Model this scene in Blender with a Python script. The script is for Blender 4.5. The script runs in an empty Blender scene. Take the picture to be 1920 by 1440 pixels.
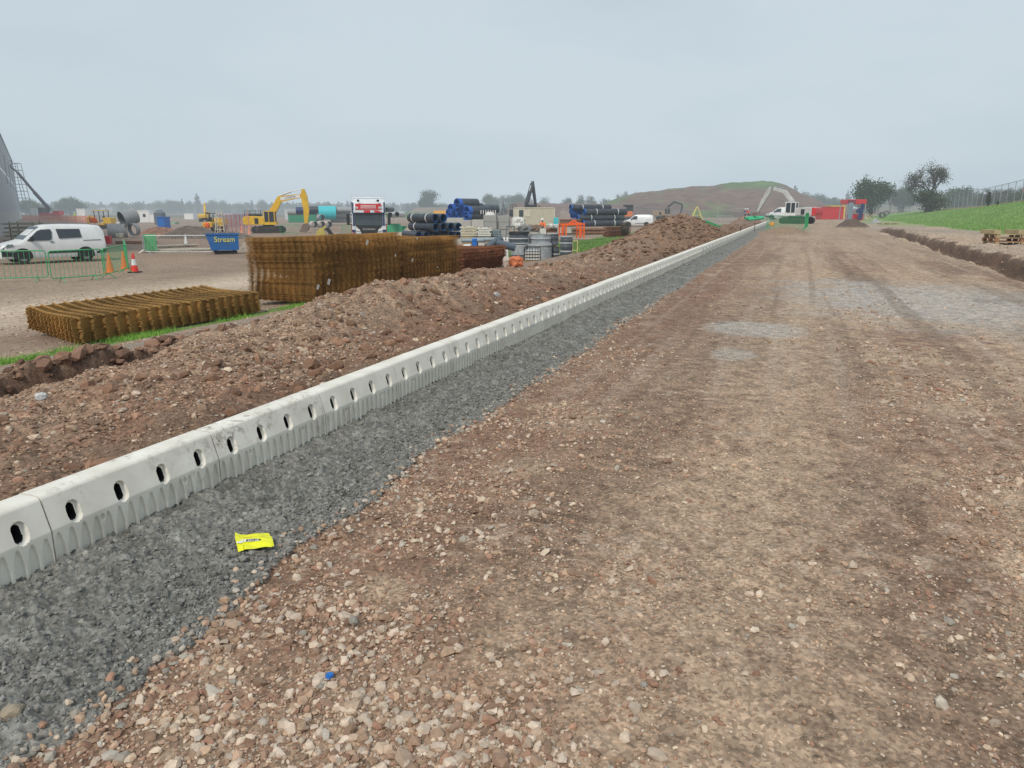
import bpy, bmesh, math, random
import numpy as np
from mathutils import Vector, Matrix
random.seed(7)
rng = np.random.default_rng(11)
scn = bpy.context.scene
COL = scn.collection
PI = math.pi

# ------------------------------------------------------------------ camera geometry
CAMZ = 1.55
PITCH = math.radians(13.2)
FPX = 1397.0
CP, SP = math.cos(PITCH), math.sin(PITCH)

def ray(u, v):
    x = (u - 960) / FPX; dv = (v - 720) / FPX
    return x, CP - dv * SP, -(SP + dv * CP)        # X, Y, Z per unit optical depth

# kerb frame: s along the kerb, t to the right of its face
KX = -3.05
KA = math.atan(.375)
DS = (math.sin(KA), math.cos(KA)); DT = (math.cos(KA), -math.sin(KA))
def st(x, y):
    return (x - KX) * DS[0] + y * DS[1], (x - KX) * DT[0] + y * DT[1]
def xy(s, t):
    return KX + s * DS[0] + t * DT[0], s * DS[1] + t * DT[1]

# ------------------------------------------------------------------ noise in numpy
def _h(ix, iy, seed):
    n = (ix.astype(np.int64) * 374761393 + iy.astype(np.int64) * 668265263 + seed * 1442695041) & 0xFFFFFFFF
    n = ((n ^ (n >> 13)) * 1274126177) & 0xFFFFFFFF
    n = (n ^ (n >> 16)) & 0xFFFFFFFF
    return n.astype(np.float64) / 4294967295.0
def vnoise(x, y, seed=0):
    ix = np.floor(x); iy = np.floor(y); fx = x - ix; fy = y - iy
    fx = fx * fx * (3 - 2 * fx); fy = fy * fy * (3 - 2 * fy)
    a = _h(ix, iy, seed); b = _h(ix + 1, iy, seed); c = _h(ix, iy + 1, seed); d = _h(ix + 1, iy + 1, seed)
    return (a + (b - a) * fx) * (1 - fy) + (c + (d - c) * fx) * fy
def fbm(x, y, oct=4, seed=0, gain=.5):
    v = 0; a = 1; tot = 0
    for o in range(oct):
        v = v + a * (vnoise(x, y, seed + o * 17) - .5); tot += a; a *= gain
        x, y = (x * .8 - y * .6) * 2.03 + 3.1, (x * .6 + y * .8) * 2.03 + 7.7
    return v / tot * 2
def billow(x, y, oct=3, seed=0):
    v = 0; a = 1; tot = 0
    for o in range(oct):
        v = v + a * (1 - np.abs(vnoise(x, y, seed + o * 17) * 2 - 1)); tot += a; a *= .5
        x, y = (x * .8 - y * .6) * 2.03 + 3.1, (x * .6 + y * .8) * 2.03 + 7.7
    return v / tot
def SM(a, b, x):
    k = np.clip((x - a) / (b - a), 0, 1); return k * k * (3 - 2 * k)
def A(x): return np.asarray(x, dtype=np.float64)

# ------------------------------------------------------------------ terrain
def haunch_w(s):
    return .72 + .22 * (1 - SM(2.0, 5.0, s)) + .09 * fbm(s * 1.3, s * 0 + 4, 3, 5) + .05 * fbm(s * 9, s * 0 + 9, 2, 6)
T_BASE = ([-400, -60, -25, -12, -9, -7.6, -6.3, -4.2, -3.0, -1.2, -.35, -.17], [-1.3, -1.15, -1.0, -.84, -.70, -.62, -.40, -.12, -.02, .02, -.04, -.06])
def trench_t(s):
    return 8.05 + .35 * fbm(s * .25, s * 0 + 3, 3, 51) + .16 * fbm(s * 1.6, s * 0 + 6, 3, 53) + .12 * SM(20, 60, s) * 4
def bank_amp(s):
    return np.interp(s, [-5, 5, 6.5, 8.2, 9.5, 12, 14.5, 17, 21, 24, 28, 31, 48, 52, 58, 70, 84, 92],
                        [.06, .08, .18, .30, .50, .50, .40, .26, .22, .24, .3, .3, .35, .45, .3, .3, .45, 0])
def gz(x, y):
    """smooth ground height"""
    x = A(x); y = A(y); s, t = st(x, y)
    zl = np.interp(t, T_BASE[0], T_BASE[1])
    fade = 1 - .45 * SM(75, 130, s)
    zl = np.where(t < -2, zl * fade, zl)
    tc = -2.45 + .35 * fbm(s * .35, s * 0 + 2, 2, 21)
    zl = zl + bank_amp(s) * np.exp(-((t - tc) / 1.05) ** 2)
    # big spoil heap
    hs = np.exp(-np.abs((s - 39.5) / np.where(s < 39.5, 8.2, 8.0)) ** 2.4)
    ht = np.exp(-np.abs((t + 3.0) / np.where(t > -3.0, 1.6, 1.75)) ** 2.2)
    zl = zl + .92 * hs * ht
    # cut ditch on the left
    td = -4.15 + .3 * fbm(s * .8, s * 0 + 5, 3, 33)
    dd = (1 - SM(8.2, 9.6, s)) * SM(td - .12, td + .05, t) * (1 - SM(td + .35, td + 1.1, t))
    zl = zl - .72 * dd + .07 * (1 - SM(8.2, 9.6, s)) * np.exp(-((t - td + .35) / .3) ** 2)
    # road side
    zr = 0.035 * fbm(s * .22, t * .5, 2, 41)
    w = haunch_w(s)
    k = np.clip(t / w, 0, 1)
    zh = .055 * (1 - k) ** .7 + .010 * (1 - k ** 4)
    zr = np.where((t < w) & (s < 88), zr * k + zh, zr)
    tw = 8.05 + .35 * fbm(s * .25, s * 0 + 3, 3, 51) + .16 * fbm(s * 1.6, s * 0 + 6, 3, 53) + .12 * SM(20, 60, s) * 4
    on = (1 - SM(62, 70, s))
    tr = on * SM(tw - .35, tw + .02, t) * (1 - SM(tw + .42, tw + .62, t))
    verge = .18 * on * SM(tw + .42, tw + .62, t) + .12 * on * np.exp(-((t - tw - 1.1) / .5) ** 2) * (t > tw + .4)
    zr = zr - .30 * tr + verge * .7
    crest = np.interp(s, [0, 60, 94, 120, 150, 200], [2.2, 2.5, 2.5, 1.75, 1.4, 1.2])
    g = SM(14.5, 27, t) * crest
    zr = zr + g
    # small heap before the green barrier, dark heap at the trench head
    zr = zr + .42 * np.exp(-(((s - 52) / 4.2) ** 2 + ((t - 2.1) / 1.35) ** 2) ** 1.3)
    zr = zr + .80 * np.exp(-(((s - 69.5) / 4.0) ** 2 + ((t - 7.0) / .95) ** 2) ** 1.2)
    z = np.where(t < -.05, zl, zr)
    far = SM(150, 320, np.hypot(x, y))
    return z * (1 - far) + far * -.9
def gfine(x, y):
    """(height with detail, region weights)"""
    x = A(x); y = A(y); s, t = st(x, y); z = gz(x, y)
    w = haunch_w(s)
    haun = (t > -.02) & (t < w) & (s < 88)
    road = (t >= w) & (t < 7.9)
    spoil = SM(-.5, -1.0, t) * 0
    r = np.hypot(x, y)
    det = 1 / (1 + (r / 40) ** 2)
    lump = billow(x * 11, y * 11, 3, 61)
    zh = .030 * (lump - .5) + .034 * (billow(x * 24, y * 24, 2, 68) - .5) + .012 * fbm(x * 60, y * 60, 2, 62) + .02 * fbm(x * 3, y * 3, 2, 69)
    zh = zh * (.25 + .75 * np.clip((w - t) / .15, 0, 1)) + .01
    zrd = .010 * fbm(x * 1.3, y * 1.3, 3, 63) + .011 * (billow(x * 7, y * 7, 3, 64) - .5) + .004 * fbm(x * 45, y * 45, 2, 65)
    zrd = zrd + .012 * SM(.1, .5, fbm(s * .5, t * 2.5, 2, 66)) * fbm(s * 6, t * 20, 2, 67)
    bk = SM(-5.4, -4.8, t) * (t < -.3) * (s < 92)
    hp = np.exp(-np.abs((s - 37) / 11) ** 2.5) * SM(-7.5, -5.5, t) * (t < -.3)
    bk = np.maximum(bk, hp)
    zs = bk * (.13 * fbm(x * 1.7, y * 1.7, 4, 71) + .075 * (billow(x * 5, y * 5, 3, 72) - .5) + .012 * fbm(x * 30, y * 30, 2, 73))
    zs = zs + (s < 9.6) * np.exp(-((t + 4.2) / .5) ** 2) * (.10 * fbm(x * 3.1, y * 3.1, 4, 171) + .05 * (billow(x * 8, y * 8, 2, 172) - .5))
    zs = zs * SM(-.17, -.9, t) + hp * .20 * (billow(x * .9, y * .9, 3, 74) - .62)
    zl = .02 * fbm(x * 1.1, y * 1.1, 4, 75) + .01 * (billow(x * 8, y * 8, 2, 76) - .5)
    gr = SM(14.5, 16, t)
    trw = SM(7.6, 8.0, t) * (1 - SM(10, 14, t)) * (1 - SM(62, 72, s))
    zt = trw * (.13 * fbm(x * 1.3, y * 1.3, 4, 77) + .06 * (billow(x * 4, y * 4, 2, 78) - .5))
    hp2 = np.exp(-(((s - 52) / 4.6) ** 2 + ((t - 2.1) / 1.6) ** 2)) + np.exp(-(((s - 69.5) / 4.4) ** 2 + ((t - 6.9) / 1.8) ** 2))
    zt = zt + hp2 * .12 * fbm(x * 1.5, y * 1.5, 4, 79)
    z = z + np.where(haun, zh, np.where(t > 0, zrd * (1 - gr) + zt + gr * .03 * fbm(x * .8, y * .8, 3, 80), zs + zl * (1 - bk)))
    return z
def G(x, y): return float(gz(x, y))
def GP(u, v):
    """world point where a sight line meets the ground"""
    X, Y, Z = ray(u, v); d = 1.0
    for i in range(4000):
        d *= 1.004
        if CAMZ + Z * d < G(X * d, Y * d): return (X * d, Y * d, G(X * d, Y * d))
        if d > 3000: break
    return (X * d, Y * d, G(X * d, Y * d))
def AT(u, Y):
    """ground point seen in column u at distance Y"""
    x = (u - 960) / FPX; v = 392 + 1.4 / Y * FPX
    f = CP - (v - 720) / FPX * SP
    X = x * Y / f
    return (X, Y, G(X, Y))
def HV(v, Y):
    """height above datum of image row v at distance Y"""
    dv = (v - 720) / FPX
    return CAMZ - (SP + dv * CP) / (CP - dv * SP) * Y

def ground_color(x, y):
    s, t = st(x, y); r = np.hypot(x, y); w = haunch_w(s)
    n1 = fbm(x * .35, y * .35, 4, 101); n2 = fbm(x * 2.1, y * 2.1, 4, 102); n3 = fbm(x * 14, y * 14, 3, 103); n4 = fbm(s * .16, t * 1.5, 3, 104); n5 = fbm(x * 50, y * 50, 2, 105)
    def c(a): return np.array(a)[None, :]
    def mix(a, b, k): k = np.clip(k, 0, 1)[:, None]; return a * (1 - k) + b * k
    one = np.ones(len(x))[:, None]
    TAN = c([.372, .268, .187]); RED = c([.250, .148, .100]); BRN = c([.205, .142, .100]); GRY = c([.380, .355, .325]); DRK = c([.105, .066, .046]); PALE = c([.42, .34, .265])
    # road
    road = one * TAN
    road = mix(road, one * BRN, SM(-.15, .55, n4 + .35 * n2))
    road = mix(road, one * RED, SM(.0, .6, n1 * 1.1 + .5 * n2 - .05) * .8)
    road = mix(road, one * RED * .88, (1 - SM(.5, 1.7, t - w)) * .9 * SM(-.45, .2, n2 + .5 * n3 + .25))
    road = mix(road, one * RED * .9, np.exp(-((t - 4.3) / .7) ** 2) * SM(-.2, .4, n2 + .4 * n1) * .7)
    track = np.exp(-((t - 2.75 - .03 * (s - 3)) / .5) ** 2) + .9 * np.exp(-((t - 5.6) / .7) ** 2)
    road = mix(road, one * c([.20, .135, .093]), np.exp(-((t - 1.85 - .04 * (s - 3) + .12 * n2) / .36) ** 2) * SM(3.2, 4.2, s) * (1 - SM(10, 22, s)) * .8)
    road = mix(road, one * TAN * 1.06, track * .75)
    ribw = np.exp(-((t - 1.85 - .04 * (s - 3)) / .30) ** 4) * SM(3.3, 4.0, s) * (1 - SM(9, 14, s)); rib = np.sin(2 * PI * s / .13 + 3 * n2 + 1.2 * (t - 1.85) / .3)
    road = road * (1 + .16 * ribw * rib * (.4 + SM(-.3, .3, n2)))[:, None]
    road = mix(road, one * PALE, SM(.15, .8, n2 * .6 + n3 * .8) * .45)
    road = mix(road, one * DRK, SM(.2, .9, -n3 - .4 * n5) * .55)
    e1 = 1 - np.hypot((s - 15.8) / 4.0, (t - 5.4 + .12 * (s - 15)) / 2.7); e2 = 1 - np.hypot((s - 11.3) / .9, (t - 2.45) / .75); e3 = 1 - np.hypot((s - 9.3) / .5, (t - 2.3) / .3)
    pat = np.maximum(SM(-.25, .55, e1 + .42 * n2 + .2 * n1), np.maximum(SM(.0, .4, e2 + .2 * n2) * .85, SM(0, .5, e3 + .25 * n2) * .6))
    road = mix(road, mix(one * GRY, one * c([.235, .22, .20]), SM(-.2, .5, n2 + .3 * n1 + .25 * (t - 6))), pat * .80)
    tyre = fbm(s * .12, t * 6.5, 3, 140); road = mix(road, one * BRN * .8, SM(.15, .55, tyre) * .45 * SM(4, 9, s)); road = mix(road, one * PALE * .95, SM(.2, .6, -tyre) * .35 * SM(4, 9, s))
    dist = SM(20, 60, s)
    road = mix(road, one * c([.34, .25, .18]), dist * .7)
    road *= (1 + .16 * n3 + .14 * n5)[:, None]
    # haunch
    lump = billow(x * 11, y * 11, 3, 61)
    ha = one * c([.152, .149, .136]) * (1 + .4 * (lump - .5) + .55 * (billow(x * 24, y * 24, 2, 68) - .5) + .35 * n5 + .12 * n2)[:, None]
    edge = SM(.12, -.0, w - t + .08 * n3)
    ha = mix(ha, one * c([.27, .25, .22]), edge * .5)
    # spoil
    sp = mix(one * RED * .95, one * BRN * 1.15, SM(-.3, .4, n2 + .3 * n1))
    sp = mix(sp, one * c([.35, .24, .165]), SM(-.1, .6, n3 * .5 + n2 * .5 + .32 * np.clip((-t - 1.7), -1, 1)) * .7)
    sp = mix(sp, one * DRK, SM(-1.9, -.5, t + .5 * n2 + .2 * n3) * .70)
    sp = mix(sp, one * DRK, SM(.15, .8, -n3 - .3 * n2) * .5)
    hpk = np.exp(-np.abs((s - 37) / 11) ** 2.5)
    sp = mix(sp, mix(one * c([.26, .165, .105]), one * c([.17, .10, .066]), SM(-.3, .4, n2)), hpk * .7)
    sp = mix(sp, one * c([.19, .12, .08]), SM(46, 60, s) * .6)
    tdc = -4.15 + .3 * fbm(s * .8, s * 0 + 5, 3, 33)
    sp = mix(sp, one * c([.085, .05, .036]), np.exp(-((t - tdc - .10) / .34) ** 2) * (1 - SM(8.2, 9.6, s)) * .97)  # ditch wall painted dark to stand in for the shade in the cut
    sp *= (1 + .2 * n3 + .2 * n5)[:, None]
    # left ground
    lg = mix(one * c([.30, .225, .165]), one * c([.235, .170, .125]), SM(-.3, .5, n1 + .3 * n2))
    lg = mix(lg, one * c([.50, .40, .30]), np.exp(-((t + 14.6 + .5 * n1) / 2.4) ** 2) * (1 - SM(30, 50, s)) * 1.0)      # pale track behind the mesh stacks
    lg = mix(lg, one * c([.25, .205, .165]), SM(-7.2, -5.5, t) * .8)
    lg = mix(lg, one * c([.255, .165, .12]), SM(18, 40, -t) * .55)
    lg = mix(lg, one * c([.27, .22, .19]), SM(40, 80, -t) * .5)
    lg *= (1 + .10 * n3 + .10 * n2 + .1 * n5)[:, None]
    gs = np.maximum(np.exp(-((t + 7.75 - .15 * n2) / .42) ** 2 * 2) * (1 - SM(15.5, 17.5, s)), SM(33, 38, s + 2 * n2) * SM(-6.3, -7.1, t + .4 * n2) * SM(-14.5, -12.5, t + n1 * 1.5) * (1 - SM(90, 110, s)) * 1.0)
    lg = mix(lg, mix(one * c([.12, .20, .05]), one * c([.17, .24, .075]), n2 + .5), SM(.35, .6, gs + .2 * n3))
    # verge and grass slope
    vg = mix(one * c([.40, .30, .22]), one * c([.31, .25, .20]), SM(-.3, .4, n1))
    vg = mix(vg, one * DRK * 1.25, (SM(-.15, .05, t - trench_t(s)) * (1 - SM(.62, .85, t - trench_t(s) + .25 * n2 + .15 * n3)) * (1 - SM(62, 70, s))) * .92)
    vg *= (1 + .15 * n3 + .12 * n2)[:, None]
    gg = mix(one * c([.145, .265, .068]), one * c([.20, .315, .10]), SM(-.5, .5, n2 + .5 * n1))
    gg = mix(gg, one * c([.23, .19, .10]), SM(.35, .7, fbm(x * .12, y * .12, 3, 120) + .2 * n2) * .5)
    gg = mix(gg, one * c([.30, .26, .19]), SM(25.0, 27.5, t + n1) * .85)
    gg *= (1 + .12 * n3 + .15 * n2)[:, None]
    vg = mix(vg, gg, SM(14.1, 15.1, t + 1.2 * n1 + .5 * n2))
    vg = mix(vg, gg, SM(9.5, 11, t + n1) * SM(75, 90, s) * .6)
    out = np.where(((t > -.14) & (t < w) & (s < 88))[:, None], ha, road)
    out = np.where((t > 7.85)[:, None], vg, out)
    bkc = SM(-4.5, -4.05, t + .25 * n2 + .45 * (1 - SM(8.2, 9.6, s))) * (s < 92)
    bkc = np.maximum(bkc, np.exp(-np.abs((s - 37) / 11) ** 2.5) * SM(-7.2, -5.6, t + .3 * n2))
    hpd = np.exp(-(((s - 69.5) / 4.2) ** 2 + ((t - 7.0) / 1.05) ** 2) ** 1.2)
    out = mix(out, one * c([.12, .085, .065]) * (1 + .2 * n3)[:, None], SM(.15, .4, hpd))
    hpe = np.exp(-(((s - 52) / 4.4) ** 2 + ((t - 2.1) / 1.5) ** 2))
    out = mix(out, one * c([.27, .185, .125]) * (1 + .2 * n3)[:, None], SM(.2, .5, hpe))
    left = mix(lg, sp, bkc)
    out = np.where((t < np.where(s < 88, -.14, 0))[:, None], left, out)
    # far land
    fg = mix(one * c([.12, .10, .075]), one * c([.085, .12, .06]), SM(-.2, .3, fbm(x * .006, y * .015, 3, 130)))
    out = mix(out, fg, SM(170, 330, r))
    out = out * (1 + .22 * (vnoise(x * 90, y * 90, 7) - .5) * (r < 25))[:, None]
    return np.clip(out, .012, .8)

# ------------------------------------------------------------------ materials
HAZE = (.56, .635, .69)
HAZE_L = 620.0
MATS = {}
def N(nt, typ, **kw):
    n = nt.nodes.new(typ)
    for k, v in kw.items():
        if k == 'op': n.operation = v
        elif hasattr(n, k): setattr(n, k, v)
    return n
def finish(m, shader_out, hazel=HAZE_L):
    """paints haze into the material: a glow mixed in by distance from the origin"""
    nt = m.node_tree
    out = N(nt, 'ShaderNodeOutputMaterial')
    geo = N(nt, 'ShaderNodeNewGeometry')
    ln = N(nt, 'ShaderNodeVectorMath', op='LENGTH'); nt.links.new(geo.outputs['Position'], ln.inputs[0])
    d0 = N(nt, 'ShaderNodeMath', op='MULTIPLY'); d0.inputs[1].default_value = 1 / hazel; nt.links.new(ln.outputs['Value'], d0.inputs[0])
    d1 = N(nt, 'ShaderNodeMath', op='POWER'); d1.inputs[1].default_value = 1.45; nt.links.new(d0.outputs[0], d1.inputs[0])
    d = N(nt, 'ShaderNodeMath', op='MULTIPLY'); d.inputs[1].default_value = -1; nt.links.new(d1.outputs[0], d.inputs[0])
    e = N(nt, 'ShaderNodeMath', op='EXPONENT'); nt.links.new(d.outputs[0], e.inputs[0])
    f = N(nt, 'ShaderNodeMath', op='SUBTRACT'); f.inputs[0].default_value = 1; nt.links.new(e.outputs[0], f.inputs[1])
    em = N(nt, 'ShaderNodeEmission'); em.inputs[0].default_value = (*HAZE, 1)  # haze-coloured emission on the surface itself, standing in for misty air
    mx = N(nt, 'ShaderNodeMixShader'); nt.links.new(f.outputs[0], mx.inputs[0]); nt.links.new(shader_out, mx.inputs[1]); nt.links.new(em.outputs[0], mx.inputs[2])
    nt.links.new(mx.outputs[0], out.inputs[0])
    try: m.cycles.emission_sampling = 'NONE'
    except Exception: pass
def M(name, col=None, rough=.6, metal=0, var=.18, scale=2.5, bump=0, bscale=20, attr=False, rand=0, dirt=0, dirtc=(.25, .18, .12), spec=.4, alpha=None, trans=0):
    if name in MATS: return MATS[name]
    m = bpy.data.materials.new(name); m.use_nodes = True; nt = m.node_tree; nt.nodes.clear()
    p = N(nt, 'ShaderNodeBsdfPrincipled')
    p.inputs['Roughness'].default_value = rough; p.inputs['Metallic'].default_value = metal
    p.inputs['Specular IOR Level'].default_value = spec
    tc = N(nt, 'ShaderNodeTexCoord')
    ns = N(nt, 'ShaderNodeTexNoise'); ns.inputs['Scale'].default_value = scale; ns.inputs['Detail'].default_value = 5; ns.inputs['Roughness'].default_value = .62
    nt.links.new(tc.outputs['Object'], ns.inputs['Vector'])
    mr = N(nt, 'ShaderNodeMapRange'); mr.inputs['From Min'].default_value = .3; mr.inputs['From Max'].default_value = .7
    mr.inputs['To Min'].default_value = 1 - var; mr.inputs['To Max'].default_value = 1 + var
    nt.links.new(ns.outputs['Fac'], mr.inputs[0])
    mul = N(nt, 'ShaderNodeVectorMath', op='MULTIPLY')
    if attr:
        a = N(nt, 'ShaderNodeVertexColor'); a.layer_name = 'Col'; nt.links.new(a.outputs['Color'], mul.inputs[0])
    else:
        mul.inputs[0].default_value = col
    nt.links.new(mr.outputs[0], mul.inputs[1])
    last = mul.outputs[0]
    if rand:
        oi = N(nt, 'ShaderNodeObjectInfo'); r2 = N(nt, 'ShaderNodeMapRange'); r2.inputs['To Min'].default_value = 1 - rand; r2.inputs['To Max'].default_value = 1 + rand * .6
        nt.links.new(oi.outputs['Random'], r2.inputs[0]); m2 = N(nt, 'ShaderNodeVectorMath', op='MULTIPLY'); nt.links.new(last, m2.inputs[0]); nt.links.new(r2.outputs[0], m2.inputs[1]); last = m2.outputs[0]
    if dirt:
        geo = N(nt, 'ShaderNodeNewGeometry')
        dn = N(nt, 'ShaderNodeTexNoise'); dn.inputs['Scale'].default_value = 1.6; dn.inputs['Detail'].default_value = 8; dn.inputs['Roughness'].default_value = .75
        nt.links.new(geo.outputs['Position'], dn.inputs['Vector'])
        dm = N(nt, 'ShaderNodeMapRange'); dm.inputs['From Min'].default_value = .48; dm.inputs['From Max'].default_value = .72; dm.inputs['To Max'].default_value = dirt
        nt.links.new(dn.outputs['Fac'], dm.inputs[0])
        mxd = N(nt, 'ShaderNodeMix'); mxd.data_type = 'RGBA'; nt.links.new(dm.outputs[0], mxd.inputs[0]); nt.links.new(last, mxd.inputs[6]); mxd.inputs[7].default_value = (*dirtc, 1); last = mxd.outputs[2]
    nt.links.new(last, p.inputs['Base Color'])
    if bump:
        bn = N(nt, 'ShaderNodeTexNoise'); bn.inputs['Scale'].default_value = bscale; bn.inputs['Detail'].default_value = 4
        nt.links.new(tc.outputs['Object'], bn.inputs['Vector'])
        bp = N(nt, 'ShaderNodeBump'); bp.inputs['Strength'].default_value = bump; bp.inputs['Distance'].default_value = .02
        nt.links.new(bn.outputs['Fac'], bp.inputs['Height']); nt.links.new(bp.outputs[0], p.inputs['Normal'])
    if trans: p.inputs['Transmission Weight'].default_value = trans
    sh = p.outputs[0]
    if alpha is not None:
        tr = N(nt, 'ShaderNodeBsdfTransparent'); mx = N(nt, 'ShaderNodeMixShader'); mx.inputs[0].default_value = alpha
        nt.links.new(tr.outputs[0], mx.inputs[1]); nt.links.new(sh, mx.inputs[2]); sh = mx.outputs[0]
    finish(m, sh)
    MATS[name] = m; return m
def ground_material():
    m = bpy.data.materials.new('soil_and_gravel'); m.use_nodes = True; nt = m.node_tree; nt.nodes.clear()
    p = N(nt, 'ShaderNodeBsdfPrincipled'); p.inputs['Roughness'].default_value = .92; p.inputs['Specular IOR Level'].default_value = .25
    a = N(nt, 'ShaderNodeVertexColor'); a.layer_name = 'Col'
    geo = N(nt, 'ShaderNodeNewGeometry')
    vo = N(nt, 'ShaderNodeTexVoronoi'); vo.inputs['Scale'].default_value = 26; nt.links.new(geo.outputs['Position'], vo.inputs['Vector'])
    vo.feature = 'F1'
    ns = N(nt, 'ShaderNodeTexNoise'); ns.inputs['Scale'].default_value = 7; ns.inputs['Detail'].default_value = 9; ns.inputs['Roughness'].default_value = .72; nt.links.new(geo.outputs['Position'], ns.inputs['Vector'])
    # pebbles pressed in the dust: some cells of a voronoi
    sep = N(nt, 'ShaderNodeSeparateColor'); nt.links.new(vo.outputs['Color'], sep.inputs[0])
    pick = N(nt, 'ShaderNodeMapRange'); pick.inputs['From Min'].default_value = .72; pick.inputs['From Max'].default_value = .78; nt.links.new(sep.outputs[0], pick.inputs[0])
    rad = N(nt, 'ShaderNodeMapRange'); rad.inputs['From Min'].default_value = .42; rad.inputs['From Max'].default_value = .30; nt.links.new(vo.outputs['Distance'], rad.inputs[0])
    peb = N(nt, 'ShaderNodeMath', op='MULTIPLY'); nt.links.new(pick.outputs[0], peb.inputs[0]); nt.links.new(rad.outputs[0], peb.inputs[1])
    br = N(nt, 'ShaderNodeMapRange'); br.inputs['To Min'].default_value = .8; br.inputs['To Max'].default_value = 1.65; nt.links.new(sep.outputs[1], br.inputs[0])
    nr = N(nt, 'ShaderNodeMapRange'); nr.inputs['From Min'].default_value = .3; nr.inputs['From Max'].default_value = .7; nr.inputs['To Min'].default_value = .74; nr.inputs['To Max'].default_value = 1.26; nt.links.new(ns.outputs['Fac'], nr.inputs[0])
    mx = N(nt, 'ShaderNodeMix'); mx.data_type = 'FLOAT'; nt.links.new(peb.outputs[0], mx.inputs[0]); nt.links.new(nr.outputs[0], mx.inputs[2]); nt.links.new(br.outputs[0], mx.inputs[3])
    mul = N(nt, 'ShaderNodeVectorMath', op='MULTIPLY'); nt.links.new(a.outputs['Color'], mul.inputs[0]); nt.links.new(mx.outputs[0], mul.inputs[1])
    v2 = N(nt, 'ShaderNodeTexVoronoi'); v2.inputs['Scale'].default_value = 75; nt.links.new(geo.outputs['Position'], v2.inputs['Vector'])
    s2 = N(nt, 'ShaderNodeSeparateColor'); nt.links.new(v2.outputs['Color'], s2.inputs[0])
    m2 = N(nt, 'ShaderNodeMapRange'); m2.inputs['To Min'].default_value = .66; m2.inputs['To Max'].default_value = 1.36; nt.links.new(s2.outputs[0], m2.inputs[0])
    v3 = N(nt, 'ShaderNodeTexVoronoi'); v3.inputs['Scale'].default_value = 11; nt.links.new(geo.outputs['Position'], v3.inputs['Vector'])
    s3 = N(nt, 'ShaderNodeSeparateColor'); nt.links.new(v3.outputs['Color'], s3.inputs[0])
    m3 = N(nt, 'ShaderNodeMapRange'); m3.inputs['To Min'].default_value = .86; m3.inputs['To Max'].default_value = 1.16; nt.links.new(s3.outputs[1], m3.inputs[0])
    mm = N(nt, 'ShaderNodeMath', op='MULTIPLY'); nt.links.new(m2.outputs[0], mm.inputs[0]); nt.links.new(m3.outputs[0], mm.inputs[1])
    mul2 = N(nt, 'ShaderNodeVectorMath', op='MULTIPLY'); nt.links.new(mul.outputs[0], mul2.inputs[0]); nt.links.new(mm.outputs[0], mul2.inputs[1]); mul = mul2
    nt.links.new(mul.outputs[0], p.inputs['Base Color'])
    pk = N(nt, 'ShaderNodeMath', op='MULTIPLY'); pk.inputs[1].default_value = .35; nt.links.new(peb.outputs[0], pk.inputs[0]); hs = N(nt, 'ShaderNodeMath', op='ADD'); nt.links.new(ns.outputs['Fac'], hs.inputs[0]); nt.links.new(pk.outputs[0], hs.inputs[1])
    bp = N(nt, 'ShaderNodeBump'); bp.inputs['Strength'].default_value = .85; bp.inputs['Distance'].default_value = .015
    nt.links.new(hs.outputs[0], bp.inputs['Height']); nt.links.new(bp.outputs[0], p.inputs['Normal'])
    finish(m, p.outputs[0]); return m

# ------------------------------------------------------------------ object helpers
def tag(o, label=None, cat=None, group=None, kind=None):
    if label: o['label'] = label
    if cat: o['category'] = cat
    if group: o['group'] = group
    if kind: o['kind'] = kind
    return o
def link(name, me, mat=None, parent=None, loc=(0, 0, 0), rz=0):
    o = bpy.data.objects.new(name, me); COL.objects.link(o); o.location = loc; o.rotation_euler = (0, 0, rz)
    if mat is not None and me is not None and not me.materials: me.materials.append(mat)
    if parent is not None: o.parent = parent
    return o
def thing(name, label, cat, loc=(0, 0, 0), rz=0, group=None):
    o = bpy.data.objects.new(name, None); COL.objects.link(o); o.location = loc; o.rotation_euler = (0, 0, rz); o.empty_display_size = .3
    return tag(o, label, cat, group)
def np_mesh(name, V, F, colors=None, smooth=False):
    """V (n,3), F (m,k) arrays"""
    me = bpy.data.meshes.new(name); V = np.asarray(V, dtype=np.float32); F = np.asarray(F, dtype=np.int32)
    me.vertices.add(len(V)); me.vertices.foreach_set('co', V.ravel())
    k = F.shape[1]; me.loops.add(F.size); me.loops.foreach_set('vertex_index', F.ravel())
    me.polygons.add(len(F)); me.polygons.foreach_set('loop_start', np.arange(0, F.size, k, dtype=np.int32)); me.polygons.foreach_set('loop_total', np.full(len(F), k, dtype=np.int32))
    me.polygons.foreach_set('use_smooth', np.full(len(F), smooth))
    me.update(calc_edges=True)
    if colors is not None:
        ca = me.color_attributes.new('Col', 'FLOAT_COLOR', 'POINT')
        c4 = np.ones((len(V), 4), dtype=np.float32); c4[:, :3] = colors; ca.data.foreach_set('color', c4.ravel())
    me.validate(); return me
def copy_tree(o, parent=None):
    c = o.copy(); COL.objects.link(c); c.parent = parent
    for ch in list(o.children): copy_tree(ch, c)
    return c
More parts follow.
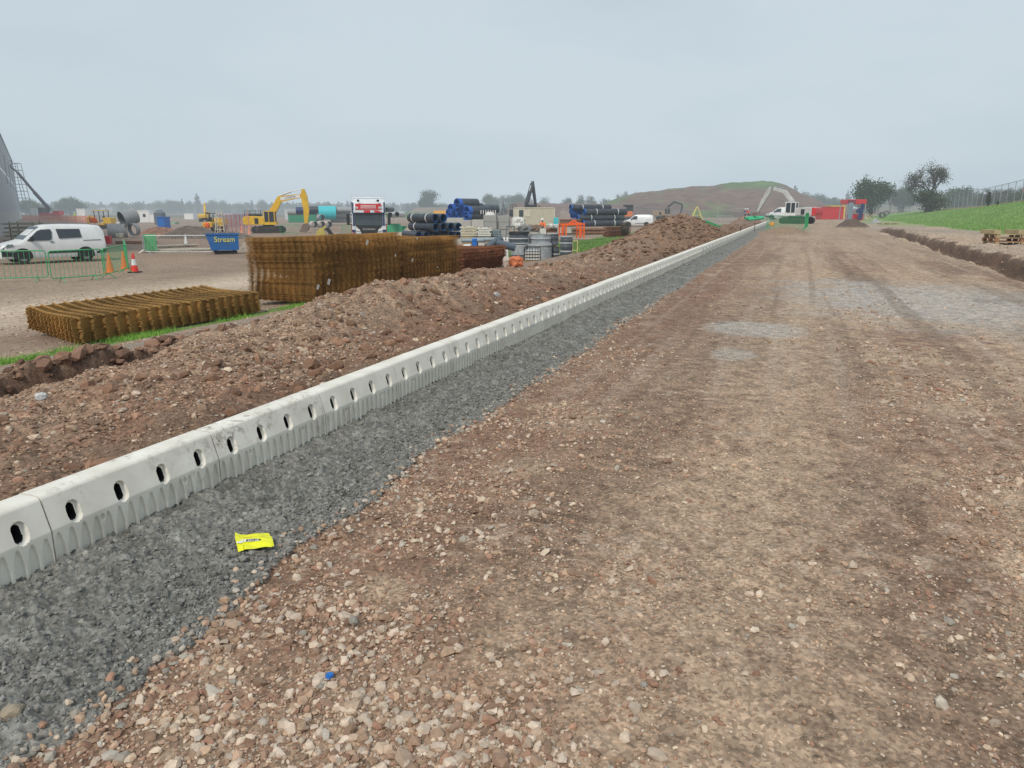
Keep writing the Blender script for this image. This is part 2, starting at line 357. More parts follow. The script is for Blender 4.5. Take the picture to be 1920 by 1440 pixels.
class MB:
    """collects shapes into one mesh"""
    def __init__(self): self.v = []; self.f = []; self.mx = Matrix.Identity(4)
    def at(self, loc=(0, 0, 0), rot=(0, 0, 0)):
        from mathutils import Euler
        self.mx = Matrix.Translation(loc) @ Euler(rot).to_matrix().to_4x4(); return self
    def raw(self, vs, fs):
        b = len(self.v); self.v += [tuple(self.mx @ Vector(p)) for p in vs]; self.f += [tuple(i + b for i in f) for f in fs]; return self
    def box(self, c, s, taper=None):
        x, y, z = [k / 2 for k in s]; tx, ty = taper or (1, 1)
        vs = [(c[0] + a * x * (tx if k > 0 else 1), c[1] + b * y * (ty if k > 0 else 1), c[2] + k * z) for k in (-1, 1) for a, b in ((-1, -1), (1, -1), (1, 1), (-1, 1))]
        return self.raw(vs, [(3, 2, 1, 0), (4, 5, 6, 7), (0, 1, 5, 4), (1, 2, 6, 5), (2, 3, 7, 6), (3, 0, 4, 7)])
    def bar(self, p, q, w, h=None):
        """square bar from p to q"""
        h = h or w; p = Vector(p); q = Vector(q); d = (q - p); L = d.length
        if L < 1e-6: return self
        d /= L; up = Vector((0, 0, 1)) if abs(d.z) < .95 else Vector((0, 1, 0)); a = d.cross(up).normalized(); b = a.cross(d)
        vs = [tuple(e + a * sx * w / 2 + b * sz * h / 2) for e in (p, q) for sx, sz in ((-1, -1), (1, -1), (1, 1), (-1, 1))]
        return self.raw(vs, [(0, 1, 2, 3), (7, 6, 5, 4), (1, 0, 4, 5), (2, 1, 5, 6), (3, 2, 6, 7), (0, 3, 7, 4)])
    def cyl(self, p, q, r, r2=None, n=12, caps=True):
        r2 = r if r2 is None else r2; p = Vector(p); q = Vector(q); d = (q - p).normalized()
        up = Vector((0, 0, 1)) if abs(d.z) < .95 else Vector((0, 1, 0)); a = d.cross(up).normalized(); b = a.cross(d)
        vs = [tuple(e + (a * math.cos(2 * PI * i / n) + b * math.sin(2 * PI * i / n)) * rr) for e, rr in ((p, r), (q, r2)) for i in range(n)]
        fs = [(i, i + n, (i + 1) % n + n, (i + 1) % n) for i in range(n)]
        if caps: fs += [tuple(range(n)), tuple(range(2 * n - 1, n - 1, -1))]
        return self.raw(vs, fs)
    def pipe(self, p, q, r, wall=.05, n=20, ribs=0, rib=.02):
        """hollow pipe, optionally corrugated"""
        p = Vector(p); q = Vector(q); D = q - p; L = D.length; d = D / L
        up = Vector((0, 0, 1)) if abs(d.z) < .95 else Vector((0, 1, 0)); a = d.cross(up).normalized(); b = a.cross(d)
        prof = []
        if ribs:
            for i in range(ribs):
                k0 = i / ribs; prof += [(k0, r), (k0 + .45 / ribs, r), (k0 + .5 / ribs, r - rib), (k0 + .95 / ribs, r - rib)]
            prof += [(1, r)]
        else: prof = [(0, r), (1, r)]
        prof += [(1, r - wall), (0, r - wall)]
        m = len(prof)
        vs = [tuple(p + D * k + (a * math.cos(2 * PI * i / n) + b * math.sin(2 * PI * i / n)) * rr) for k, rr in prof for i in range(n)]
        fs = []
        for j in range(m):
            j2 = (j + 1) % m
            fs += [(j * n + i, j2 * n + i, j2 * n + (i + 1) % n, j * n + (i + 1) % n) for i in range(n)]
        return self.raw(vs, fs)
    def prism(self, pts, y0, y1):
        """outline in x,z extruded along y"""
        n = len(pts); vs = [(x, y, z) for y in (y0, y1) for x, z in pts]
        return self.raw(vs, [tuple(range(n)), tuple(range(2 * n - 1, n - 1, -1))] + [(i, i + n, (i + 1) % n + n, (i + 1) % n) for i in range(n)])
    def build(self, name, mat, parent=None, loc=(0, 0, 0), rz=0, smooth=False, bevel=0):
        me = bpy.data.meshes.new(name); me.from_pydata(self.v, [], self.f)
        bm = bmesh.new(); bm.from_mesh(me); bmesh.ops.recalc_face_normals(bm, faces=bm.faces)
        bm.to_mesh(me); bm.free()
        if smooth:
            for p in me.polygons: p.use_smooth = True
            try: me.set_sharp_from_angle(angle=math.radians(40))
            except Exception: pass
        me.materials.append(mat)
        o = link(name, me, None, parent, loc, rz)
        if bevel:
            b = o.modifiers.new('Bevel', 'BEVEL'); b.width = bevel; b.segments = 2; b.limit_method = 'ANGLE'
        return o
def text_part(name, s, size, mat, parent, loc, rot, ext=.005, sx=1.0):
    c = bpy.data.curves.new('lettering_curve', 'FONT'); c.body = s; c.size = size; c.extrude = ext; c.align_x = 'CENTER'; c.align_y = 'CENTER'
    to = bpy.data.objects.new('lettering_source', c); COL.objects.link(to)
    bpy.context.view_layer.update()
    me = bpy.data.meshes.new_from_object(to.evaluated_get(bpy.context.evaluated_depsgraph_get()))
    bpy.data.objects.remove(to); me.name = name; me.materials.clear(); me.materials.append(mat)
    o = link(name, me, None, parent); o.location = loc; o.rotation_euler = rot; o.scale = (sx, 1, 1); return o
# ================================================================== SETTING: ground sheet
GM = ground_material()
def build_ground():
    ad = np.radians(np.linspace(-43, 43, 760)); co = np.radians(np.linspace(43.6, 110, 90))
    ang = np.concatenate([-co[::-1], ad, co])
    r1 = np.exp(np.linspace(math.log(.55), math.log(70), 960)); r2 = np.exp(np.linspace(math.log(70), math.log(6000), 190))[1:]
    R = np.concatenate([r1, r2]); na, nr = len(ang), len(R)
    RR, AA = np.meshgrid(R, ang, indexing='ij')
    X = (RR * np.sin(AA)).ravel(); Y = (RR * np.cos(AA)).ravel()
    Z = gfine(X, Y); C = ground_color(X, Y)
    i = np.arange(nr - 1)[:, None] * na + np.arange(na - 1)[None, :]
    F = np.stack([i, i + 1, i + na + 1, i + na], -1).reshape(-1, 4)[:, ::-1]
    cx = X[F].mean(1); cy = Y[F].mean(1); s, t = st(cx, cy); w = haunch_w(s); r = np.hypot(cx, cy)
    n = fbm(cx * 2, cy * 2, 3, 150) * .4
    reg = np.full(len(F), 0)                                   # ground
    reg[(t > -.05) & (r < 400)] = 1                            # road
    reg[(t > -.14) & (t < w) & (s < 88)] = 2                   # haunch
    reg[(t > 7.85) & (r < 400)] = 3                            # verge
    reg[(t + n > 14.6) & (r < 400)] = 4                        # grass bank
    reg[(t <= np.where(s < 88, -.14, -.05)) & (t + n > -4.3 - .5 * (s < 9)) & (s < 92)] = 5           # spoil
    reg[(t <= -.05) & (t + n > -6.4) & (s > 28) & (s < 48)] = 5
    names = ['ground', 'road', 'concrete_bedding', 'verge', 'grass_bank', 'spoil_bank']
    V = np.stack([X, Y, Z], 1)
    for k, nm in enumerate(names):
        f = F[reg == k]; u, inv = np.unique(f, return_inverse=True)
        me = np_mesh(nm, V[u], inv.reshape(-1, 4), C[u], smooth=True)
        tag(link(nm, me, GM), kind='structure')
build_ground()

# ================================================================== drainage kerb
def kerb_mesh(nx, simple=False):
    L = 1.0; gap = .009
    # profile of the exposed outside, from back bottom over the top to front bottom: (t, z)
    key = [(-.175, -.06), (-.175, .345), (-.168, .358), (-.155, .363), (-.060, .363), (-.048, .358), (-.040, .349), (.0, .215), (.002, -.06)]
    P = []; 
    segs = [1, 1, 1, 1, 1, 1, 18 if not simple else 5, 30 if not simple else 5]
    if nx > 350: segs[6:] = [36, 46]
    for (a, b), n in zip(zip(key[:-1], key[1:]), segs):
        for j in range(n): P.append((a[0] + (b[0] - a[0]) * j / n, a[1] + (b[1] - a[1]) * j / n))
    P.append(key[-1]); P = np.array(P)
    xs = np.linspace(gap / 2, L - gap / 2, nx)
    V = []; dark = []
    for x in xs:
        for j, (t, z) in enumerate(P):
            d = 0
            if t > -.0401 and z < .3495:
                # arches in the lower face
                if z < .205:
                    ph = ((x * 16) % 1) - .5; k = int(x * 16)
                    hw = .39; top = .196
                    if abs(ph) < hw:
                        zt = top - .085 * (abs(ph) / hw) ** 2.2
                        if z < zt: d = max(d, .0125 * min(1, (zt - z) / .012) * min(1, (hw - abs(ph)) / .05))
                for c in (.25, .75):
                    if math.hypot(x - c, (z - .178)) < .0135: d = max(d, .012)
                    elif math.hypot(x - c, (z - .178)) < .019: d = 0
                for c in (.125, .375, .625, .875):
                    dx = abs(x - c); zc = min(max(z, .240), .270); rr = math.hypot(dx, z - zc)
                    if rr < .033: d = max(d, .005 + .016 * min(1, (.033 - rr) / .008))
                    if math.hypot(x - c + .005, z - zc + .003) < .0215: d = .115
            V.append((x, -(t - d), z)); dark.append(d)
    m = len(P); F = []; MI = []
    for i in range(nx - 1):
        for j in range(m - 1):
            a = i * m + j; f = (a, a + 1, a + m + 1, a + m); F.append(f)
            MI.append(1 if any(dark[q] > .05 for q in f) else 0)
    base = len(V)
    F.append(tuple(range(m))[::-1]); MI.append(0); F.append(tuple((nx - 1) * m + j for j in range(m))); MI.append(0)
    me = bpy.data.meshes.new('drainage_kerb'); me.from_pydata([(v[0], v[1], v[2]) for v in V], [], F)
    me.polygons.foreach_set('material_index', MI)
    me.polygons.foreach_set('use_smooth', [True] * (len(F) - 2) + [False] * 2)
    try: me.set_sharp_from_angle(angle=math.radians(32))
    except Exception: pass
    me.update(); return me
# local frame: x along the kerb, y = t direction
def kerb_material():
    m = bpy.data.materials.new('pale_precast_concrete'); m.use_nodes = True; nt = m.node_tree; nt.nodes.clear()
    p = N(nt, 'ShaderNodeBsdfPrincipled'); p.inputs['Roughness'].default_value = .75; p.inputs['Specular IOR Level'].default_value = .3
    tc = N(nt, 'ShaderNodeTexCoord'); geo = N(nt, 'ShaderNodeNewGeometry'); oi = N(nt, 'ShaderNodeObjectInfo')
    n1 = N(nt, 'ShaderNodeTexNoise'); n1.inputs['Scale'].default_value = 5; n1.inputs['Detail'].default_value = 7; nt.links.new(geo.outputs['Position'], n1.inputs['Vector'])
    n2 = N(nt, 'ShaderNodeTexNoise'); n2.inputs['Scale'].default_value = 16; n2.inputs['Detail'].default_value = 9; n2.inputs['Roughness'].default_value = .8; nt.links.new(geo.outputs['Position'], n2.inputs['Vector'])
    r1 = N(nt, 'ShaderNodeValToRGB'); r1.color_ramp.elements[0].position = .3; r1.color_ramp.elements[0].color = (.67, .635, .56, 1); r1.color_ramp.elements[1].position = .7; r1.color_ramp.elements[1].color = (.84, .81, .735, 1); nt.links.new(n1.outputs['Fac'], r1.inputs[0])
    oc = N(nt, 'ShaderNodeObjectInfo')   # object colour alpha carries how weathered a unit is
    dm = N(nt, 'ShaderNodeMapRange'); dm.inputs['From Min'].default_value = .50; dm.inputs['From Max'].default_value = .64; nt.links.new(n2.outputs['Fac'], dm.inputs[0])
    mask = N(nt, 'ShaderNodeTexNoise'); mask.inputs['Scale'].default_value = 2.3; mask.inputs['Detail'].default_value = 3; nt.links.new(geo.outputs['Position'], mask.inputs['Vector'])
    mm = N(nt, 'ShaderNodeMapRange'); mm.inputs['From Min'].default_value = .46; mm.inputs['From Max'].default_value = .62; nt.links.new(mask.outputs['Fac'], mm.inputs[0])
    a = N(nt, 'ShaderNodeMath', op='MULTIPLY'); nt.links.new(dm.outputs[0], a.inputs[0]); nt.links.new(mm.outputs[0], a.inputs[1])
    b = N(nt, 'ShaderNodeMath', op='MULTIPLY'); nt.links.new(a.outputs[0], b.inputs[0]); nt.links.new(oc.outputs['Alpha'], b.inputs[1])
    # lower part fades darker towards its foot, then brown stains by noise
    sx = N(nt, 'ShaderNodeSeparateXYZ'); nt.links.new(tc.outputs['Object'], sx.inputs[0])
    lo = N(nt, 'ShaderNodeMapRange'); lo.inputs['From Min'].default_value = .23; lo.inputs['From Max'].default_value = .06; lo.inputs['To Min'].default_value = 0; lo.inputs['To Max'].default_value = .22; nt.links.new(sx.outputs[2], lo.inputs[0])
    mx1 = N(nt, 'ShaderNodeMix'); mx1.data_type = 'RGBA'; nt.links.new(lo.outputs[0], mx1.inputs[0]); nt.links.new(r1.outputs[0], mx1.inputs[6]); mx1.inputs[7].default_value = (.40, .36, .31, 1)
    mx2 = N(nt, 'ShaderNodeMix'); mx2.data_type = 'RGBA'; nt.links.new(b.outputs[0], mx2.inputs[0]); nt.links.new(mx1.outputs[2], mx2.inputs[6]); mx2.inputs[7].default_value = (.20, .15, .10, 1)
    nt.links.new(mx2.outputs[2], p.inputs['Base Color'])
    bp = N(nt, 'ShaderNodeBump'); bp.inputs['Strength'].default_value = .18; bp.inputs['Distance'].default_value = .004; nt.links.new(n2.outputs['Fac'], bp.inputs['Height']); nt.links.new(bp.outputs[0], p.inputs['Normal'])
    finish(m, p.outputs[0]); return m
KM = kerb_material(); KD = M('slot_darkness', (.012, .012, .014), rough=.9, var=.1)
kn = kerb_mesh(420); kf = kerb_mesh(130); kff = kerb_mesh(34, True)
for me in (kn, kf, kff): me.materials.append(KM); me.materials.append(KD)
JW = PI / 2 - KA
near_labels = {2: ('clean pale drainage kerb cut off by the left photo edge, nearest of the row', .12),
               3: ('clean drainage kerb between the nearest one and the scuffed stained one', .55),
               4: ('scuffed drainage kerb with black scratches and brown stains along its top', 1.0),
               5: ('clean drainage kerb butted against the far end of the scuffed one', .35)}
for k in range(-2, 88):
    s0 = k + .13
    me = kn if k < 9 else (kf if k < 26 else kff)
    x, y = xy(s0, 0)
    o = link('drainage_kerb', me, None, None, (x, y, float(rng.normal(0, .0015)) + .006), JW + float(rng.normal(0, .0015)))
    lab, dirt = near_labels.get(k, ('pale precast drainage kerb with slots, in the long row running into the distance', .30 if k % 7 else .8))
    o.color = (1, 1, 1, dirt * (1 if k in near_labels else .6))
    tag(o, lab, 'kerb', 'drainage kerbs laid end to end along the road', 'thing')

# ================================================================== loose stones
def ico():
    p = (1 + 5 ** .5) / 2
    v = np.array([(-1, p, 0), (1, p, 0), (-1, -p, 0), (1, -p, 0), (0, -1, p), (0, 1, p), (0, -1, -p), (0, 1, -p), (p, 0, -1), (p, 0, 1), (-p, 0, -1), (-p, 0, 1)], float)
    v /= np.linalg.norm(v[0])
    f = np.array([(0, 11, 5), (0, 5, 1), (0, 1, 7), (0, 7, 10), (0, 10, 11), (1, 5, 9), (5, 11, 4), (11, 10, 2), (10, 7, 6), (7, 1, 8), (3, 9, 4), (3, 4, 2), (3, 2, 6), (3, 6, 8), (3, 8, 9), (4, 9, 5), (2, 4, 11), (6, 2, 10), (8, 6, 7), (9, 8, 1)])
    return v, f
IV, IF = ico()
def stones(name, x, y, size, colr, sink=.25, zoff=None, flat=.6):
    n = len(x); z = gfine(x, y)
    V = np.repeat(IV[None], n, 0) * (1 + rng.normal(0, .23, (n, 12, 1)))
    V = np.clip(V, -.82, .82) * 1.1                                    # flattened sides: crushed rock
    V *= np.stack([rng.uniform(.75, 1.35, n), rng.uniform(.6, 1.0, n), rng.uniform(flat * .6, flat * 1.25, n)], 1)[:, None, :]
    a = rng.uniform(0, 2 * PI, n); b = rng.normal(0, .35, n)
    ca, sa, cb, sb = np.cos(a), np.sin(a), np.cos(b), np.sin(b)
    x1 = V[..., 0] * cb[:, None] - V[..., 2] * sb[:, None]; z1 = V[..., 0] * sb[:, None] + V[..., 2] * cb[:, None]; y1 = V[..., 1]
    V = np.stack([x1 * ca[:, None] - y1 * sa[:, None], x1 * sa[:, None] + y1 * ca[:, None], z1], -1) * (size / 2)[:, None, None]
    V += np.stack([x, y, z + size * flat * (.5 - sink) * .9], 1)[:, None, :]
    F = (IF[None] + (np.arange(n) * 12)[:, None, None]).reshape(-1, 3)
    C = np.repeat(colr[:, None, :], 12, 1).reshape(-1, 3)
    me = np_mesh(name, V.reshape(-1, 3), F, C)
    return link(name, me, M('stone', attr=True, rough=.85, var=.16, scale=60, spec=.3))
def stone_cols(n, grey=.06):
    base = np.array([[.48, .355, .26], [.54, .43, .325], [.39, .265, .185], [.44, .30, .205], [.33, .19, .13], [.50, .40, .31], [.29, .19, .13], [.34, .22, .155]])
    c = base[rng.integers(0, len(base), n)] * rng.uniform(.72, 1.28, (n, 1))
    g = rng.random(n) < grey; c[g] = np.array([.39, .345, .29]) * rng.uniform(.7, 1.3, (g.sum(), 1)); return c
def sample(n, r0, r1, power=1.0, a0=-44, a1=44):
    u = rng.random(n); r = (r0 ** power + u * (r1 ** power - r0 ** power)) ** (1 / power); a = np.radians(rng.uniform(a0, a1, n))
    return r * np.sin(a), r * np.cos(a)
def light_cols(n):
    c = stone_cols(n, .05); k = rng.random(n) < .6; c[k] = np.array([.56, .45, .355]) * rng.uniform(.7, 1.2, (k.sum(), 1)); return c
def pile_density(x, y):
    s, t = st(x, y); n2 = fbm(x * 4, y * 4, 3, 202); n1 = fbm(x * 1.5, y * 1.5, 3, 207); b = np.exp(-(((s - 3.0) / .75) ** 2 + ((t - 1.6) / .42) ** 2)) + np.exp(-(((s - 2.7) / .4) ** 2 + ((t - 2.2) / .35) ** 2)) + .5 * np.exp(-((t - 3.9 - .02 * s) / .5) ** 2) * SM(0, .3, n1) + .35 * np.exp(-((t - 1.3) / .35) ** 2) * SM(0, .3, n1)
    return b * np.clip(.6 + n2 * 1.3, 0, 1) * (t > haunch_w(s))
def road_density(x, y):
    s, t = st(x, y); n = fbm(x * 1.1, y * 1.1, 4, 201); n2 = fbm(x * 4, y * 4, 3, 202)
    band = .13 + .55 * np.exp(-((t - 1.15) / .32) ** 2) + .65 * np.exp(-((t - 4.0 - .02 * s) / .6) ** 2) + .25 * np.exp(-((t - 7.3) / .4) ** 2)
    d = band * np.clip(.35 + 1.7 * n + 1.2 * n2, 0, 1.8)
    d = d + 1.5 * np.exp(-(((s - 3.0) / .7) ** 2 + ((t - 1.65) / .40) ** 2)) * np.clip(.7 + n2 * 1.2, .1, 1) + 1.2 * np.exp(-(((s - 2.6) / .45) ** 2 + ((t - 2.15) / .35) ** 2)) * np.clip(.7 + n2, .1, 1)
    d = d * (t > haunch_w(s)) * (t < 7.8)
    return d
def put(name, n, r0, r1, lo, hi, dens, power=1.0, cols=stone_cols, sink=.25, a0=-46, a1=46, flat=.6, skew=2.0, pl=None):
    x, y = sample(n, r0, r1, power, a0, a1)
    keep = rng.random(n) < dens(x, y); x, y = x[keep], y[keep]; m = len(x)
    size = lo + (hi - lo) * rng.random(m) ** skew
    o = stones(name, x, y, size, cols(m), sink, flat=flat); tag(o, kind='stuff'); return o
put('road_gravel', 170000, 1.3, 7.5, .005, .017, lambda x, y: .14 * (st(x, y)[1] > haunch_w(st(x, y)[0])) + road_density(x, y) * (st(x, y)[1] > 0), 1.3, skew=1.3)
put('road_gravel', 64000, 1.3, 13, .014, .038, lambda x, y: np.clip(road_density(x, y), 0, 1) * .8, 1.25, skew=1.5)
put('road_gravel', 16000, 1.3, 17, .034, .068, lambda x, y: np.clip(road_density(x, y), 0, 1) * .42, 1.2, skew=2.2)
put('road_gravel', 30000, 1.3, 9, .014, .050, pile_density, 1.2, cols=light_cols, skew=1.5)
def edge_density(x, y):
    s, t = st(x, y); w = haunch_w(s); return np.exp(-((t - w - .02) / .09) ** 2) * (s < 30) * .9
put('road_gravel', 60000, 1.5, 14, .012, .045, edge_density, 1.1, cols=lambda n: stone_cols(n, .3), a0=-44, a1=12)
def haunch_density(x, y):
    s, t = st(x, y); w = haunch_w(s); return ((t > .03) & (t < w)) * (.25 + .75 * SM(.45, .95, t / w)) * np.clip(.75 + fbm(x * 3, y * 3, 3, 210), 0, 1)
def grey_cols(n): return np.array([.185, .180, .166]) * rng.uniform(.65, 1.6, (n, 1))
put('concrete_lumps', 190000, 1.6, 9, .007, .026, haunch_density, 1.15, cols=grey_cols, a0=-46, a1=10, skew=1.8, flat=.8, sink=.45)
put('concrete_lumps', 40000, 3, 22, .02, .042, lambda x, y: haunch_density(x, y) * .3, 1.1, cols=grey_cols, a0=-30, a1=18, skew=1.6, flat=.7)
def spoil_density(x, y):
    s, t = st(x, y); n = fbm(x * 1.4, y * 1.4, 3, 220); n2 = fbm(x * 5, y * 5, 3, 221)
    return ((t < -.25) & (t > -3.7) & (s < 24)) * np.clip(.30 + 1.0 * n + .7 * n2 + .25 * SM(-.9, -2.2, t), .04, 1) * (1 - .8 * ((t < -3.7) & (t > -4.4) & (s < 9)))
def spoil_cols(n):
    c = stone_cols(n, .1); k = rng.random(n) < .55; c[k] = np.array([.27, .175, .12]) * rng.uniform(.6, 1.3, (k.sum(), 1)); return c
put('spoil_stones', 80000, 3.2, 10, .010, .038, spoil_density, 1.2, cols=spoil_cols, a0=-48, a1=8, skew=1.8, sink=.4)
put('spoil_stones', 26000, 4, 24, .025, .095, spoil_density, 1.1, cols=spoil_cols, a0=-46, a1=12, skew=3.0, sink=.38)
def ditch_clods(x, y):
    s, t = st(x, y); return np.exp(-((t + 4.25) / .42) ** 2) * (s < 9.8) * .8
put('spoil_clods', 9000, 5, 13, .04, .20, ditch_clods, 1.1, cols=lambda n: np.array([.22, .128, .088]) * rng.uniform(.5, 1.3, (n, 1)), a0=-46, a1=-15, skew=2.2, sink=.4, flat=.75)
def near_clods(x, y):
    s, t = st(x, y); return ((t < -.3) & (t > -4.3) & (s < 26)) * np.clip(.15 + 1.1 * fbm(x * 1.1, y * 1.1, 3, 261) + .5 * (bank_amp(s) - .15), 0, 1)
put('spoil_clods', 12000, 3.4, 26, .05, .17, near_clods, 1.2, cols=lambda n: np.array([.27, .155, .10]) * rng.uniform(.5, 1.25, (n, 1)), a0=-46, a1=12, skew=2.8, sink=.42, flat=.75)
def clod_density(x, y):
    s, t = st(x, y); return np.exp(-np.abs((s - 39) / 8) ** 2.5) * SM(-6, -4.8, t) * (t < -.5) * .9 + ((t < -.4) & (t > -4) & (s > 20)) * .3
put('spoil_clods', 14000, 20, 70, .07, .24, clod_density, 1.2, cols=lambda n: np.array([.22, .135, .088]) * rng.uniform(.55, 1.35, (n, 1)), a0=-2, a1=20, skew=2.0)
def trench_density(x, y):
    s, t = st(x, y); return ((t > 7.6) & (t < 10.5)) * np.clip(.4 + fbm(x * 1.5, y * 1.5, 3, 230), 0, 1)
put('verge_stones', 9000, 12, 60, .03, .11, trench_density, 1.1, cols=spoil_cols, a0=15, a1=46)
def plain_density(x, y):
    s, t = st(x, y); return ((t < -4.3) & (t > -30)) * np.clip(.1 + fbm(x * .7, y * .7, 3, 240), 0, .4)
put('ground_gravel', 24000, 6, 26, .02, .06, plain_density, 1.2, a0=-44, a1=-4)
put('ground_gravel', 9000, 8, 14, .02, .05, lambda x, y: (np.hypot((x + 9.4) / 1.4, (y - 13.5) / 2.2) < 1) * .7, 1.0, a0=-44, a1=-26)

# grass: blades as thin triangles
def blades(name, x, y, h, w, c0, c1, lean=.45):
    n = len(x); z = gfine(x, y) - .01; a = rng.uniform(0, PI, n); hh = h * rng.uniform(.5, 1.2, n); ln = rng.normal(0, lean, (n, 2)) * hh[:, None]
    dx = np.cos(a) * w / 2; dy = np.sin(a) * w / 2
    V = np.stack([np.stack([x - dx, y - dy, z], 1), np.stack([x + dx, y + dy, z], 1), np.stack([x + ln[:, 0], y + ln[:, 1], z + hh], 1)], 1).reshape(-1, 3)
    F = np.arange(3 * n).reshape(-1, 3)
    k = rng.random((n, 1)); C = np.repeat((np.array(c0) * (1 - k) + np.array(c1) * k)[:, None], 3, 1).reshape(-1, 3)
    me = np_mesh(name, V, F, C); return tag(link(name, me, M('grass_blade', attr=True, rough=.6, var=.1, spec=.2)), kind='stuff')
def st_sample(n, s0, s1, t0, t1):
    s = rng.uniform(s0, s1, n); t = rng.uniform(t0, t1, n); return xy(s, t) + (s, t)
x, y, s, t = st_sample(34000, 3, 17.5, -8.35, -7.25); c0 = -7.75 + .15 * fbm(x * 2.1, y * 2.1, 3, 102)
k = rng.random(len(x)) < np.exp(-((t - c0) / .26) ** 2) * np.clip(.55 + 1.6 * fbm(x * 1.5, y * 1.5, 3, 251), 0, 1)
blades('grass', x[k], y[k], .10, .012, (.14, .30, .04), (.26, .46, .09))
x, y, s, t = st_sample(60000, 34, 100, -13, -6.6); k = rng.random(len(x)) < SM(-13, -12, t + fbm(x, y, 2, 252)) * SM(-6.5, -7.0, t) * np.clip((1 - s / 130), 0, 1)
blades('grass', x[k], y[k], .12, .035, (.10, .20, .04), (.20, .33, .09))
x, y, s, t = st_sample(150000, 20, 160, 14.2, 27); k = rng.random(len(x)) < SM(14.2, 15.4, t + fbm(x * .35, y * .35, 4, 101)) * np.clip(1.1 - s / 170, .1, 1)
blades('grass', x[k], y[k], .13, .05, (.15, .27, .06), (.25, .38, .12))
x, y, s, t = st_sample(16000, 20, 160, 25.5, 30)
blades('dry_grass', x, y, .4, .05, (.34, .29, .19), (.24, .22, .13), .25)
# ================================================================== shared colours
WHITE = M('white_vehicle_paint', (.72, .74, .75), rough=.3, var=.05, spec=.5, dirt=.25, dirtc=(.45, .40, .34))
GLASS = M('dark_window_glass', (.035, .045, .055), rough=.08, var=.2, spec=.7)
CLEAR = M('windscreen_glass', (.16, .20, .22), rough=.06, var=.15, spec=.8)
BLACK = M('black_plastic', (.022, .023, .025), rough=.6, var=.2)
RUBBER = M('tyre_rubber', (.030, .028, .027), rough=.9, var=.25, dirt=.6, dirtc=(.16, .115, .08))
STEEL = M('grey_steel', (.32, .33, .34), rough=.4, metal=.6, var=.15)
GALV = M('galvanised_steel', (.42, .44, .45), rough=.45, metal=.5, var=.15)
LGREY = M('pale_grey_plastic', (.50, .52, .53), rough=.5, var=.12)
GREEN = M('green_barrier_paint', (.035, .36, .13), rough=.45, var=.25, scale=8, dirt=.4, dirtc=(.30, .30, .22))
ORANGE = M('orange_plastic', (.85, .16, .03), rough=.5, var=.12)
RED = M('red_paint', (.60, .028, .035), rough=.45, var=.15, dirt=.2)
CREAM = M('cream_painted_steel', (.56, .53, .41), rough=.6, var=.08, dirt=.3, dirtc=(.35, .28, .20))
YEL = M('yellow_machine_paint', (.72, .44, .02), rough=.45, var=.12, dirt=.45, dirtc=(.22, .15, .06))
PIPE = M('navy_black_pipe', (.042, .052, .068), rough=.45, var=.2, dirt=.35, dirtc=(.16, .15, .14))
PIPEIN = M('blue_pipe_lining', (.018, .085, .235), rough=.4, var=.2)
GPIPE = M('grey_concrete_pipe', (.30, .32, .33), rough=.8, var=.15, bump=.2)
WOOD = M('raw_timber', (.48, .37, .23), rough=.8, var=.2, scale=6, rand=.2)
PWOOD = M('pallet_wood', (.36, .25, .15), rough=.85, var=.28, scale=7, rand=.2)
BLOCK = M('grey_concrete_block', (.34, .34, .325), rough=.9, var=.1, bump=.2)
DBLUE = M('blue_skip_paint', (.012, .115, .34), rough=.5, var=.2, dirt=.35, dirtc=(.16, .16, .17))
YTEXT = M('yellow_spray_paint', (.75, .68, .10), rough=.6, var=.1)
BLUE = M('blue_plastic', (.02, .15, .50), rough=.5, var=.15)
NAVY = M('navy_paint', (.02, .04, .12), rough=.4, var=.15)
TEAL = M('teal_plastic', (.05, .50, .56), rough=.5, var=.1)
BAG = M('white_woven_sack', (.62, .61, .58), rough=.8, var=.15, scale=5, bump=.3)
RUST = M('golden_rusted_wire', (.315, .168, .050), rough=.9, var=.5, scale=1.3)
RUST2 = M('dark_rusted_wire', (.215, .085, .042), rough=.85, var=.35, scale=2)
SKIN = M('skin', (.50, .31, .23), rough=.6, var=.05)
HIVO = M('orange_hivis_cloth', (.90, .19, .04), rough=.7, var=.08)
HIVR = M('red_orange_cloth', (.70, .06, .04), rough=.7, var=.08)
DCL = M('dark_work_trousers', (.03, .035, .05), rough=.8, var=.1)
HELM = M('white_helmet', (.75, .75, .74), rough=.35, var=.03)
REFL = M('reflective_tape', (.62, .64, .62), rough=.35, var=.05)

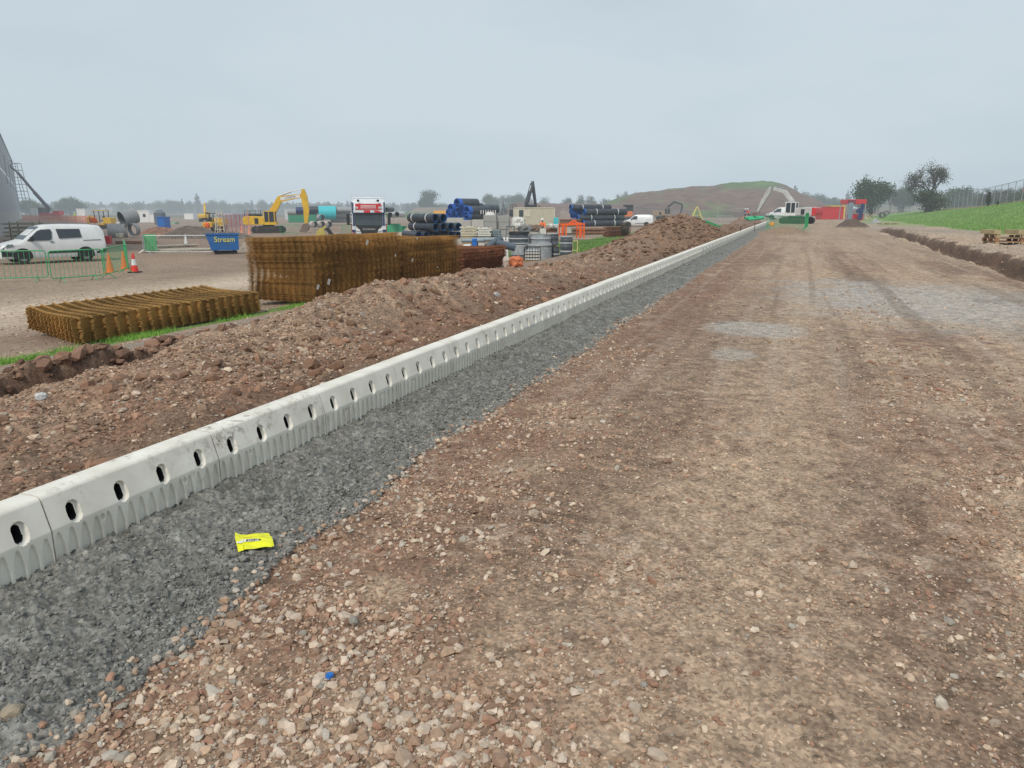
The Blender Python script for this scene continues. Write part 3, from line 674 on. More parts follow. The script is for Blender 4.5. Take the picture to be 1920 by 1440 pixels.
# ================================================================== reinforcement mesh stacks
def wires(segs, th):
    """segs: (n,2,3) -> square wires"""
    S = np.asarray(segs); p, q = S[:, 0], S[:, 1]; d = q - p; d /= np.linalg.norm(d, axis=1)[:, None]
    a = np.cross(d, [0, 0, 1.0]); a /= np.linalg.norm(a, axis=1)[:, None]; b = np.cross(a, d); h = th / 2
    cs = [-a * h - b * h, a * h - b * h, a * h + b * h, -a * h + b * h]
    V = np.stack([p + c for c in cs] + [q + c for c in cs], 1).reshape(-1, 3)
    base = (np.arange(len(S)) * 8)[:, None, None]
    f = np.array([(0, 1, 5, 4), (1, 2, 6, 5), (2, 3, 7, 6), (3, 0, 4, 7), (3, 2, 1, 0), (4, 5, 6, 7)])
    return V, (f[None] + base).reshape(-1, 4)
def stack(label, loc, rz, L, W, H, dz, pitch, pl, bundles, mat, th=.011, skew=0, inset=.09, bulge=0, sag=.0, jit=.012, shift=.03, group='stacks of steel reinforcement mesh sheets', over=.06, wob=0):
    t = thing('mesh_stack', label, 'mesh stack', loc, rz, group)
    nl = int(round(W / pl)) + 1; nc = int(round(L / pitch)) + 1; ns = int(H / dz); per = ns / bundles
    for b in range(bundles):
        segs = []
        bx, by = rng.normal(0, shift, 2)
        for k in range(int(b * per), int((b + 1) * per)):
            z0 = .06 + k * dz; e = k / max(1, ns - 1); fr = (k - b * per) / per; pr = bulge * math.sin(PI * min(1, max(0, fr + .5 / per))) ** .7
            ox, oy = bx + rng.normal(0, jit * .6), by + rng.normal(0, jit * .6)
            zz = lambda x, y: z0 - sag * e * (math.sin(PI * min(max(x / L, 0), 1)) * .35 + .65 * (x / L)) + wob * e * math.sin(x * 1.7 + y) + .03 * e * math.cos(y * 2)
            for i in range(nl):
                y = inset + i * (W - 2 * inset) / (nl - 1) + oy + rng.normal(0, jit * .3)
                xs = np.linspace(-over - pr + rng.normal(0, .012), L + over + pr + rng.normal(0, .012), 6) + ox + skew * y
                for a0, a1 in zip(xs[:-1], xs[1:]): segs.append(((a0, y, zz(a0, y)), (a1, y, zz(a1, y))))
            for j in range(nc):
                x = inset + j * (L - 2 * inset) / (nc - 1) + ox + rng.normal(0, jit) + .012 * math.sin(k * .9 + b * 2)
                ys = np.linspace(-over - pr + rng.normal(0, .012), W + over + pr + rng.normal(0, .012), 4) + oy
                for a0, a1 in zip(ys[:-1], ys[1:]): segs.append(((x + skew * a0, a0, zz(x, a0) + th), (x + skew * a1 + rng.normal(0, .003), a1, zz(x, a1) + th)))
        V, F = wires(segs, th); link('mesh_bundle', np_mesh('mesh_bundle', V, F), mat, t)
    b = MB()
    for k in range(4): b.box((L * (k + .5) / 4 + skew * W / 2, W / 2, .03), (.1, W * .9, .06))
    b.build('bearer', PWOOD, t)
    return t
RZ = PI / 2 - KA
def yz(x, y): return (x, y, G(x, y) - .02)
# local x axis runs along the kerb direction, local y to the left of it
s_flat = stack('low flat stack of rusty reinforcement mesh lying on the grass strip, far left', yz(-7.1, 12.0), math.radians(67.4), 4.4, 2.45, .40, .016, .25, .20, 2, M('brown_rusted_wire', (.33, .19, .06), rough=.9, var=.45, scale=1.3), jit=.008, shift=.006, th=.015, skew=.36, over=.02, inset=.10)
s_big = stack('tall golden rusty mesh stack with white tags, nearest of the two high stacks', yz(-4.60, 17.2), RZ - .03, 4.0, 1.85, 1.50, .021, .235, .2, 8, RUST, inset=.07, bulge=.055, over=.0, sag=.04, jit=.010, shift=.012, th=.0095, wob=.01)
s_mid = stack('tall rusty mesh stack butted behind the nearest high stack, right of it', yz(-3.00, 21.25), RZ - .05, 3.3, 2.2, 1.30, .021, .21, .2, 7, RUST, inset=.07, bulge=.055, over=.0, sag=-.02, jit=.010, shift=.012, th=.0095)
s_red = stack('lower dark red rusted mesh stack at the right end of the high ones', yz(-1.72, 25.6), RZ + .0, 4.2, 2.3, .82, .020, .16, .2, 4, RUST2, sag=.1, jit=.008, shift=.02, th=.013)
def tagcard(parent, x, z, sz):
    m = MB().at((x, -.075, z), (.15, .35, .1)).box((0, 0, 0), (sz * .7, .004, sz)); m.build('paper_tag', BAG, parent)
for x, z, q in ((2.25, 1.35, .13), (.55, .50, .14), (.12, .42, .12), (3.6, .95, .07)): tagcard(s_big, x, z, q)
for x, z, q in ((.55, 1.35, .07), (.25, .75, .10), (1.7, .45, .05)): tagcard(s_mid, x, z, q)

# ================================================================== litter
def litter():
    x0, y0, z0 = GP(478, 1030); t = thing('sweet_packet', 'crumpled bright yellow packet lying on the wet grey concrete by the kerb', 'packet', (x0, y0, float(gfine(x0, y0)) + .022), math.radians(10))
    nx, ny = 24, 12; Lx, Ly = .165, .165; V = []; F = []
    for j in range(ny + 1):
        for i in range(nx + 1):
            u, v = i / nx - .5, j / ny - .5
            z = .010 * math.cos(PI * v) + .004 * math.sin(9 * u + 3 * v) + .003 * math.sin(23 * v + 7 * u) + .018 * max(0, -u - .2) * v * 4
            if i == 0 or i == nx: z -= .002 * ((j % 2) * 2)
            xx = u * Lx * (1 - .10 * (v > 0) * (v) * 2) + (.020 * v * -1 if u < -.3 else 0) - .03 * v; V.append((xx, v * Ly * (1 - .25 * max(0, abs(u) - .42) * 10 * (u > 0)), z + .004))
    for j in range(ny):
        for i in range(nx): a = j * (nx + 1) + i; F.append((a, a + 1, a + nx + 2, a + nx + 1))
    m = M('yellow_plastic_film', (.80, .80, .01), rough=.35, var=.06, scale=20, spec=.5)
    me = np_mesh('film', V, F, smooth=True); link('film', me, m, t)
    b = MB()
    for i in range(11):
        b.box((-.030 + i * .0062 + .001 * math.sin(i * 5), -.014, .0165), (.003 if i % 3 else .0045, .022, .0006))
    b.build('barcode', BLACK, t); MB().box((-.008, -.014, .0155), (.070, .027, .0008)).build('barcode_panel', HELM, t)
    MB().box((-.058, -.020, .0150), (.026, .034, .0010)).build('label_patch', HELM, t)
    r = MB()
    for i in range(7): r.box((-.045 + i * .013, .022 + .003 * math.sin(i), .0145), (.008, .004, .0012))
    r.build('faded_print', M('faded_orange_print', (.75, .42, .03), rough=.5), t)
litter()
x0, y0, z0 = GP(617, 1275); cap = MB().cyl((0, 0, 0), (.004, .002, .012), .013, n=16).cyl((.004, .002, .012), (.004, .002, .014), .011, n=16)
o = cap.build('bottle_cap', BLUE, None, (x0, y0, float(gfine(x0, y0)) + .002), smooth=True); tag(o, 'small blue bottle cap among the pale stones in the foreground', 'bottle cap')
def boulder(px, py, d, label, col, seed, flat=.7):
    x, y, z = GP(px, py); bm = bmesh.new(); bmesh.ops.create_icosphere(bm, subdivisions=3, radius=d / 2); r = np.random.default_rng(seed)
    off = r.uniform(0, 50, 3)
    for v in bm.verts:
        n = float(fbm(A(v.co.x / d * 2.2 + off[0]), A(v.co.y / d * 2.2 + v.co.z / d * 1.7 + off[1]), 3, seed)); v.co *= 1 + .45 * n; v.co.z *= flat
        for q in range(3):
            if abs(v.co[q]) > d * .40: v.co[q] = math.copysign(d * .40, v.co[q])
    me = bpy.data.meshes.new('stone'); bm.to_mesh(me); bm.free()
    o = link('stone', me, M('rock_' + str(seed), col, rough=.85, var=.15, scale=20, bump=.3, bscale=40), None, (x, y, float(gfine(x, y)) + d * .2), r.uniform(0, 6)); tag(o, label, 'stone')
boulder(25, 1350, .075, 'tan stone stuck in the grey concrete at the bottom left corner', (.33, .27, .20), 3)
boulder(78, 752, .10, 'single near white stone on the spoil bank at the left edge', (.55, .56, .57), 4)
boulder(285, 614, .16, 'rounded tan stone in the grass strip before the low mesh stack', (.36, .31, .25), 5)
boulder(930, 500 + 55, .12, 'pale grey stone on the crest of the spoil bank', (.42, .42, .42), 6)

# ================================================================== pedestrian barriers
def barrier_parts(t, mat, L=2.3, H=1.1, n=17, tilt=0):
    f = MB(); r = .018
    f.cyl((.06, 0, .17), (L - .06, 0, .17), r, n=8); f.cyl((.06, 0, H), (L - .06, 0, H), r * 1.15, n=8)
    for x, sx in ((0, 1), (L, -1)):
        f.cyl((x, 0, .23), (x, 0, H - .06), r, n=8); f.cyl((x, 0, H - .06), (x + sx * .06, 0, H), r, n=8); f.cyl((x, 0, .23), (x + sx * .06, 0, .17), r, n=8)
    f.build('frame', mat, t, smooth=True)
    b = MB()
    n = max(12, int(L * 5.5))
    for i in range(1, n): b.cyl((i * L / n, 0, .17), (i * L / n, 0, H), .008, n=5, caps=False)
    b.build('infill_bars', mat, t)
    for x in (.35, L - .35):
        MB().cyl((x, 0, .2), (x - .03, -.28, .0), .014, n=6).cyl((x, 0, .2), (x + .03, .28, .0), .014, n=6).build('foot', mat, t)
def barrier(p, q, label, mat=GREEN, L=2.3, tiltx=0, group='pedestrian barriers', z=None):
    """from ground pixel p towards ground pixel q"""
    a = GP(*p) if len(p) == 2 else p; b = GP(*q) if len(q) == 2 else q
    rz = math.atan2(b[1] - a[1], b[0] - a[0]); L = math.hypot(b[0] - a[0], b[1] - a[1]) if L is None else L
    t = thing('pedestrian_barrier', label, 'barrier', (a[0], a[1], a[2] if z is None else z), rz, group); t.rotation_euler = (tiltx, 0, rz)
    barrier_parts(t, mat, L); return t
barrier((-30, 532), (92, 527), 'faded green barrier cut off by the left edge, in front of the van', L=None)
barrier((98, 532), (196, 524), 'green pedestrian barrier before the rear wheel of the white van', L=None)
barrier((199, 524), (241, 511), 'green barrier panel angled back with an orange cone behind it', L=None)
barrier((242, 511), (236, 494), 'dark edged green barrier seen end on beside the red and white cone', L=None)
barrier((273, 478), (408, 477), 'thin grey barrier in front of the pale planks, left of the blue skip', mat=GALV, L=None)

def cone(label, loc, h, stripe=True, lean=(0, 0), col=None):
    t = thing('traffic_cone', label, 'cone', loc, rng.uniform(0, 1), 'traffic cones'); t.rotation_euler = (lean[0], lean[1], 0)
    col = col or ORANGE
    MB().box((0, 0, .02), (h * .52, h * .52, .04)).build('base', BLACK if stripe else col, t)
    r = lambda z: h * .20 * (1 - .82 * z / h)
    bm = MB()
    if stripe: bm.cyl((0, 0, .04), (0, 0, h), r(.04), r(h), n=16)
    else: bm.cyl((0, 0, .04), (0, 0, h), r(.04), r(h), n=16)
    bm.build('cone_body', col, t, smooth=True)
    if stripe: MB().cyl((0, 0, h * .38), (0, 0, h * .70), r(h * .38) + .002, r(h * .70) + .002, n=16).build('reflective_sleeve', HELM, t, smooth=True)
REDC = M('red_cone_plastic', (.80, .045, .03), rough=.5, var=.08)
cone('red and white traffic cone right of the green barriers', GP(253, 511), .78, col=REDC)
cone('plain orange cone behind the angled green barrier panel', GP(207, 511), .80, False)
cone('orange cone half hidden behind the end on green barrier', GP(234, 506), .80, False)
cone('white topped cone behind the pale planks', GP(349, 458), .75, col=HELM)
a = AT(115, 16.2); cone('small red marker cone at the left, behind the low mesh stack', (a[0], a[1], a[2]), .20, False, (.2, .1), REDC)
a = AT(170, 16.9); cone('small red marker cone second from left, behind the low mesh stack', (a[0], a[1], a[2]), .20, False, (-.1, .1), REDC)
a = AT(248, 18.0); cone('tiny red marker cone just peeping over the low mesh stack', (a[0], a[1], a[2]), .14, False, (0, .1), REDC)

# ================================================================== vans
def loft(rings, close=True):
    m = MB(); n = len(rings[0]); vs = [p for r in rings for p in r]; fs = []
    for i in range(len(rings) - 1):
        for j in range(n): j2 = (j + 1) % n; fs.append((i * n + j, i * n + j2, (i + 1) * n + j2, (i + 1) * n + j))
    fs += [tuple(range(n)), tuple(range(len(rings) * n - 1, (len(rings) - 1) * n - 1, -1))]
    return m.raw(vs, fs)
def wheel(t, x, y, r=.34, w=.22, rim=STEEL):
    wh = MB().cyl((x, y - w / 2, r), (x, y + w / 2, r), r, n=24).build('wheel', RUBBER, t, smooth=True)
    sg = -1 if y < 0 else 1; e = y + sg * w / 2
    MB().cyl((x, e - sg * .01, r), (x, e + sg * .008, r), r * .62, r * .56, n=20).build('rim', rim, wh, smooth=True)
    MB().cyl((x, e, r), (x, e + sg * .02, r), r * .18, n=10).build('hub_cap', BLACK, wh)
def van(label, loc, rz, k=1.0, side_window=True, group='white vans'):
    t = thing('van', label, 'van', loc, rz, group); t.scale = (k, k, k)
    prof = [(0, .30, .78, .78), (.05, .28, .86, .86), (.25, .27, 1.00, .92), (.6, .27, 1.08, .95), (1.05, .27, 1.20, .96), (1.35, .27, 1.46, .965), (1.65, .27, 1.71, .97), (1.90, .27, 1.87, .97), (2.3, .27, 1.95, .97), (3.2, .27, 1.975, .97), (4.3, .27, 1.95, .97), (4.78, .28, 1.88, .96), (4.92, .30, 1.70, .95), (4.97, .34, 1.1, .93)]
    def hw(z, w, zt):
        k = max(0, min(1, (z - 1.10) / .85)); return w * (1 - .16 * k ** 1.3)
    rings = []
    for x, zb, zt, w in prof:
        L = [(w * .93, zb), (w, zb + .14), (w, min(.95, zt - .08)), (hw(zt - .16, w, zt), max(zt - .16, zb + .2)), (hw(zt, w, zt) - .06, zt - .035), (hw(zt, w, zt) - .22, zt)]
        rings.append([(x, -y, z) for y, z in L] + [(x, y, z) for y, z in L[::-1]])
    loft(rings).build('body', WHITE, t, smooth=True)
    def side(pts, name, mat, off=.012):
        for sg in (-1, 1):
            m = MB(); n = len(pts)
            out = [(x, sg * (hw(z, .97, 2) + off), z) for x, z in pts]; inn = [(x, sg * (hw(z, .97, 2) - .05), z) for x, z in pts]
            m.raw(out + inn, [tuple(range(n)), tuple(range(2 * n - 1, n - 1, -1))] + [(i, (i + 1) % n, (i + 1) % n + n, i + n) for i in range(n)]); m.build(name, mat, t)
    side([(1.22, 1.17), (1.75, 1.65), (1.92, 1.72), (2.36, 1.74), (2.42, 1.60), (2.36, 1.24), (2.25, 1.17)], 'front_window', GLASS)
    if side_window: side([(2.62, 1.74), (3.75, 1.73), (3.80, 1.29), (2.72, 1.25)], 'side_window', GLASS)
    side([(2.10, .50), (3.65, .50), (3.75, .60), (2.1, .58)], 'side_trim', BLACK, .02)
    side([(4.45, .42), (4.93, .44), (4.95, .66), (4.75, .60), (4.45, .52)], 'rear_bumper_trim', BLACK, .012)
    side([(3.85, 1.12), (4.75, 1.14), (4.75, 1.155), (3.85, 1.135)], 'door_rail', BLACK, .006)
    side([(2.475, .62), (2.487, .62), (2.487, 1.80), (2.475, 1.80)], 'door_seam', LGREY, .003)
    side([(2.28, 1.07), (2.44, 1.08), (2.44, 1.11), (2.28, 1.10)], 'door_handle', BLACK, .03)
    side([(.04, .40), (.62, .40), (.60, .62), (.06, .66)], 'bumper_corner', BLACK, .01)
    for cx in (.98, 3.92):
        side([(cx + .43 * math.cos(a), .40 + .40 * math.sin(a)) for a in np.linspace(-.35, PI + .35, 14)], 'wheel_arch', BLACK, .004)
    # windscreen, bonnet line, lights
    ws = [(1.08, 1.225, .80), (1.86, 1.865, .74)]
    (x1, z1, y1), (x2, z2, y2) = ws
    MB().raw([(x1, -y1, z1 + .012), (x1, y1, z1 + .012), (x2, y2, z2 + .012), (x2, -y2, z2 + .012), (x1, -y1, z1 - .03), (x1, y1, z1 - .03), (x2, y2, z2 - .03), (x2, -y2, z2 - .03)], [(0, 1, 2, 3), (7, 6, 5, 4), (0, 4, 5, 1), (1, 5, 6, 2), (2, 6, 7, 3), (3, 7, 4, 0)]).build('windscreen', CLEAR, t)
    MB().box((-.005, 0, .48), (.05, 1.3, .22)).build('front_bumper', BLACK, t); MB().box((.0, 0, .76), (.05, 1.0, .14)).build('grille', BLACK, t)
    MB().box((-.02, 0, .47), (.03, .5, .11)).build('number_plate', HELM, t)
    for sg in (-1, 1):
        MB().raw([(.02, sg * .55, .80), (.03, sg * .80, .78), (.50, sg * .955, .98), (.42, sg * .93, 1.02), (.1, sg * .6, .92)], [(0, 1, 2, 3, 4)]).raw([(.10, sg * .885, .72), (.60, sg * .985, .90), (.56, sg * .975, 1.03), (.16, sg * .90, .86)], [(0, 1, 2, 3)]).build('headlight', CLEAR, t)
        MB().box((1.42, sg * 1.08, 1.25), (.12, .18, .22)).build('door_mirror', BLACK, t)
        MB().box((4.94, sg * .84, 1.0), (.06, .10, .55)).build('tail_light', RED, t)
    for x in (.98, 3.92):
        for y in (-.84, .84): wheel(t, x, y)
    return t
a = AT(-12, 36.0); van('white panel van with dark side window parked behind the green barriers', (a[0], a[1], G(a[0] + 2.5, a[1] + 2) + .02), math.radians(46), .93)
a = AT(1169, 103); van('small white van on the grass beyond the long blue pipes', (a[0], a[1], G(a[0], a[1])), math.radians(-14), .80, False)
a = AT(1437, 118); van('white van parked behind the grey excavator at the end of the road', (a[0], a[1], G(a[0], a[1])), math.radians(-30), .95, False)

# ================================================================== blue skip
def skip():
    a = GP(392, 478); b = GP(437, 479); t = thing('tipping_skip', 'blue tipping skip with yellow spray painted lettering beside the planks', 'skip', a, math.radians(21))
    L = math.hypot(b[0] - a[0], b[1] - a[1]) * .94; W = 1.1; z0, z1 = .24, 1.15
    m = MB(); o = .16
    vs = [(.16, 0, z0), (L - .02, 0, z0), (L, 0, z1), (-.10, 0, z1), (.16, W, z0), (L - .02, W, z0), (L, W, z1), (-.10, W, z1)]
    m.raw(vs, [(0, 1, 2, 3), (7, 6, 5, 4), (0, 3, 7, 4), (1, 5, 6, 2), (0, 4, 5, 1)]); m.raw([(.2, .04, z1 - .25), (L - .05, .04, z1 - .25), (L - .05, W - .04, z1 - .25), (.2, W - .04, z1 - .25)], [(0, 1, 2, 3)])
    m.build('bin', DBLUE, t)
    MB().bar((-.12, -.01, z1), (L + .02, -.01, z1), .06).bar((-.12, W, z1), (L + .02, W, z1), .06).bar((-.1, 0, z1), (-.1, W, z1), .06).bar((L, 0, z1), (L, W, z1), .06).build('rim', DBLUE, t)
    MB().box((L * .55, .25, .12), (L * .75, .16, .12)).box((L * .55, .85, .12), (L * .75, .16, .12)).cyl((.35, .15, .18), (.35, 1.0, .18), .10).cyl((L - .3, .15, .16), (L - .3, 1.0, .16), .10).build('fork_base', BLACK, t)
    text_part('lettering', 'Stream', .42, YTEXT, t, (L * .54, -.02, .85), (PI / 2, 0, 0), sx=.95)
skip()

# ================================================================== truck
def truck():
    Y = 57; a = AT(692, Y); t = thing('lorry', 'red white and blue lorry facing the camera behind the mesh stacks', 'lorry', (a[0], a[1], a[2]), math.atan2(-a[0], a[1]) * .9)
    W = 1.25; FR = 0.0
    prof = [(0.0, .35, 2.45, 1.18), (.05, .30, 2.95, 1.25), (.35, .30, 3.45, 1.25), (.8, .30, 3.72, 1.22), (2.2, .30, 3.75, 1.22)]
    rings = []
    for y, zb, zt, w in prof:
        L = [(w, zb), (w, zt - .25), (w - .05, zt - .08), (w - .18, zt)]
        rings.append([(-x, y, z) for x, z in L] + [(x, y, z) for x, z in L[::-1]])
    t.scale = (1, 1, .93)
    CW = M('lorry_pale_paint', (.66, .69, .72), rough=.3, var=.05); NV = M('lorry_navy_paint', (.03, .05, .13), rough=.3, var=.1)
    loft(rings).build('cab', CW, t, smooth=True)
    MB().raw([(-1.02, -.04, 1.50), (1.02, -.04, 1.50), (.98, .03, 2.42), (-.98, .03, 2.42)], [(0, 1, 2, 3)]).box((0, .05, 1.96), (2.04, .12, .9)).build('windscreen', M('dark_windscreen', (.05, .07, .08), rough=.15, spec=.5), t)  # windscreen glass has a plain dark base colour
    MB().box((-1.10, -.02, 1.95), (.12, .06, 1.0)).box((1.10, -.02, 1.95), (.12, .06, 1.0)).box((0, -.035, 2.44), (2.2, .06, .07)).build('windscreen_surround', NV, t)
    MB().raw([(-.6, -.06, 2.44), (1.2, -.02, 2.44), (1.2, .28, 3.30), (-1.2, .28, 3.30), (-1.2, -.02, 2.44)], [(0, 1, 2, 3, 4)]).box((-1.17, .2, 2.9), (.10, .5, .8)).box((1.17, .2, 2.9), (.10, .5, .8)).build('upper_front_panel', NV, t)
    sv = MB(); sv.box((0, -.16, 2.58), (2.2, .05, .17)); sv.build('sun_visor', CW, t)
    MB().box((-.10, -.195, 2.58), (.46, .02, .19)).raw([(.35, -.192, 2.66), (.72, -.192, 2.66), (1.02, -.192, 2.49), (.5, -.192, 2.49)], [(0, 1, 2, 3)]).build('visor_stripes', RED, t)
    MB().box((0, .02, 2.95), (1.9, .06, .46)).build('header_board', RED, t)
    tm = MB()
    for i in range(14): tm.box((-.52 + i * .08, -.02, 3.01), (.05, .02, .11)); 
    for i in range(18): tm.box((-.54 + i * .063, -.02, 2.86), (.04, .02, .07))
    tm.build('header_lettering', HELM, t)
    for sg in (-1, 1):
        MB().box((sg * .86, -.03, 2.88), (.24, .03, .16)).build('running_light', LGREY, t)
        MB().cyl((sg * .72, -.05, 3.42), (sg * .72, .05, 3.42), .10, n=12).build('spot_lamp', BLACK, t)
        mi = MB().box((sg * 1.50, -.12, 1.95), (.22, .12, .85)).bar((sg * 1.22, 0, 2.35), (sg * 1.5, -.1, 2.3), .05).bar((sg * 1.22, 0, 1.55), (sg * 1.5, -.1, 1.6), .05); mi.build('mirror', BLACK, t)
        MB().raw([(sg * .62, -.06, 1.02), (sg * 1.02, -.06, 1.10), (sg * 1.0, -.06, 1.24), (sg * .74, -.06, 1.22)], [(0, 1, 2, 3)]).build('headlight', HELM, t)
        MB().box((sg * 1.13, -.05, 1.28), (.24, .06, .24)).build('corner_stripe', CW, t)
        MB().box((sg * 1.13, -.05, 1.05), (.24, .062, .20)).build('corner_panel', NV, t)
        MB().box((sg * 1.13, -.05, .80), (.24, .06, .14)).build('corner_stripe', RED, t)
        MB().box((sg * 1.27, .5, 1.0), (.06, .8, 1.2)).build('side_step', RED, t)
        for y in (.9, 5.2): wheel_y(t, sg * 1.02, y)
    MB().raw([(-1.0, -.05, 1.50), (1.0, -.05, 1.50), (.70, -.05, 1.16), (.5, -.05, .72), (-.5, -.05, .72), (-.7, -.05, 1.16)], [(0, 1, 2, 3, 4, 5)]).box((0, .0, .60), (2.4, .10, .5)).build('grille', BLACK, t)
    text_part('lettering', 'SCANIA', .21, LGREY, t, (0, -.085, 1.18), (PI / 2, 0, 0), sx=1.25)
    MB().bar((-1.2, .4, 3.2), (-1.2, .4, 3.95), .05).bar((1.2, .4, 3.2), (1.2, .4, 3.85), .05).box((0, .45, 3.78), (2.3, .08, .06)).build('roof_bar', CW, t)
    MB().box((-.4, 4.6, .8), (.2, 5, .3)).box((.4, 4.6, .8), (.2, 5, .3)).box((0, 5.4, 1.15), (2.3, 3.4, .2)).build('chassis', BLACK, t)
def wheel_y(t, x, y, r=.5, w=.32):
    wh = MB().cyl((x - w / 2, y, r), (x + w / 2, y, r), r, n=20).build('wheel', RUBBER, t, smooth=True); MB().cyl((x - w / 2 - .01, y, r), (x + w / 2 + .01, y, r), r * .5, n=14).build('rim', STEEL, wh)
truck()

# ================================================================== excavators
def poly_arm(pts, w, z0=0):
    """(x,z) outline extruded over y"""
    return MB().prism(pts, -w / 2, w / 2)
def thick(line, th):
    """outline around a centre line given as (x,z,thickness factor)"""
    L = [Vector((p[0], 0, p[1])) for p in line]; up = []; dn = []
    for i, p in enumerate(L):
        d = (L[min(i + 1, len(L) - 1)] - L[max(i - 1, 0)]).normalized(); n = Vector((-d.z, 0, d.x)); k = th * line[i][2] / 2
        up.append((p.x + n.x * k, p.z + n.z * k)); dn.append((p.x - n.x * k, p.z - n.z * k))
    return up + dn[::-1]
def excavator(label, loc, rz, k, paint, boom, arm, bucket, accent=None, cabcol=None, armpaint=None, house_dir=1, text=None, rails=False, group='excavators on the site', cat='excavator', zoff=0, counter=None, fat=1.0):
    t = thing('excavator', label, cat, (loc[0], loc[1], loc[2] + zoff), rz, group); t.scale = (k, k, k)
    ap = armpaint or paint
    for sg in (-1, 1):
        tr = MB().prism([(-2.0, .35), (-1.85, .75), (-1.5, .92), (1.5, .92), (1.85, .75), (2.0, .35), (1.75, .05), (1.4, 0), (-1.4, 0), (-1.75, .05)], sg * 1.15 - .27, sg * 1.15 + .27).build('track', RUBBER, t)
        wm = MB()
        for x in (-1.55, -.9, -.3, .3, .9, 1.55): wm.cyl((x, sg * 1.44 - .02, .38), (x, sg * 1.44 + .02, .38), .22 if abs(x) > 1.5 else .15, n=12)
        wm.build('track_roller', BLACK, tr)
    MB().box((0, 0, .60), (2.0, 1.9, .45)).cyl((0, 0, .8), (0, 0, 1.08), .75, n=20).build('undercarriage', BLACK, t)
    h = MB(); h.prism([(-2.75, 1.15), (-2.85, 1.5), (-2.8, 2.15), (-1.6, 2.25), (-.2, 2.12), (.55, 1.55), (1.0, 1.50), (1.0, 1.12), (-2.4, 1.08)], -1.3, 1.3)
    h.build('housing', paint, t, bevel=.05)
    MB().prism([(-2.9, 1.12), (-3.0, 1.5), (-2.95, 2.1), (-2.4, 2.2), (-2.4, 1.1)], -1.33, 1.33).build('counterweight', counter or accent or paint, t, bevel=.04)
    MB().box((-1.2, -1.32, 1.6), (.5, .03, .7)).box((-1.2, 1.32, 1.6), (.5, .03, .7)).build('side_panel', BLACK, t)
    cy = -.85 if house_dir > 0 else .85
    cb = MB().box((.55, cy, 2.86), (1.5, .95, .10)).box((.55, cy, 1.28), (1.6, .95, .35))
    for x, y in ((-.17, -.47), (-.17, .47), (1.17, -.47), (1.17, .47), (.45, -.47), (.45, .47)): cb.bar((x, cy + y, 1.4), (x, cy + y, 2.85), .09)
    cb.build('cab', cabcol or paint, t)
    MB().box((.5, cy, 2.14), (1.36, .97, 1.30)).build('cab_glass', GLASS, t)
    if rails:
        r = MB()
        for y in (-1.25, 1.25):
            r.bar((-2.7, y, 2.9), (-.6, y, 2.9), .05).bar((-2.7, y, 2.55), (-.6, y, 2.55), .04)
            for x in (-2.7, -2.0, -1.3, -.6): r.bar((x, y, 2.1), (x, y, 2.9), .05)
        r.box((-1.7, 0, 2.35), (1.5, 1.6, .25)); r.build('guard_rail', BLACK, t)
    poly_arm(thick(boom, .62 * fat), .45).build('boom', ap, t)
    poly_arm(thick(arm, .50 * fat), .40).build('stick', ap, t)
    bx, bz, ba = bucket; c, s_ = math.cos(ba), math.sin(ba)
    bp = [(0, 0), (.55, .10), (.75, -.35), (.55, -.85), (.05, -1.05), (-.55, -.95), (-.35, -.6)]
    MB().prism([(bx + x * c - z * s_, bz + x * s_ + z * c) for x, z in bp], -.5, .5).build('bucket', M('worn_bucket_steel', (.20, .15, .12), rough=.7, metal=.2), t)
    # hydraulic rams
    b0 = Vector((boom[0][0] + .55, 0, boom[0][1] - .25)); b1 = Vector((boom[1][0], 0, boom[1][1])); r = MB()
    for y in (-.3, .3): r.cyl((b0.x, y, b0.z), ((b0.x + b1.x) / 2, y, (b0.z + b1.z) / 2), .10, n=8).cyl(((b0.x + b1.x) / 2, y, (b0.z + b1.z) / 2), (b1.x, y, b1.z), .055, n=8)
    m0 = boom[len(boom) // 2]; e0 = arm[0]; r.cyl((m0[0], 0, m0[1] + .42), ((m0[0] + e0[0]) / 2, 0, (m0[1] + e0[1]) / 2 + .30), .10, n=8).cyl(((m0[0] + e0[0]) / 2, 0, (m0[1] + e0[1]) / 2 + .3), (e0[0], 0, e0[1]), .05, n=8)
    e1 = arm[1]; r.cyl((e1[0] + .3, 0, e1[1]), (bx + .35, 0, bz + .3), .07, n=8)
    r.build('hydraulic_ram', STEEL, t)
    if text:
        p0, p1 = boom[2], boom[3]; ang = math.atan2(p1[1] - p0[1], p1[0] - p0[0]); mx_, mz_ = (p0[0] * .5 + p1[0] * .5), (p0[1] * .5 + p1[1] * .5)
        c, s_ = math.cos(ang), math.sin(ang); L = math.hypot(p1[0] - p0[0], p1[1] - p0[1]) * .46; hh = .21
        for sg in (-1,):
            MB().raw([(mx_ + a * L * c - b * hh * s_, sg * .235, mz_ + a * L * s_ + b * hh * c) for a, b in ((-1, -1), (1, -1), (1, 1), (-1, 1))], [(0, 1, 2, 3)]).build('name_panel', HELM, t)
            text_part('lettering', text, .44, BLACK, t, (mx_, sg * .245, mz_), (PI / 2, -ang, 0), sx=1.0)
    return t
# yellow excavator, side on, boom to the right
a = AT(503, 88)
excavator('big yellow excavator with LYNCH on its boom and bucket resting on the ground', (a[0], a[1], a[2]), math.radians(3), .86, YEL,
          [(.35, 1.35, 1.15), (.75, 2.9, 1.05), (1.75, 4.45, 1.0), (4.55, 4.85, .62)], [(4.85, 5.75, .5), (4.95, 4.8, 1.2), (5.15, 3.0, 1.1), (5.0, 1.25, .6)], (4.6, 1.15, .1), text='LYNCH', rails=True, fat=1.35)
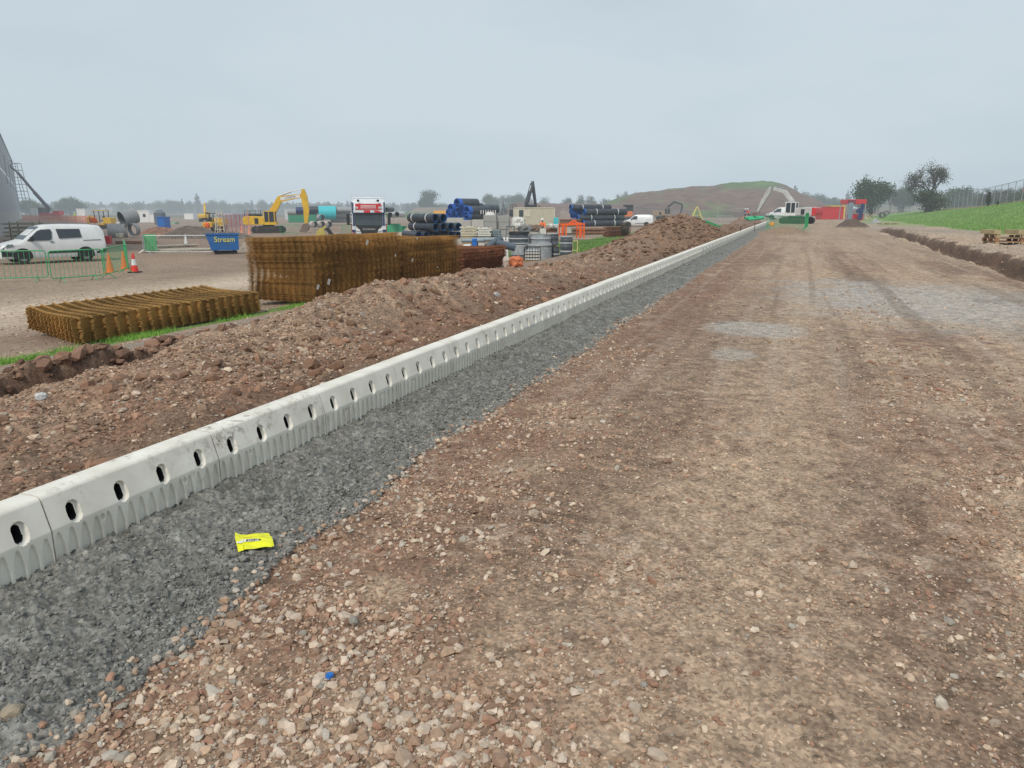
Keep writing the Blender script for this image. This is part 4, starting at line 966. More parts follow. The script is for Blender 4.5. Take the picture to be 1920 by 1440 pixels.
# black excavator behind the container
a = AT(985, 122)
excavator('black excavator with raised folded boom behind the cream container', (a[0], a[1], a[2]), math.radians(62), 1.0, M('black_machine_paint', (.03, .035, .04), rough=.4), 
          [(.3, 1.5, 1.0), (.5, 3.2, .9), (1.4, 4.6, .9), (2.4, 6.2, .8)], [(2.5, 6.6, .5), (2.75, 5.6, .9), (3.3, 4.0, .7), (3.7, 2.7, .5)], (3.7, 2.6, .3), rails=True)
a = AT(938, 185)
excavator('small far excavator with dark upright boom between the far trees and the container', (a[0], a[1], a[2]), math.radians(60), .85, M('grey_machine_paint', (.20, .21, .21), rough=.5), 
          [(.3, 1.5, 1.0), (.6, 2.8, .8), (1.0, 4.0, .8), (1.2, 5.0, .7)], [(1.2, 5.1, .5), (1.5, 4.4, .8), (2.3, 3.0, .7), (2.7, 2.4, .5)], (2.7, 2.3, .3))
a = AT(1246, 150)
excavator('dark excavator with curled boom in front of the earth hill', (a[0], a[1], a[2]), math.radians(-5), .8, M('tan_machine_paint', (.30, .22, .14), rough=.5),
          [(.3, 1.6, .9), (.9, 3.3, .9), (2.2, 4.3, .8), (3.8, 3.8, .6)], [(4.0, 4.0, .5), (4.1, 3.4, .9), (4.0, 2.4, .7), (3.6, 1.2, .5)], (3.5, 1.1, .3), armpaint=M('dark_boom_paint', (.05, .055, .065), rough=.5))
# grey and white excavator at the end of the road, boom to the left
a = AT(1494, 84)
GWH = M('pale_grey_machine_paint', (.50, .50, .49), rough=.45, dirt=.3)
excavator('grey white and red excavator with a quick hitch boom at the end of the kerb', (a[0], a[1], a[2]), math.radians(138), .80, GWH,
          [(.45, 1.45, 1.0), (.9, 3.0, .8), (2.05, 4.35, .75), (3.6, 4.75, .62)], [(4.05, 4.95, .5), (4.35, 4.3, 1.1), (5.1, 2.9, .9), (5.7, 1.65, .55)], (5.7, 1.5, -.2), accent=RED, cabcol=HELM, counter=RED, house_dir=-1, armpaint=GWH, fat=1.15)
# ================================================================== people
def skin_mesh(name, chains, mat, parent, levels=1):
    """chains: list of [(x,y,z,r),...]; first chain starts at the root, others name the index they join"""
    me = bpy.data.meshes.new(name); V = []; E = []; R = []
    for ch in chains:
        j = ch[0] if isinstance(ch[0], int) else None; pts = ch[1:] if j is not None else ch
        prev = j
        for p in pts:
            V.append(p[:3]); R.append(p[3]); i = len(V) - 1
            if prev is not None: E.append((prev, i))
            prev = i
    me.from_pydata(V, E, []); o = link(name, me, None, parent)
    m = o.modifiers.new('Skin', 'SKIN'); sv = me.skin_vertices[0].data
    for i, r in enumerate(R): sv[i].radius = (r, r)
    sv[0].use_root = True
    s = o.modifiers.new('Subdivision', 'SUBSURF'); s.levels = levels; s.render_levels = levels
    bpy.context.view_layer.update()
    m2 = bpy.data.meshes.new_from_object(o.evaluated_get(bpy.context.evaluated_depsgraph_get())); m2.name = name
    o.modifiers.clear(); o.data = m2; m2.materials.clear(); m2.materials.append(mat)
    for p in m2.polygons: p.use_smooth = True
    return o
def person(label, loc, rz, jacket, helmet=HELM, trousers=DCL, bend=0.0, reach=(.0, .0)):
    t = thing('person', label, 'person', loc, rz, 'workers on the site')
    c, s = math.cos(bend), math.sin(bend)
    def B(x, y, z):     # bends the upper body forward (+y) about the hips
        dz = z - .95; return (x, y * c + dz * s, .95 + dz * c - y * s)
    ch = [[(0, 0, .98, .13), (*B(0, .0, 1.15), .12), (*B(0, 0, 1.32), .15), (*B(0, -.01, 1.46), .09), (*B(0, .01, 1.55), .055), (*B(0, .02, 1.64), .085), (*B(0, .03, 1.72), .08)],
          [0, (.10, 0, .90, .10), (.12, .03, .50, .065), (.13, -.01, .10, .045), (.13, .13, .04, .045)],
          [0, (-.10, 0, .90, .10), (-.12, -.02, .50, .065), (-.13, -.08, .10, .045), (-.13, .06, .04, .045)]]
    for sg, rr in ((1, reach[0]), (-1, reach[1])):
        sh = B(sg * .19, 0, 1.42); el = (sh[0] + sg * .05, sh[1] + .06 + .2 * rr, sh[2] - .28 + .12 * rr); wr = (el[0] - sg * .03, el[1] + .14 + .12 * rr, el[2] - .22 + .3 * rr)
        ch.append([2, (*sh, .065), (*el, .045), (*wr, .03), (wr[0], wr[1] + .07, wr[2] - .05, .035)])
    body = skin_mesh('body', ch, SKIN, t)
    # clothing over the body
    jk = [[(*B(0, 0, .95), .155), (*B(0, .0, 1.15), .145), (*B(0, 0, 1.32), .175), (*B(0, -.01, 1.44), .12)]]
    for sg, rr in ((1, reach[0]), (-1, reach[1])):
        sh = B(sg * .19, 0, 1.42); el = (sh[0] + sg * .05, sh[1] + .06 + .2 * rr, sh[2] - .28 + .12 * rr); wr = (el[0] - sg * .03, el[1] + .12 + .1 * rr, el[2] - .18 + .26 * rr)
        jk.append([2, (*sh, .085), (*el, .062), (*wr, .05)])
    j = skin_mesh('jacket', jk, jacket, t)
    MB().cyl(B(0, 0, 1.13), B(0, 0, 1.18), .185, n=14).build('reflective_band', REFL, j)
    skin_mesh('trousers', [[(0, 0, .98, .15), (0, 0, .93, .14)], [0, (.10, 0, .88, .115), (.12, .03, .50, .085), (.13, -.01, .12, .065)], [0, (-.10, 0, .88, .115), (-.12, -.02, .50, .085), (-.13, -.08, .12, .065)]], trousers, t)
    h = B(0, .03, 1.74); m = MB()
    n = 14; rings = [[(h[0] + r * math.cos(2 * PI * i / n), h[1] + r * 1.15 * math.sin(2 * PI * i / n), h[2] + z) for i in range(n)] for r, z in ((.150, 0), (.128, .012), (.120, .06), (.085, .115), (.02, .135))]
    v = [p for r in rings for p in r]; m.raw(v, [(a * n + i, a * n + (i + 1) % n, (a + 1) * n + (i + 1) % n, (a + 1) * n + i) for a in range(4) for i in range(n)] + [tuple(range(n))]); m.build('helmet', helmet, t, smooth=True)
    for sg in (-1, 1): MB().box((sg * .13, .05 if sg > 0 else -.02, .05), (.11, .28, .10)).build('boot', BLACK, t, bevel=.02)
    e = B(0, .115, 1.665); f = MB()
    for sg in (-1, 1): f.box((sg * .032, e[1], e[2]), (.022, .012, .012))
    f.build('eyes', BLACK, body); q = B(0, .125, 1.635); MB().box(q, (.022, .03, .035)).build('nose', SKIN, body)
    return t
a = AT(1397, 128); person('worker in dark clothes and white helmet, left of the pair by the far fence', (a[0], a[1], a[2]), 2.6, NAVY, bend=.1)
a = AT(1404, 124); person('worker in red orange jacket stooping, right of the pair by the far fence', (a[0], a[1], a[2]), 2.0, HIVR, bend=.45, reach=(.4, .5))
a = AT(1018, 66); person('worker in orange jacket and white helmet bending behind the brown pipes', (a[0], a[1], a[2] - .1), 2.9, HIVO, bend=.35, reach=(.3, .3))
a = AT(141, 150); person('worker in yellow green jacket at the far left beside a white cabin', (a[0], a[1], a[2]), 3.0, M('lime_hivis_cloth', (.55, .75, .08), rough=.7, var=.05))

# ================================================================== pipes
PIPEB = M('bright_blue_lining', (.02, .11, .42), rough=.45, var=.2)
def pipe(label, p, q, r, mat=PIPE, inner=PIPEIN, ribs=0, wall=None, group='large plastic pipes', straps=(), cat='pipe', rib=.02, collar=None):
    c = Vector(p); d = Vector(q) - c; t = thing('pipe', label, cat, p, 0, group)
    wall = wall or r * .13
    MB().pipe((0, 0, 0), d, r, wall * .5, n=24, ribs=ribs, rib=rib).build('pipe_wall', mat, t, smooth=True)
    if inner: MB().pipe(-d.normalized() * .012, d * 1.0 + d.normalized() * .012, r - wall * .5 - .002, wall * .6, n=24).build('lining', inner, t, smooth=True)
    if collar: MB().pipe(-d.normalized() * .01, d.normalized() * collar, r + .015, wall * .5, n=24).build('socket', PIPEB, t, smooth=True)
    for k in straps: MB().pipe(d * k, d * (k + .06 / d.length), r + .012, .02, n=24).build('strap', HELM, t)
    return t
def pile(rows, base, dirv, r, L, labf, mat=PIPE, inner=PIPEIN, ribs=0, group='', straps=(), side=None, gap=1.03):
    """rows: pipe count per layer from the bottom; side = unit vector along which pipes are laid next to each other"""
    base = Vector(base); dv = Vector(dirv).normalized(); sd = Vector(side).normalized(); k = 0
    for j, n in enumerate(rows):
        for i in range(n):
            off = (i + j * .5) * 2 * r * gap; p = base + sd * off + Vector((0, 0, r + j * r * 1.80)); p = p + dv * float(rng.normal(0, .08))
            pipe(labf(j, i, k), tuple(p), tuple(p + dv * L), r, mat, inner, ribs, group=group, straps=straps); k += 1
def col(u, Y, z=0): a = AT(u, Y); return (a[0], a[1], a[2] + z)
# bundle right of the lorry: two layers of blue lined pipes, open ends towards the camera on the right
Y = 43.0; mp = Y / 1434
g0 = col(862, Y)
D1 = Vector((-1.0, .30, 0)).normalized(); S1 = Vector((-.45, -.05, 0))
bz = HV(438, Y)
for i, (u, lab, L) in enumerate(((818, 'bottom row pipe, leftmost open end, of the strapped blue lined bundle', 2.5), (832, 'bottom row pipe, second open end from left, of the strapped blue lined bundle', 1.6), (846, 'bottom row pipe, third open end from left, of the strapped blue lined bundle', 1.6), (860, 'bottom row pipe, rightmost open end, of the strapped blue lined bundle', 1.6))):
    c = col(u, Y - .1 + i * .12); c = (c[0], c[1], HV(425.5, Y)); pipe(lab, c, tuple(Vector(c) + Vector((-.66, .75, 0)).normalized() * 2.5), .235, group='blue lined pipes stacked right of the lorry', straps=(.75,) if i == 0 else ())
for i, (u, lab) in enumerate(((817, 'upper strapped blue lined pipe lying along the bundle, left of the two on top'), (832, 'upper blue lined pipe, right of the two on top of the bundle'))):
    c = col(u, Y + .0 + i * .12); c = (c[0], c[1], HV(409, Y)); pipe(lab, c, tuple(Vector(c) + Vector((-.66, .75, 0)).normalized() * 2.5), .25, group='blue lined pipes stacked right of the lorry', straps=(.25, .82))
for i, u in enumerate((785, 800, 818, 846, 860)):
    c = col(u, Y + .3); c = (c[0], c[1], HV(441, Y)); pipe('blue lined pipe in the lowest layer, hidden behind the mesh stack top', c, tuple(Vector(c) + Vector((-.5, 1, 0)).normalized() * 2.5), .20, group='blue lined pipes stacked right of the lorry')
# pile of large blue ended pipes beyond
Y = 78; DD = Vector((.74, .67, 0)).normalized(); PIPEB = M('bright_blue_lining', (.02, .11, .42), rough=.45, var=.2)
names = {}
def bp(u, v, r, L, lab, Yd=0): c = col(u, Y + Yd); pipe(lab, (c[0], c[1], HV(v, Y)), tuple(Vector((c[0], c[1], HV(v, Y))) + DD * L), r, PIPE, PIPEB, group='big blue ended pipes in the far pile', ribs=0, collar=.45)
bp(857, 381.5, .50, 2.6, 'topmost pipe of the big blue ended pile')
for u, v, nm in ((845, 391, 'left'), (857, 390, 'middle'), (865, 389, 'right')): bp(u, v, .46, 2.7, nm + ' pipe in the second layer of the big blue ended pile', .3)
for i, (u, v) in enumerate(((841, 400), (850, 401), (860, 400), (869, 399))): bp(u, v, .44, 2.6, ['leftmost', 'second', 'third', 'rightmost'][i] + ' pipe in the third layer of the big blue ended pile', .5)
for i, u in enumerate((843, 853, 863, 872)): bp(u, 407.5, .44, 2.6, ['leftmost', 'second', 'third', 'rightmost'][i] + ' pipe in the bottom layer of the big blue ended pile', .7)
for u, v, L, nm in ((875, 395.5, 2.9, 'upper'), (873, 405.5, 3.0, 'lower')): bp(u, v, .48, L, nm + ' dark pipe lying right of the big blue ended pile', -.4)
bp(900, 392.5, .44, 2.4, 'dark pipe with a pale stillage of posts in front, right of the far pile', 3)
bp(886, 388.5, .30, 3.6, 'long thin dark pipe behind the big blue ended pile', 6)
# long strapped stack right of the container
Y = 74
lay = ((1072, 1165, 412, 5.0), (1068, 1165, 401.5, 5), (1068, 1160, 392, 5))
DL = Vector((1, .35, 0)).normalized()
def lp(u, v, L, lab, dY=0, r=.31): c = col(u, Y + dY); p = Vector((c[0], c[1], HV(v, Y))); pipe(lab, tuple(p), tuple(p + DL * L), r, group='long strapped blue lined pipes', straps=(.28, .78), rib=.01, collar=.5 if r < .3 else .12)
lp(1092, 419, 4.3, 'front pipe in the bottom layer of the long strapped stack')
lp(1082, 408.5, 5.0, 'front pipe in the second layer of the long strapped stack', .1)
lp(1094, 397.5, 4.6, 'front pipe in the third layer of the long strapped stack', .3)
lp(1069, 389.5, 4.3, 'top pipe of the long strapped stack', .6)
for i, (u, v) in enumerate(((1083, 418), (1074, 415), (1071, 404), (1078, 398), (1083, 396), (1069, 397))): lp(u, v, 4.3, ['second', 'third', 'fourth', 'fifth', 'sixth', 'seventh'][i] + ' of the blue mouthed pipes bunched at the left end of the long strapped stack', .7 + .3 * i, .24)
# teal tank and grey pipes left of the lorry
Y = 118
c = col(598, Y); p = Vector((c[0], c[1], HV(399, Y))); pipe('large turquoise pipe left of the lorry', tuple(p), tuple(p + Vector((1, .25, 0)).normalized() * 2.6), 1.02, TEAL, M('teal_dark_lining', (.02, .2, .24)), group='pipes left of the lorry', wall=.12)
for i, (u, v, L, r, m, lab) in enumerate(((556, 395, 3.0, .55, NAVY, 'navy blue pipe behind the yellow stick of the excavator'), (578, 393.5, 4.3, .55, PIPE, 'dark ribbed pipe behind the turquoise pipe'),
      (624, 393.5, 1.5, .42, GPIPE, 'short grey pipe at top of the pile, left one'), (642, 393.5, 1.6, .42, GPIPE, 'short grey pipe at top of the pile, right one'), (619, 402.5, 1.5, .50, GPIPE, 'grey pipe in the middle of the pile, left one'), (637, 402.5, 1.6, .50, GPIPE, 'grey pipe in the middle of the pile, right one'),
      (620, 413, 3.2, .40, GPIPE, 'long grey pipe at the bottom of the pile left of the lorry'), (540, 398, 2.2, .45, GPIPE, 'pale pipe seen under the yellow boom'))):
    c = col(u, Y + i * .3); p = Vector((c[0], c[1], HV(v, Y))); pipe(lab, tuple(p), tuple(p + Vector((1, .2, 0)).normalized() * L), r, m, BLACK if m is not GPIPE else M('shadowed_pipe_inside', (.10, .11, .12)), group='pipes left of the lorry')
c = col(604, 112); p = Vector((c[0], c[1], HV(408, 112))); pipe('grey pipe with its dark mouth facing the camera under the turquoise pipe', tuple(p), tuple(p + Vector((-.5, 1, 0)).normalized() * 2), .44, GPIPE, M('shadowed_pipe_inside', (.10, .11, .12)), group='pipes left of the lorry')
for i, u in enumerate((590, 604, 617)):
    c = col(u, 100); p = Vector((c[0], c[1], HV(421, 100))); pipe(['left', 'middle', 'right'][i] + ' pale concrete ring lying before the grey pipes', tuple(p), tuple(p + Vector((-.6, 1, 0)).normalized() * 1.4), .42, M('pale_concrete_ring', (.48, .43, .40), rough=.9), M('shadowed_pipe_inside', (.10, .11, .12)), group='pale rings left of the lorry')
for i, (u, v, nm) in enumerate(((725, 393, 'upper'), (732, 403, 'middle'), (745, 402, 'right'))):
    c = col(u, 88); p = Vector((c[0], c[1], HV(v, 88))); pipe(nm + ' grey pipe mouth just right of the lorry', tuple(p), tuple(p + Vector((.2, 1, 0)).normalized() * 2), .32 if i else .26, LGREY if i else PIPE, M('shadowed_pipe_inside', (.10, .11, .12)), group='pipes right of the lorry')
c = col(742, 90); MB().box((0, 0, .35), (2.4, 1, .7)).box((-.2, 0, .8), (1.4, .9, .3)).build('crate', M('green_plastic', (.04, .33, .16)), None, c); tag(bpy.context.scene.objects['crate'], 'green plastic crates under the grey pipes right of the lorry', 'crate')

# big grey corrugated rings at the left
for u, v, r, L, d, lab in ((229, 411, .78, 1.4, (.75, .9, .35), 'big tilted grey pipe resting on others behind the white van'), (200, 433, .72, 1.7, (1, .5, 0), 'grey pipe lying on the ground just right of the van roof'), (247, 431, .62, .35, (.35, 1, .15), 'open grey pipe ring lying below the tilted pipe')):
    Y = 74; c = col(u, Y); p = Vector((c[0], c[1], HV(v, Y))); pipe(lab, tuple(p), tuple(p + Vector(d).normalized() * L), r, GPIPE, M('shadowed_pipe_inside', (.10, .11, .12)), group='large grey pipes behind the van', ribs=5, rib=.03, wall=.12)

# ================================================================== heaps of soil and sand
def heap(label, u, v, wpx, hpx, colr, Y=None, dx=1.0, seed=1, name='soil_heap', depth=1.0, clod=.12, skew=0):
    """u,v: pixel of the middle of its foot"""
    a = AT(u, Y) if Y else GP(u, v); Y = a[1]; mp_ = Y / 1434; R = wpx * mp_ / 2; H = hpx * mp_
    nr, na = 22, 56; V = []; F = []
    for i in range(nr + 1):
        for j in range(na):
            k = i / nr; an = 2 * PI * j / na; x = k * math.cos(an); y = k * math.sin(an); V.append((x, y, 0))
    V = np.array(V); k = np.hypot(V[:, 0], V[:, 1]); n = fbm(V[:, 0] * 2.2 + seed * 9, V[:, 1] * 2.2, 4, seed); n2 = fbm(V[:, 0] * 7 + seed, V[:, 1] * 7, 3, seed + 5)
    h = np.clip(1 - k ** 1.25 + .28 * n * (1 - k), 0, 2) + clod * n2 * (k < .97) * .6
    X = V[:, 0] * R * (1 + .15 * n) + skew * R * h; Yy = V[:, 1] * R * depth; Z = h * H - .08
    cc = np.array(colr)[None] * (1 + .35 * n2 + .25 * n)[:, None]
    for i in range(nr):
        for j in range(na): q = i * na + j; q2 = i * na + (j + 1) % na; F.append((q, q2, q2 + na, q + na))
    me = np_mesh(name, np.stack([X, Yy, Z], 1), np.array(F)[:, ::-1], np.clip(cc, .02, .8), smooth=True)
    me.flip_normals() if me.polygons[0].normal.z < 0 else None
    o = link(name, me, M('heap_soil', attr=True, rough=.95, var=.25, scale=3, bump=.6, bscale=4, spec=.2), None, a); tag(o, label, 'heap', 'heaps of earth and sand', 'thing'); return o
heap('red brown earth heap behind the green sheeted barrier', 300, 441, 85, 19, (.235, .130, .092), seed=1)
heap('long dark grey brown earth heap behind the blue skip, left hump', 360, 446, 120, 27, (.145, .115, .095), seed=2)
heap('long dark grey brown earth heap behind the blue skip, right tail', 430, 447, 110, 15, (.150, .122, .102), seed=3)
heap('smooth pale sand cone left of the blue lined pipes', 783, 436, 112, 31, (.40, .33, .27), Y=66, seed=4, clod=.02)
heap('grey stone heap left of the lorry cab', 640, 438, 60, 13, (.27, .25, .23), Y=72, seed=5, clod=.05)
heap('low brown earth heap before the excavated ground, centre left', 700, 440, 120, 8, (.27, .20, .16), Y=62, seed=6)
heap('rubble heap at the right of the blue skip', 465, 470, 46, 22, (.31, .26, .22), seed=7, Y=48)
heap('reddish mound with grey stones at the end of the far fence', 1400, 418, 60, 14, (.22, .135, .10), Y=84, seed=8)
heap('brown heap beside the trench head, right of the dark one', 1618, 427, 26, 10, (.17, .12, .09), Y=66, seed=9)
heap('grey heap of rock beyond the right hand verge', 1642, 415, 22, 12, (.30, .30, .29), Y=86, seed=10, clod=.05)
heap('dark red clod heap behind the grass patch', 1078, 410, 60, 8, (.20, .13, .11), Y=120, seed=11)
heap('grey earth mound behind the long pipes', 1060, 402, 70, 22, (.22, .17, .15), Y=150, seed=12)

# ================================================================== planks, pallets, blocks
def planks(label, p, q, n, mat=WOOD, w=.22, h=.045, layers=3, group='timber stacks', L=None, fan=.02):
    a = GP(*p) if len(p) == 2 else p; b = GP(*q) if len(q) == 2 else q
    rz = math.atan2(b[1] - a[1], b[0] - a[0]); L = L or math.hypot(b[0] - a[0], b[1] - a[1]); t = thing('plank_stack', label, 'planks', a, rz, group)
    for k in range(layers):
        for i in range(n):
            m = MB().at((0, 0, 0), (0, 0, float(rng.normal(0, fan)))); m.box((L / 2 + float(rng.normal(0, L * .04)), i * w * 1.08, .08 + k * h * 1.25), (L * float(rng.uniform(.86, 1)), w, h)); m.build('plank', mat, t)
    for x in (.15, .5, .85): MB().box((L * x, n * w / 2, .03), (.08, n * w, .055)).build('bearer', PWOOD, t)
    return t
PALE = M('pale_scaffold_board', (.56, .52, .41), rough=.8, var=.15, scale=5)
planks('long pale boards lying on the ground left of the blue skip', (270, 474), (404, 470), 4, PALE, layers=2)
planks('second layer of pale boards behind, under the green sheet', (272, 466), (370, 462), 3, PALE, layers=2)
def board_stack(label, u0, u1, v0, v1, Y, mat, n, D=1.2, group='stacks of boards beside the pipes'):
    a = AT(u0, Y); z0 = HV(v1, Y); L = (u1 - u0) * Y / 1434; H = (v1 - v0) * Y / 1434; t = thing('board_stack', label, 'boards', (a[0], a[1], z0), -.04, group)
    hh = H / n
    for k in range(n):
        MB().box((L / 2 + float(rng.normal(0, .03)), D / 2, (k + .45) * hh), (L, D, hh * .72)).build('board', mat, t)
        MB().box((L * .2, D / 2, (k + .92) * hh), (.07, D, hh * .16)).box((L * .8, D / 2, (k + .92) * hh), (.07, D, hh * .16)).build('spacer', PWOOD, t)
    lg = max(0, z0 - a[2])
    if lg > .05: MB().box((L / 2, D / 2, -lg / 2), (L * .9, D * .9, lg)).build('pallet_base', PWOOD, t)
    return t
Y = 41
board_stack('cream board stack just right of the blue pipe mouths', 864, 895, 425, 443, Y, PALE, 6)
board_stack('white board stack right of the cream one', 895.5, 921, 427, 443, Y - .3, M('white_board', (.68, .67, .62), rough=.7, var=.06), 5)
board_stack('mixed lower timber stack under the cream boards', 864, 884, 445, 451, Y - 1, WOOD, 3)
board_stack('grey plastic bundle right of the white boards', 922, 938, 431, 447, Y, M('grey_plastic_sheet', (.20, .25, .29)), 4)
def pallet(label, loc, rz, k=1.0, tilt=0, group='wooden pallets', mat=PWOOD, L=1.2, W=1.0):
    t = thing('pallet', label, 'pallet', loc, rz, group); t.rotation_euler = (tilt, 0, rz)
    for i in range(6): MB().box((L / 2, .06 + i * (W - .12) / 5, .134), (L, .11, .02)).build('top_board', mat, t)
    for y in (.05, W / 2, W - .05):
        for x in (.07, L / 2, L - .07): MB().box((x, y, .068), (.14, .10, .095)).build('block', mat, t)
        MB().box((L / 2, y, .011), (L, .10, .02)).build('base_board', mat, t)
    for x in (.07, L / 2, L - .07): MB().box((x, W / 2, .119), (.14, W, .010)).build('cross_board', mat, t)
    t.scale = (k, k, k); return t
def pile_pal(labs, u, v, L, rz=0.0, Y=None, mat=PWOOD, W=1.0, group='wooden pallets'):
    a = AT(u, Y) if Y else GP(u, v)
    for i, l in enumerate(labs): pallet(l, (a[0] + float(rng.normal(0, .02)), a[1], a[2] + i * .147), rz + float(rng.normal(0, .03)), mat=mat, L=L, W=W)
GP_PALE = M('weathered_pallet_wood', (.44, .35, .20), rough=.85, var=.25, rand=.2)
a = GP(1866, 461)
pallet('bottom pallet of the stack on the right hand verge', a, -.05, mat=GP_PALE, L=2.1, W=.9); pallet('second pallet of the stack on the right hand verge', (a[0] - .02, a[1], a[2] + .147), -.02, mat=M('red_stained_pallet', (.36, .17, .10), var=.3), L=2.1, W=.9)
pallet('third pallet of the stack on the right hand verge', (a[0], a[1], a[2] + .294), -.06, mat=GP_PALE, L=2.1, W=.9)
t = thing('timber_offcuts', 'short timber posts laid over the pallet stack on the right hand verge', 'timber', (a[0], a[1], a[2] + .45), -.04)
for x in (.0, .95, 1.9): MB().box((x, .45, .08), (.26, .95, .16)).build('post', GP_PALE, t)
a = GP(1655, 421); pallet('single flat pallet at the foot of the grass slope', a, .1, mat=GP_PALE, L=1.8)
a = GP(1626, 412); t = thing('timber_offcuts', 'broken boards lying beside the grey rock heap on the verge', 'timber', a, .4)
for i in range(4): MB().at((0, i * .2, .1 + i * .05), (0, -.35, .2 * i)).box((.9, 0, 0), (1.9, .12, .04)).build('board', GP_PALE, t)
pile_pal(['bottom pallet behind the dark red mesh stack', 'middle pallet behind the dark red mesh stack', 'top pallet carrying grey ducts behind the dark red mesh stack'], 872, 0, 1.35, Y=31.5, mat=GP_PALE, group='pallets behind the dark red mesh stack')
# blocks and concrete sections
def blk(label, u0, u1, v0, v1, Y, D=1.0, mat=BLOCK, cat='concrete block', name='concrete_block', lines=0, group='concrete blocks in the yard', rz=-.03, cap=False):
    a = AT(u0, Y); z0 = HV(v1, Y); L = (u1 - u0) * Y / 1434; H = (v1 - v0) * Y / 1434; z0 = min(z0, a[2] + .0) if z0 - a[2] < .6 else z0
    H = HV(v0, Y) - z0; t = thing(name, label, cat, (a[0], a[1], z0), rz, group)
    n = max(1, lines)
    for k in range(n): MB().box((L / 2, D / 2, (k + .5) * H / n), (L - (.03 if k % 2 else 0), D, H / n - .012)).build('course', mat, t, bevel=.02)
    if cap:
        m = MB(); m.at((L / 2, D / 2, H)); m.cyl((0, 0, -.02), (0, 0, .22), L * .42, L * .25, n=12); m.build('wrapping', BAG, t)
    if z0 - a[2] > .3: MB().box((L / 2, D / 2, -(z0 - a[2]) / 2), (L * .95, D * .9, z0 - a[2])).build('plinth', mat, t)
    return t
blk('tall grey block stack with a white wrapped top, left of the pair', 906, 931, 403, 430, 58, 1.0, lines=2, cap=True)
blk('tall grey block stack beside the container, right of the pair', 932, 955, 404, 430, 58.5, 1.0, lines=2)
PB = M('pale_concrete', (.46, .45, .42), rough=.9, var=.08)
blk('long pale low block behind the blue pipe mouths', 838, 868, 408.5, 424, 62, 1.4, PB)
blk('pale block left of the tall grey stacks', 855, 884, 413, 430, 56, 1.2, M('warm_pale_concrete', (.42, .41, .38), rough=.9))
blk('pale block touching the tall grey stacks', 884.5, 907, 412, 430, 55.5, 1.2, PB)
# white bulk bags
def bag(label, u, v, wpx, hpx, Y=None, mat=BAG, name='bulk_bag', cat='bag', group='sacks and bags in the yard', seed=0, D=.9, lift=0):
    a = AT(u, Y) if Y else GP(u, v); mp_ = a[1] / 1434; W = wpx * mp_; H = hpx * mp_
    r = np.random.default_rng(seed); bm = bmesh.new(); bmesh.ops.create_icosphere(bm, subdivisions=4, radius=1)
    for q in bm.verts:
        c = q.co.copy(); e = 4.0; k = (abs(c.x) ** e + abs(c.y) ** e + abs(c.z) ** e) ** (1 / e); c /= k
        nn = float(fbm(A(c.x * 2.6 + seed * 3), A(c.y * 2.4 + c.z * 3.1), 4, seed)); c *= 1 + .42 * nn
        q.co = (c.x * W / 2, c.y * W / 2 * D, max(0, (c.z * .5 + .5)) * H)
    me = bpy.data.meshes.new(name); bm.to_mesh(me); bm.free()
    for p in me.polygons: p.use_smooth = True
    o = link(name, me, mat, None, (a[0], a[1], (a[2] if not v or Y is None else HV(v, Y)) + lift), float(r.uniform(0, 1))); tag(o, label, cat, group, 'thing'); return o
bag('large white bulk bag in front of the container window', 972, 430, 25, 21, 50, seed=3)
bag('small white sack between the container and the rust pipes, left one', 1034, 427, 11, 7, 60, seed=4); bag('small white sack between the container and the rust pipes, right one', 1043, 427, 10, 6, 60, seed=5)
bag('white sack lying before the leaning dark ducts', 932, 470, 15, 8, 30, seed=6)
OB = M('orange_net_bag', (.58, .18, .08), rough=.8, var=.4, scale=6, bump=.4)
a = bag('bundle of orange net bags between the mesh stack and the wire cage', 968, 502, 24, 21, seed=7, mat=OB, name='net_bag'); bag('torn pale sack pressed against the end of the dark red mesh stack', 950, 503, 15, 20, seed=8, mat=M('dirty_sack', (.50, .42, .36), bump=.3))
bag('white folded sacks showing over the top of the cage', 1000, 478, 26, 7, 31, seed=9)
# container
def container():
    Y = 111; a = AT(963, Y); L = (1040 - 963) * Y / 1434; H = 2.59; t = thing('shipping_container', 'cream corrugated container with a dark window opening at its left end', 'container', (a[0], a[1], a[2]), 0)
    m = MB(); n = 60; pts = []
    for side, y in ((0, 0), (1, 2.4)):
        for i in range(n): x0 = 1.6 + (L - 1.6) * i / n; w_ = (L - 1.6) / n; m.box((x0 + w_ * .27, y, H / 2), (w_ * .56, .06, H - .2)); m.box((x0 + w_ * .77, y + .02 * (1 if side else -1) * -1, H / 2), (w_ * .46, .03, H - .2))
        m.build('corrugated_side', CREAM, t); m = MB()
    MB().box((.8, 0, H / 2), (1.6, .05, H - .1)).box((L / 2, 1.2, H - .03), (L, 2.42, .06)).box((0, 1.2, H / 2), (.06, 2.4, H)).box((L, 1.2, H / 2), (.06, 2.4, H)).box((L / 2, 1.2, .1), (L, 2.4, .12)).box((L / 2, 2.4, H / 2), (L, .03, H)).build('shell', CREAM, t)
    MB().box((L / 2, -.04, H - .06), (L, .06, .14)).box((L / 2, -.04, .08), (L, .06, .14)).box((0.02, -.04, H / 2), (.14, .06, H)).box((L - .02, -.04, H / 2), (.14, .06, H)).build('frame', CREAM, t)
    MB().box((1.1, -.05, 1.75), (.62, .06, .95)).build('window', GLASS, t); MB().box((2.0, -.05, 1.75), (.9, .05, .95)).build('shutter', PALE, t)
container()

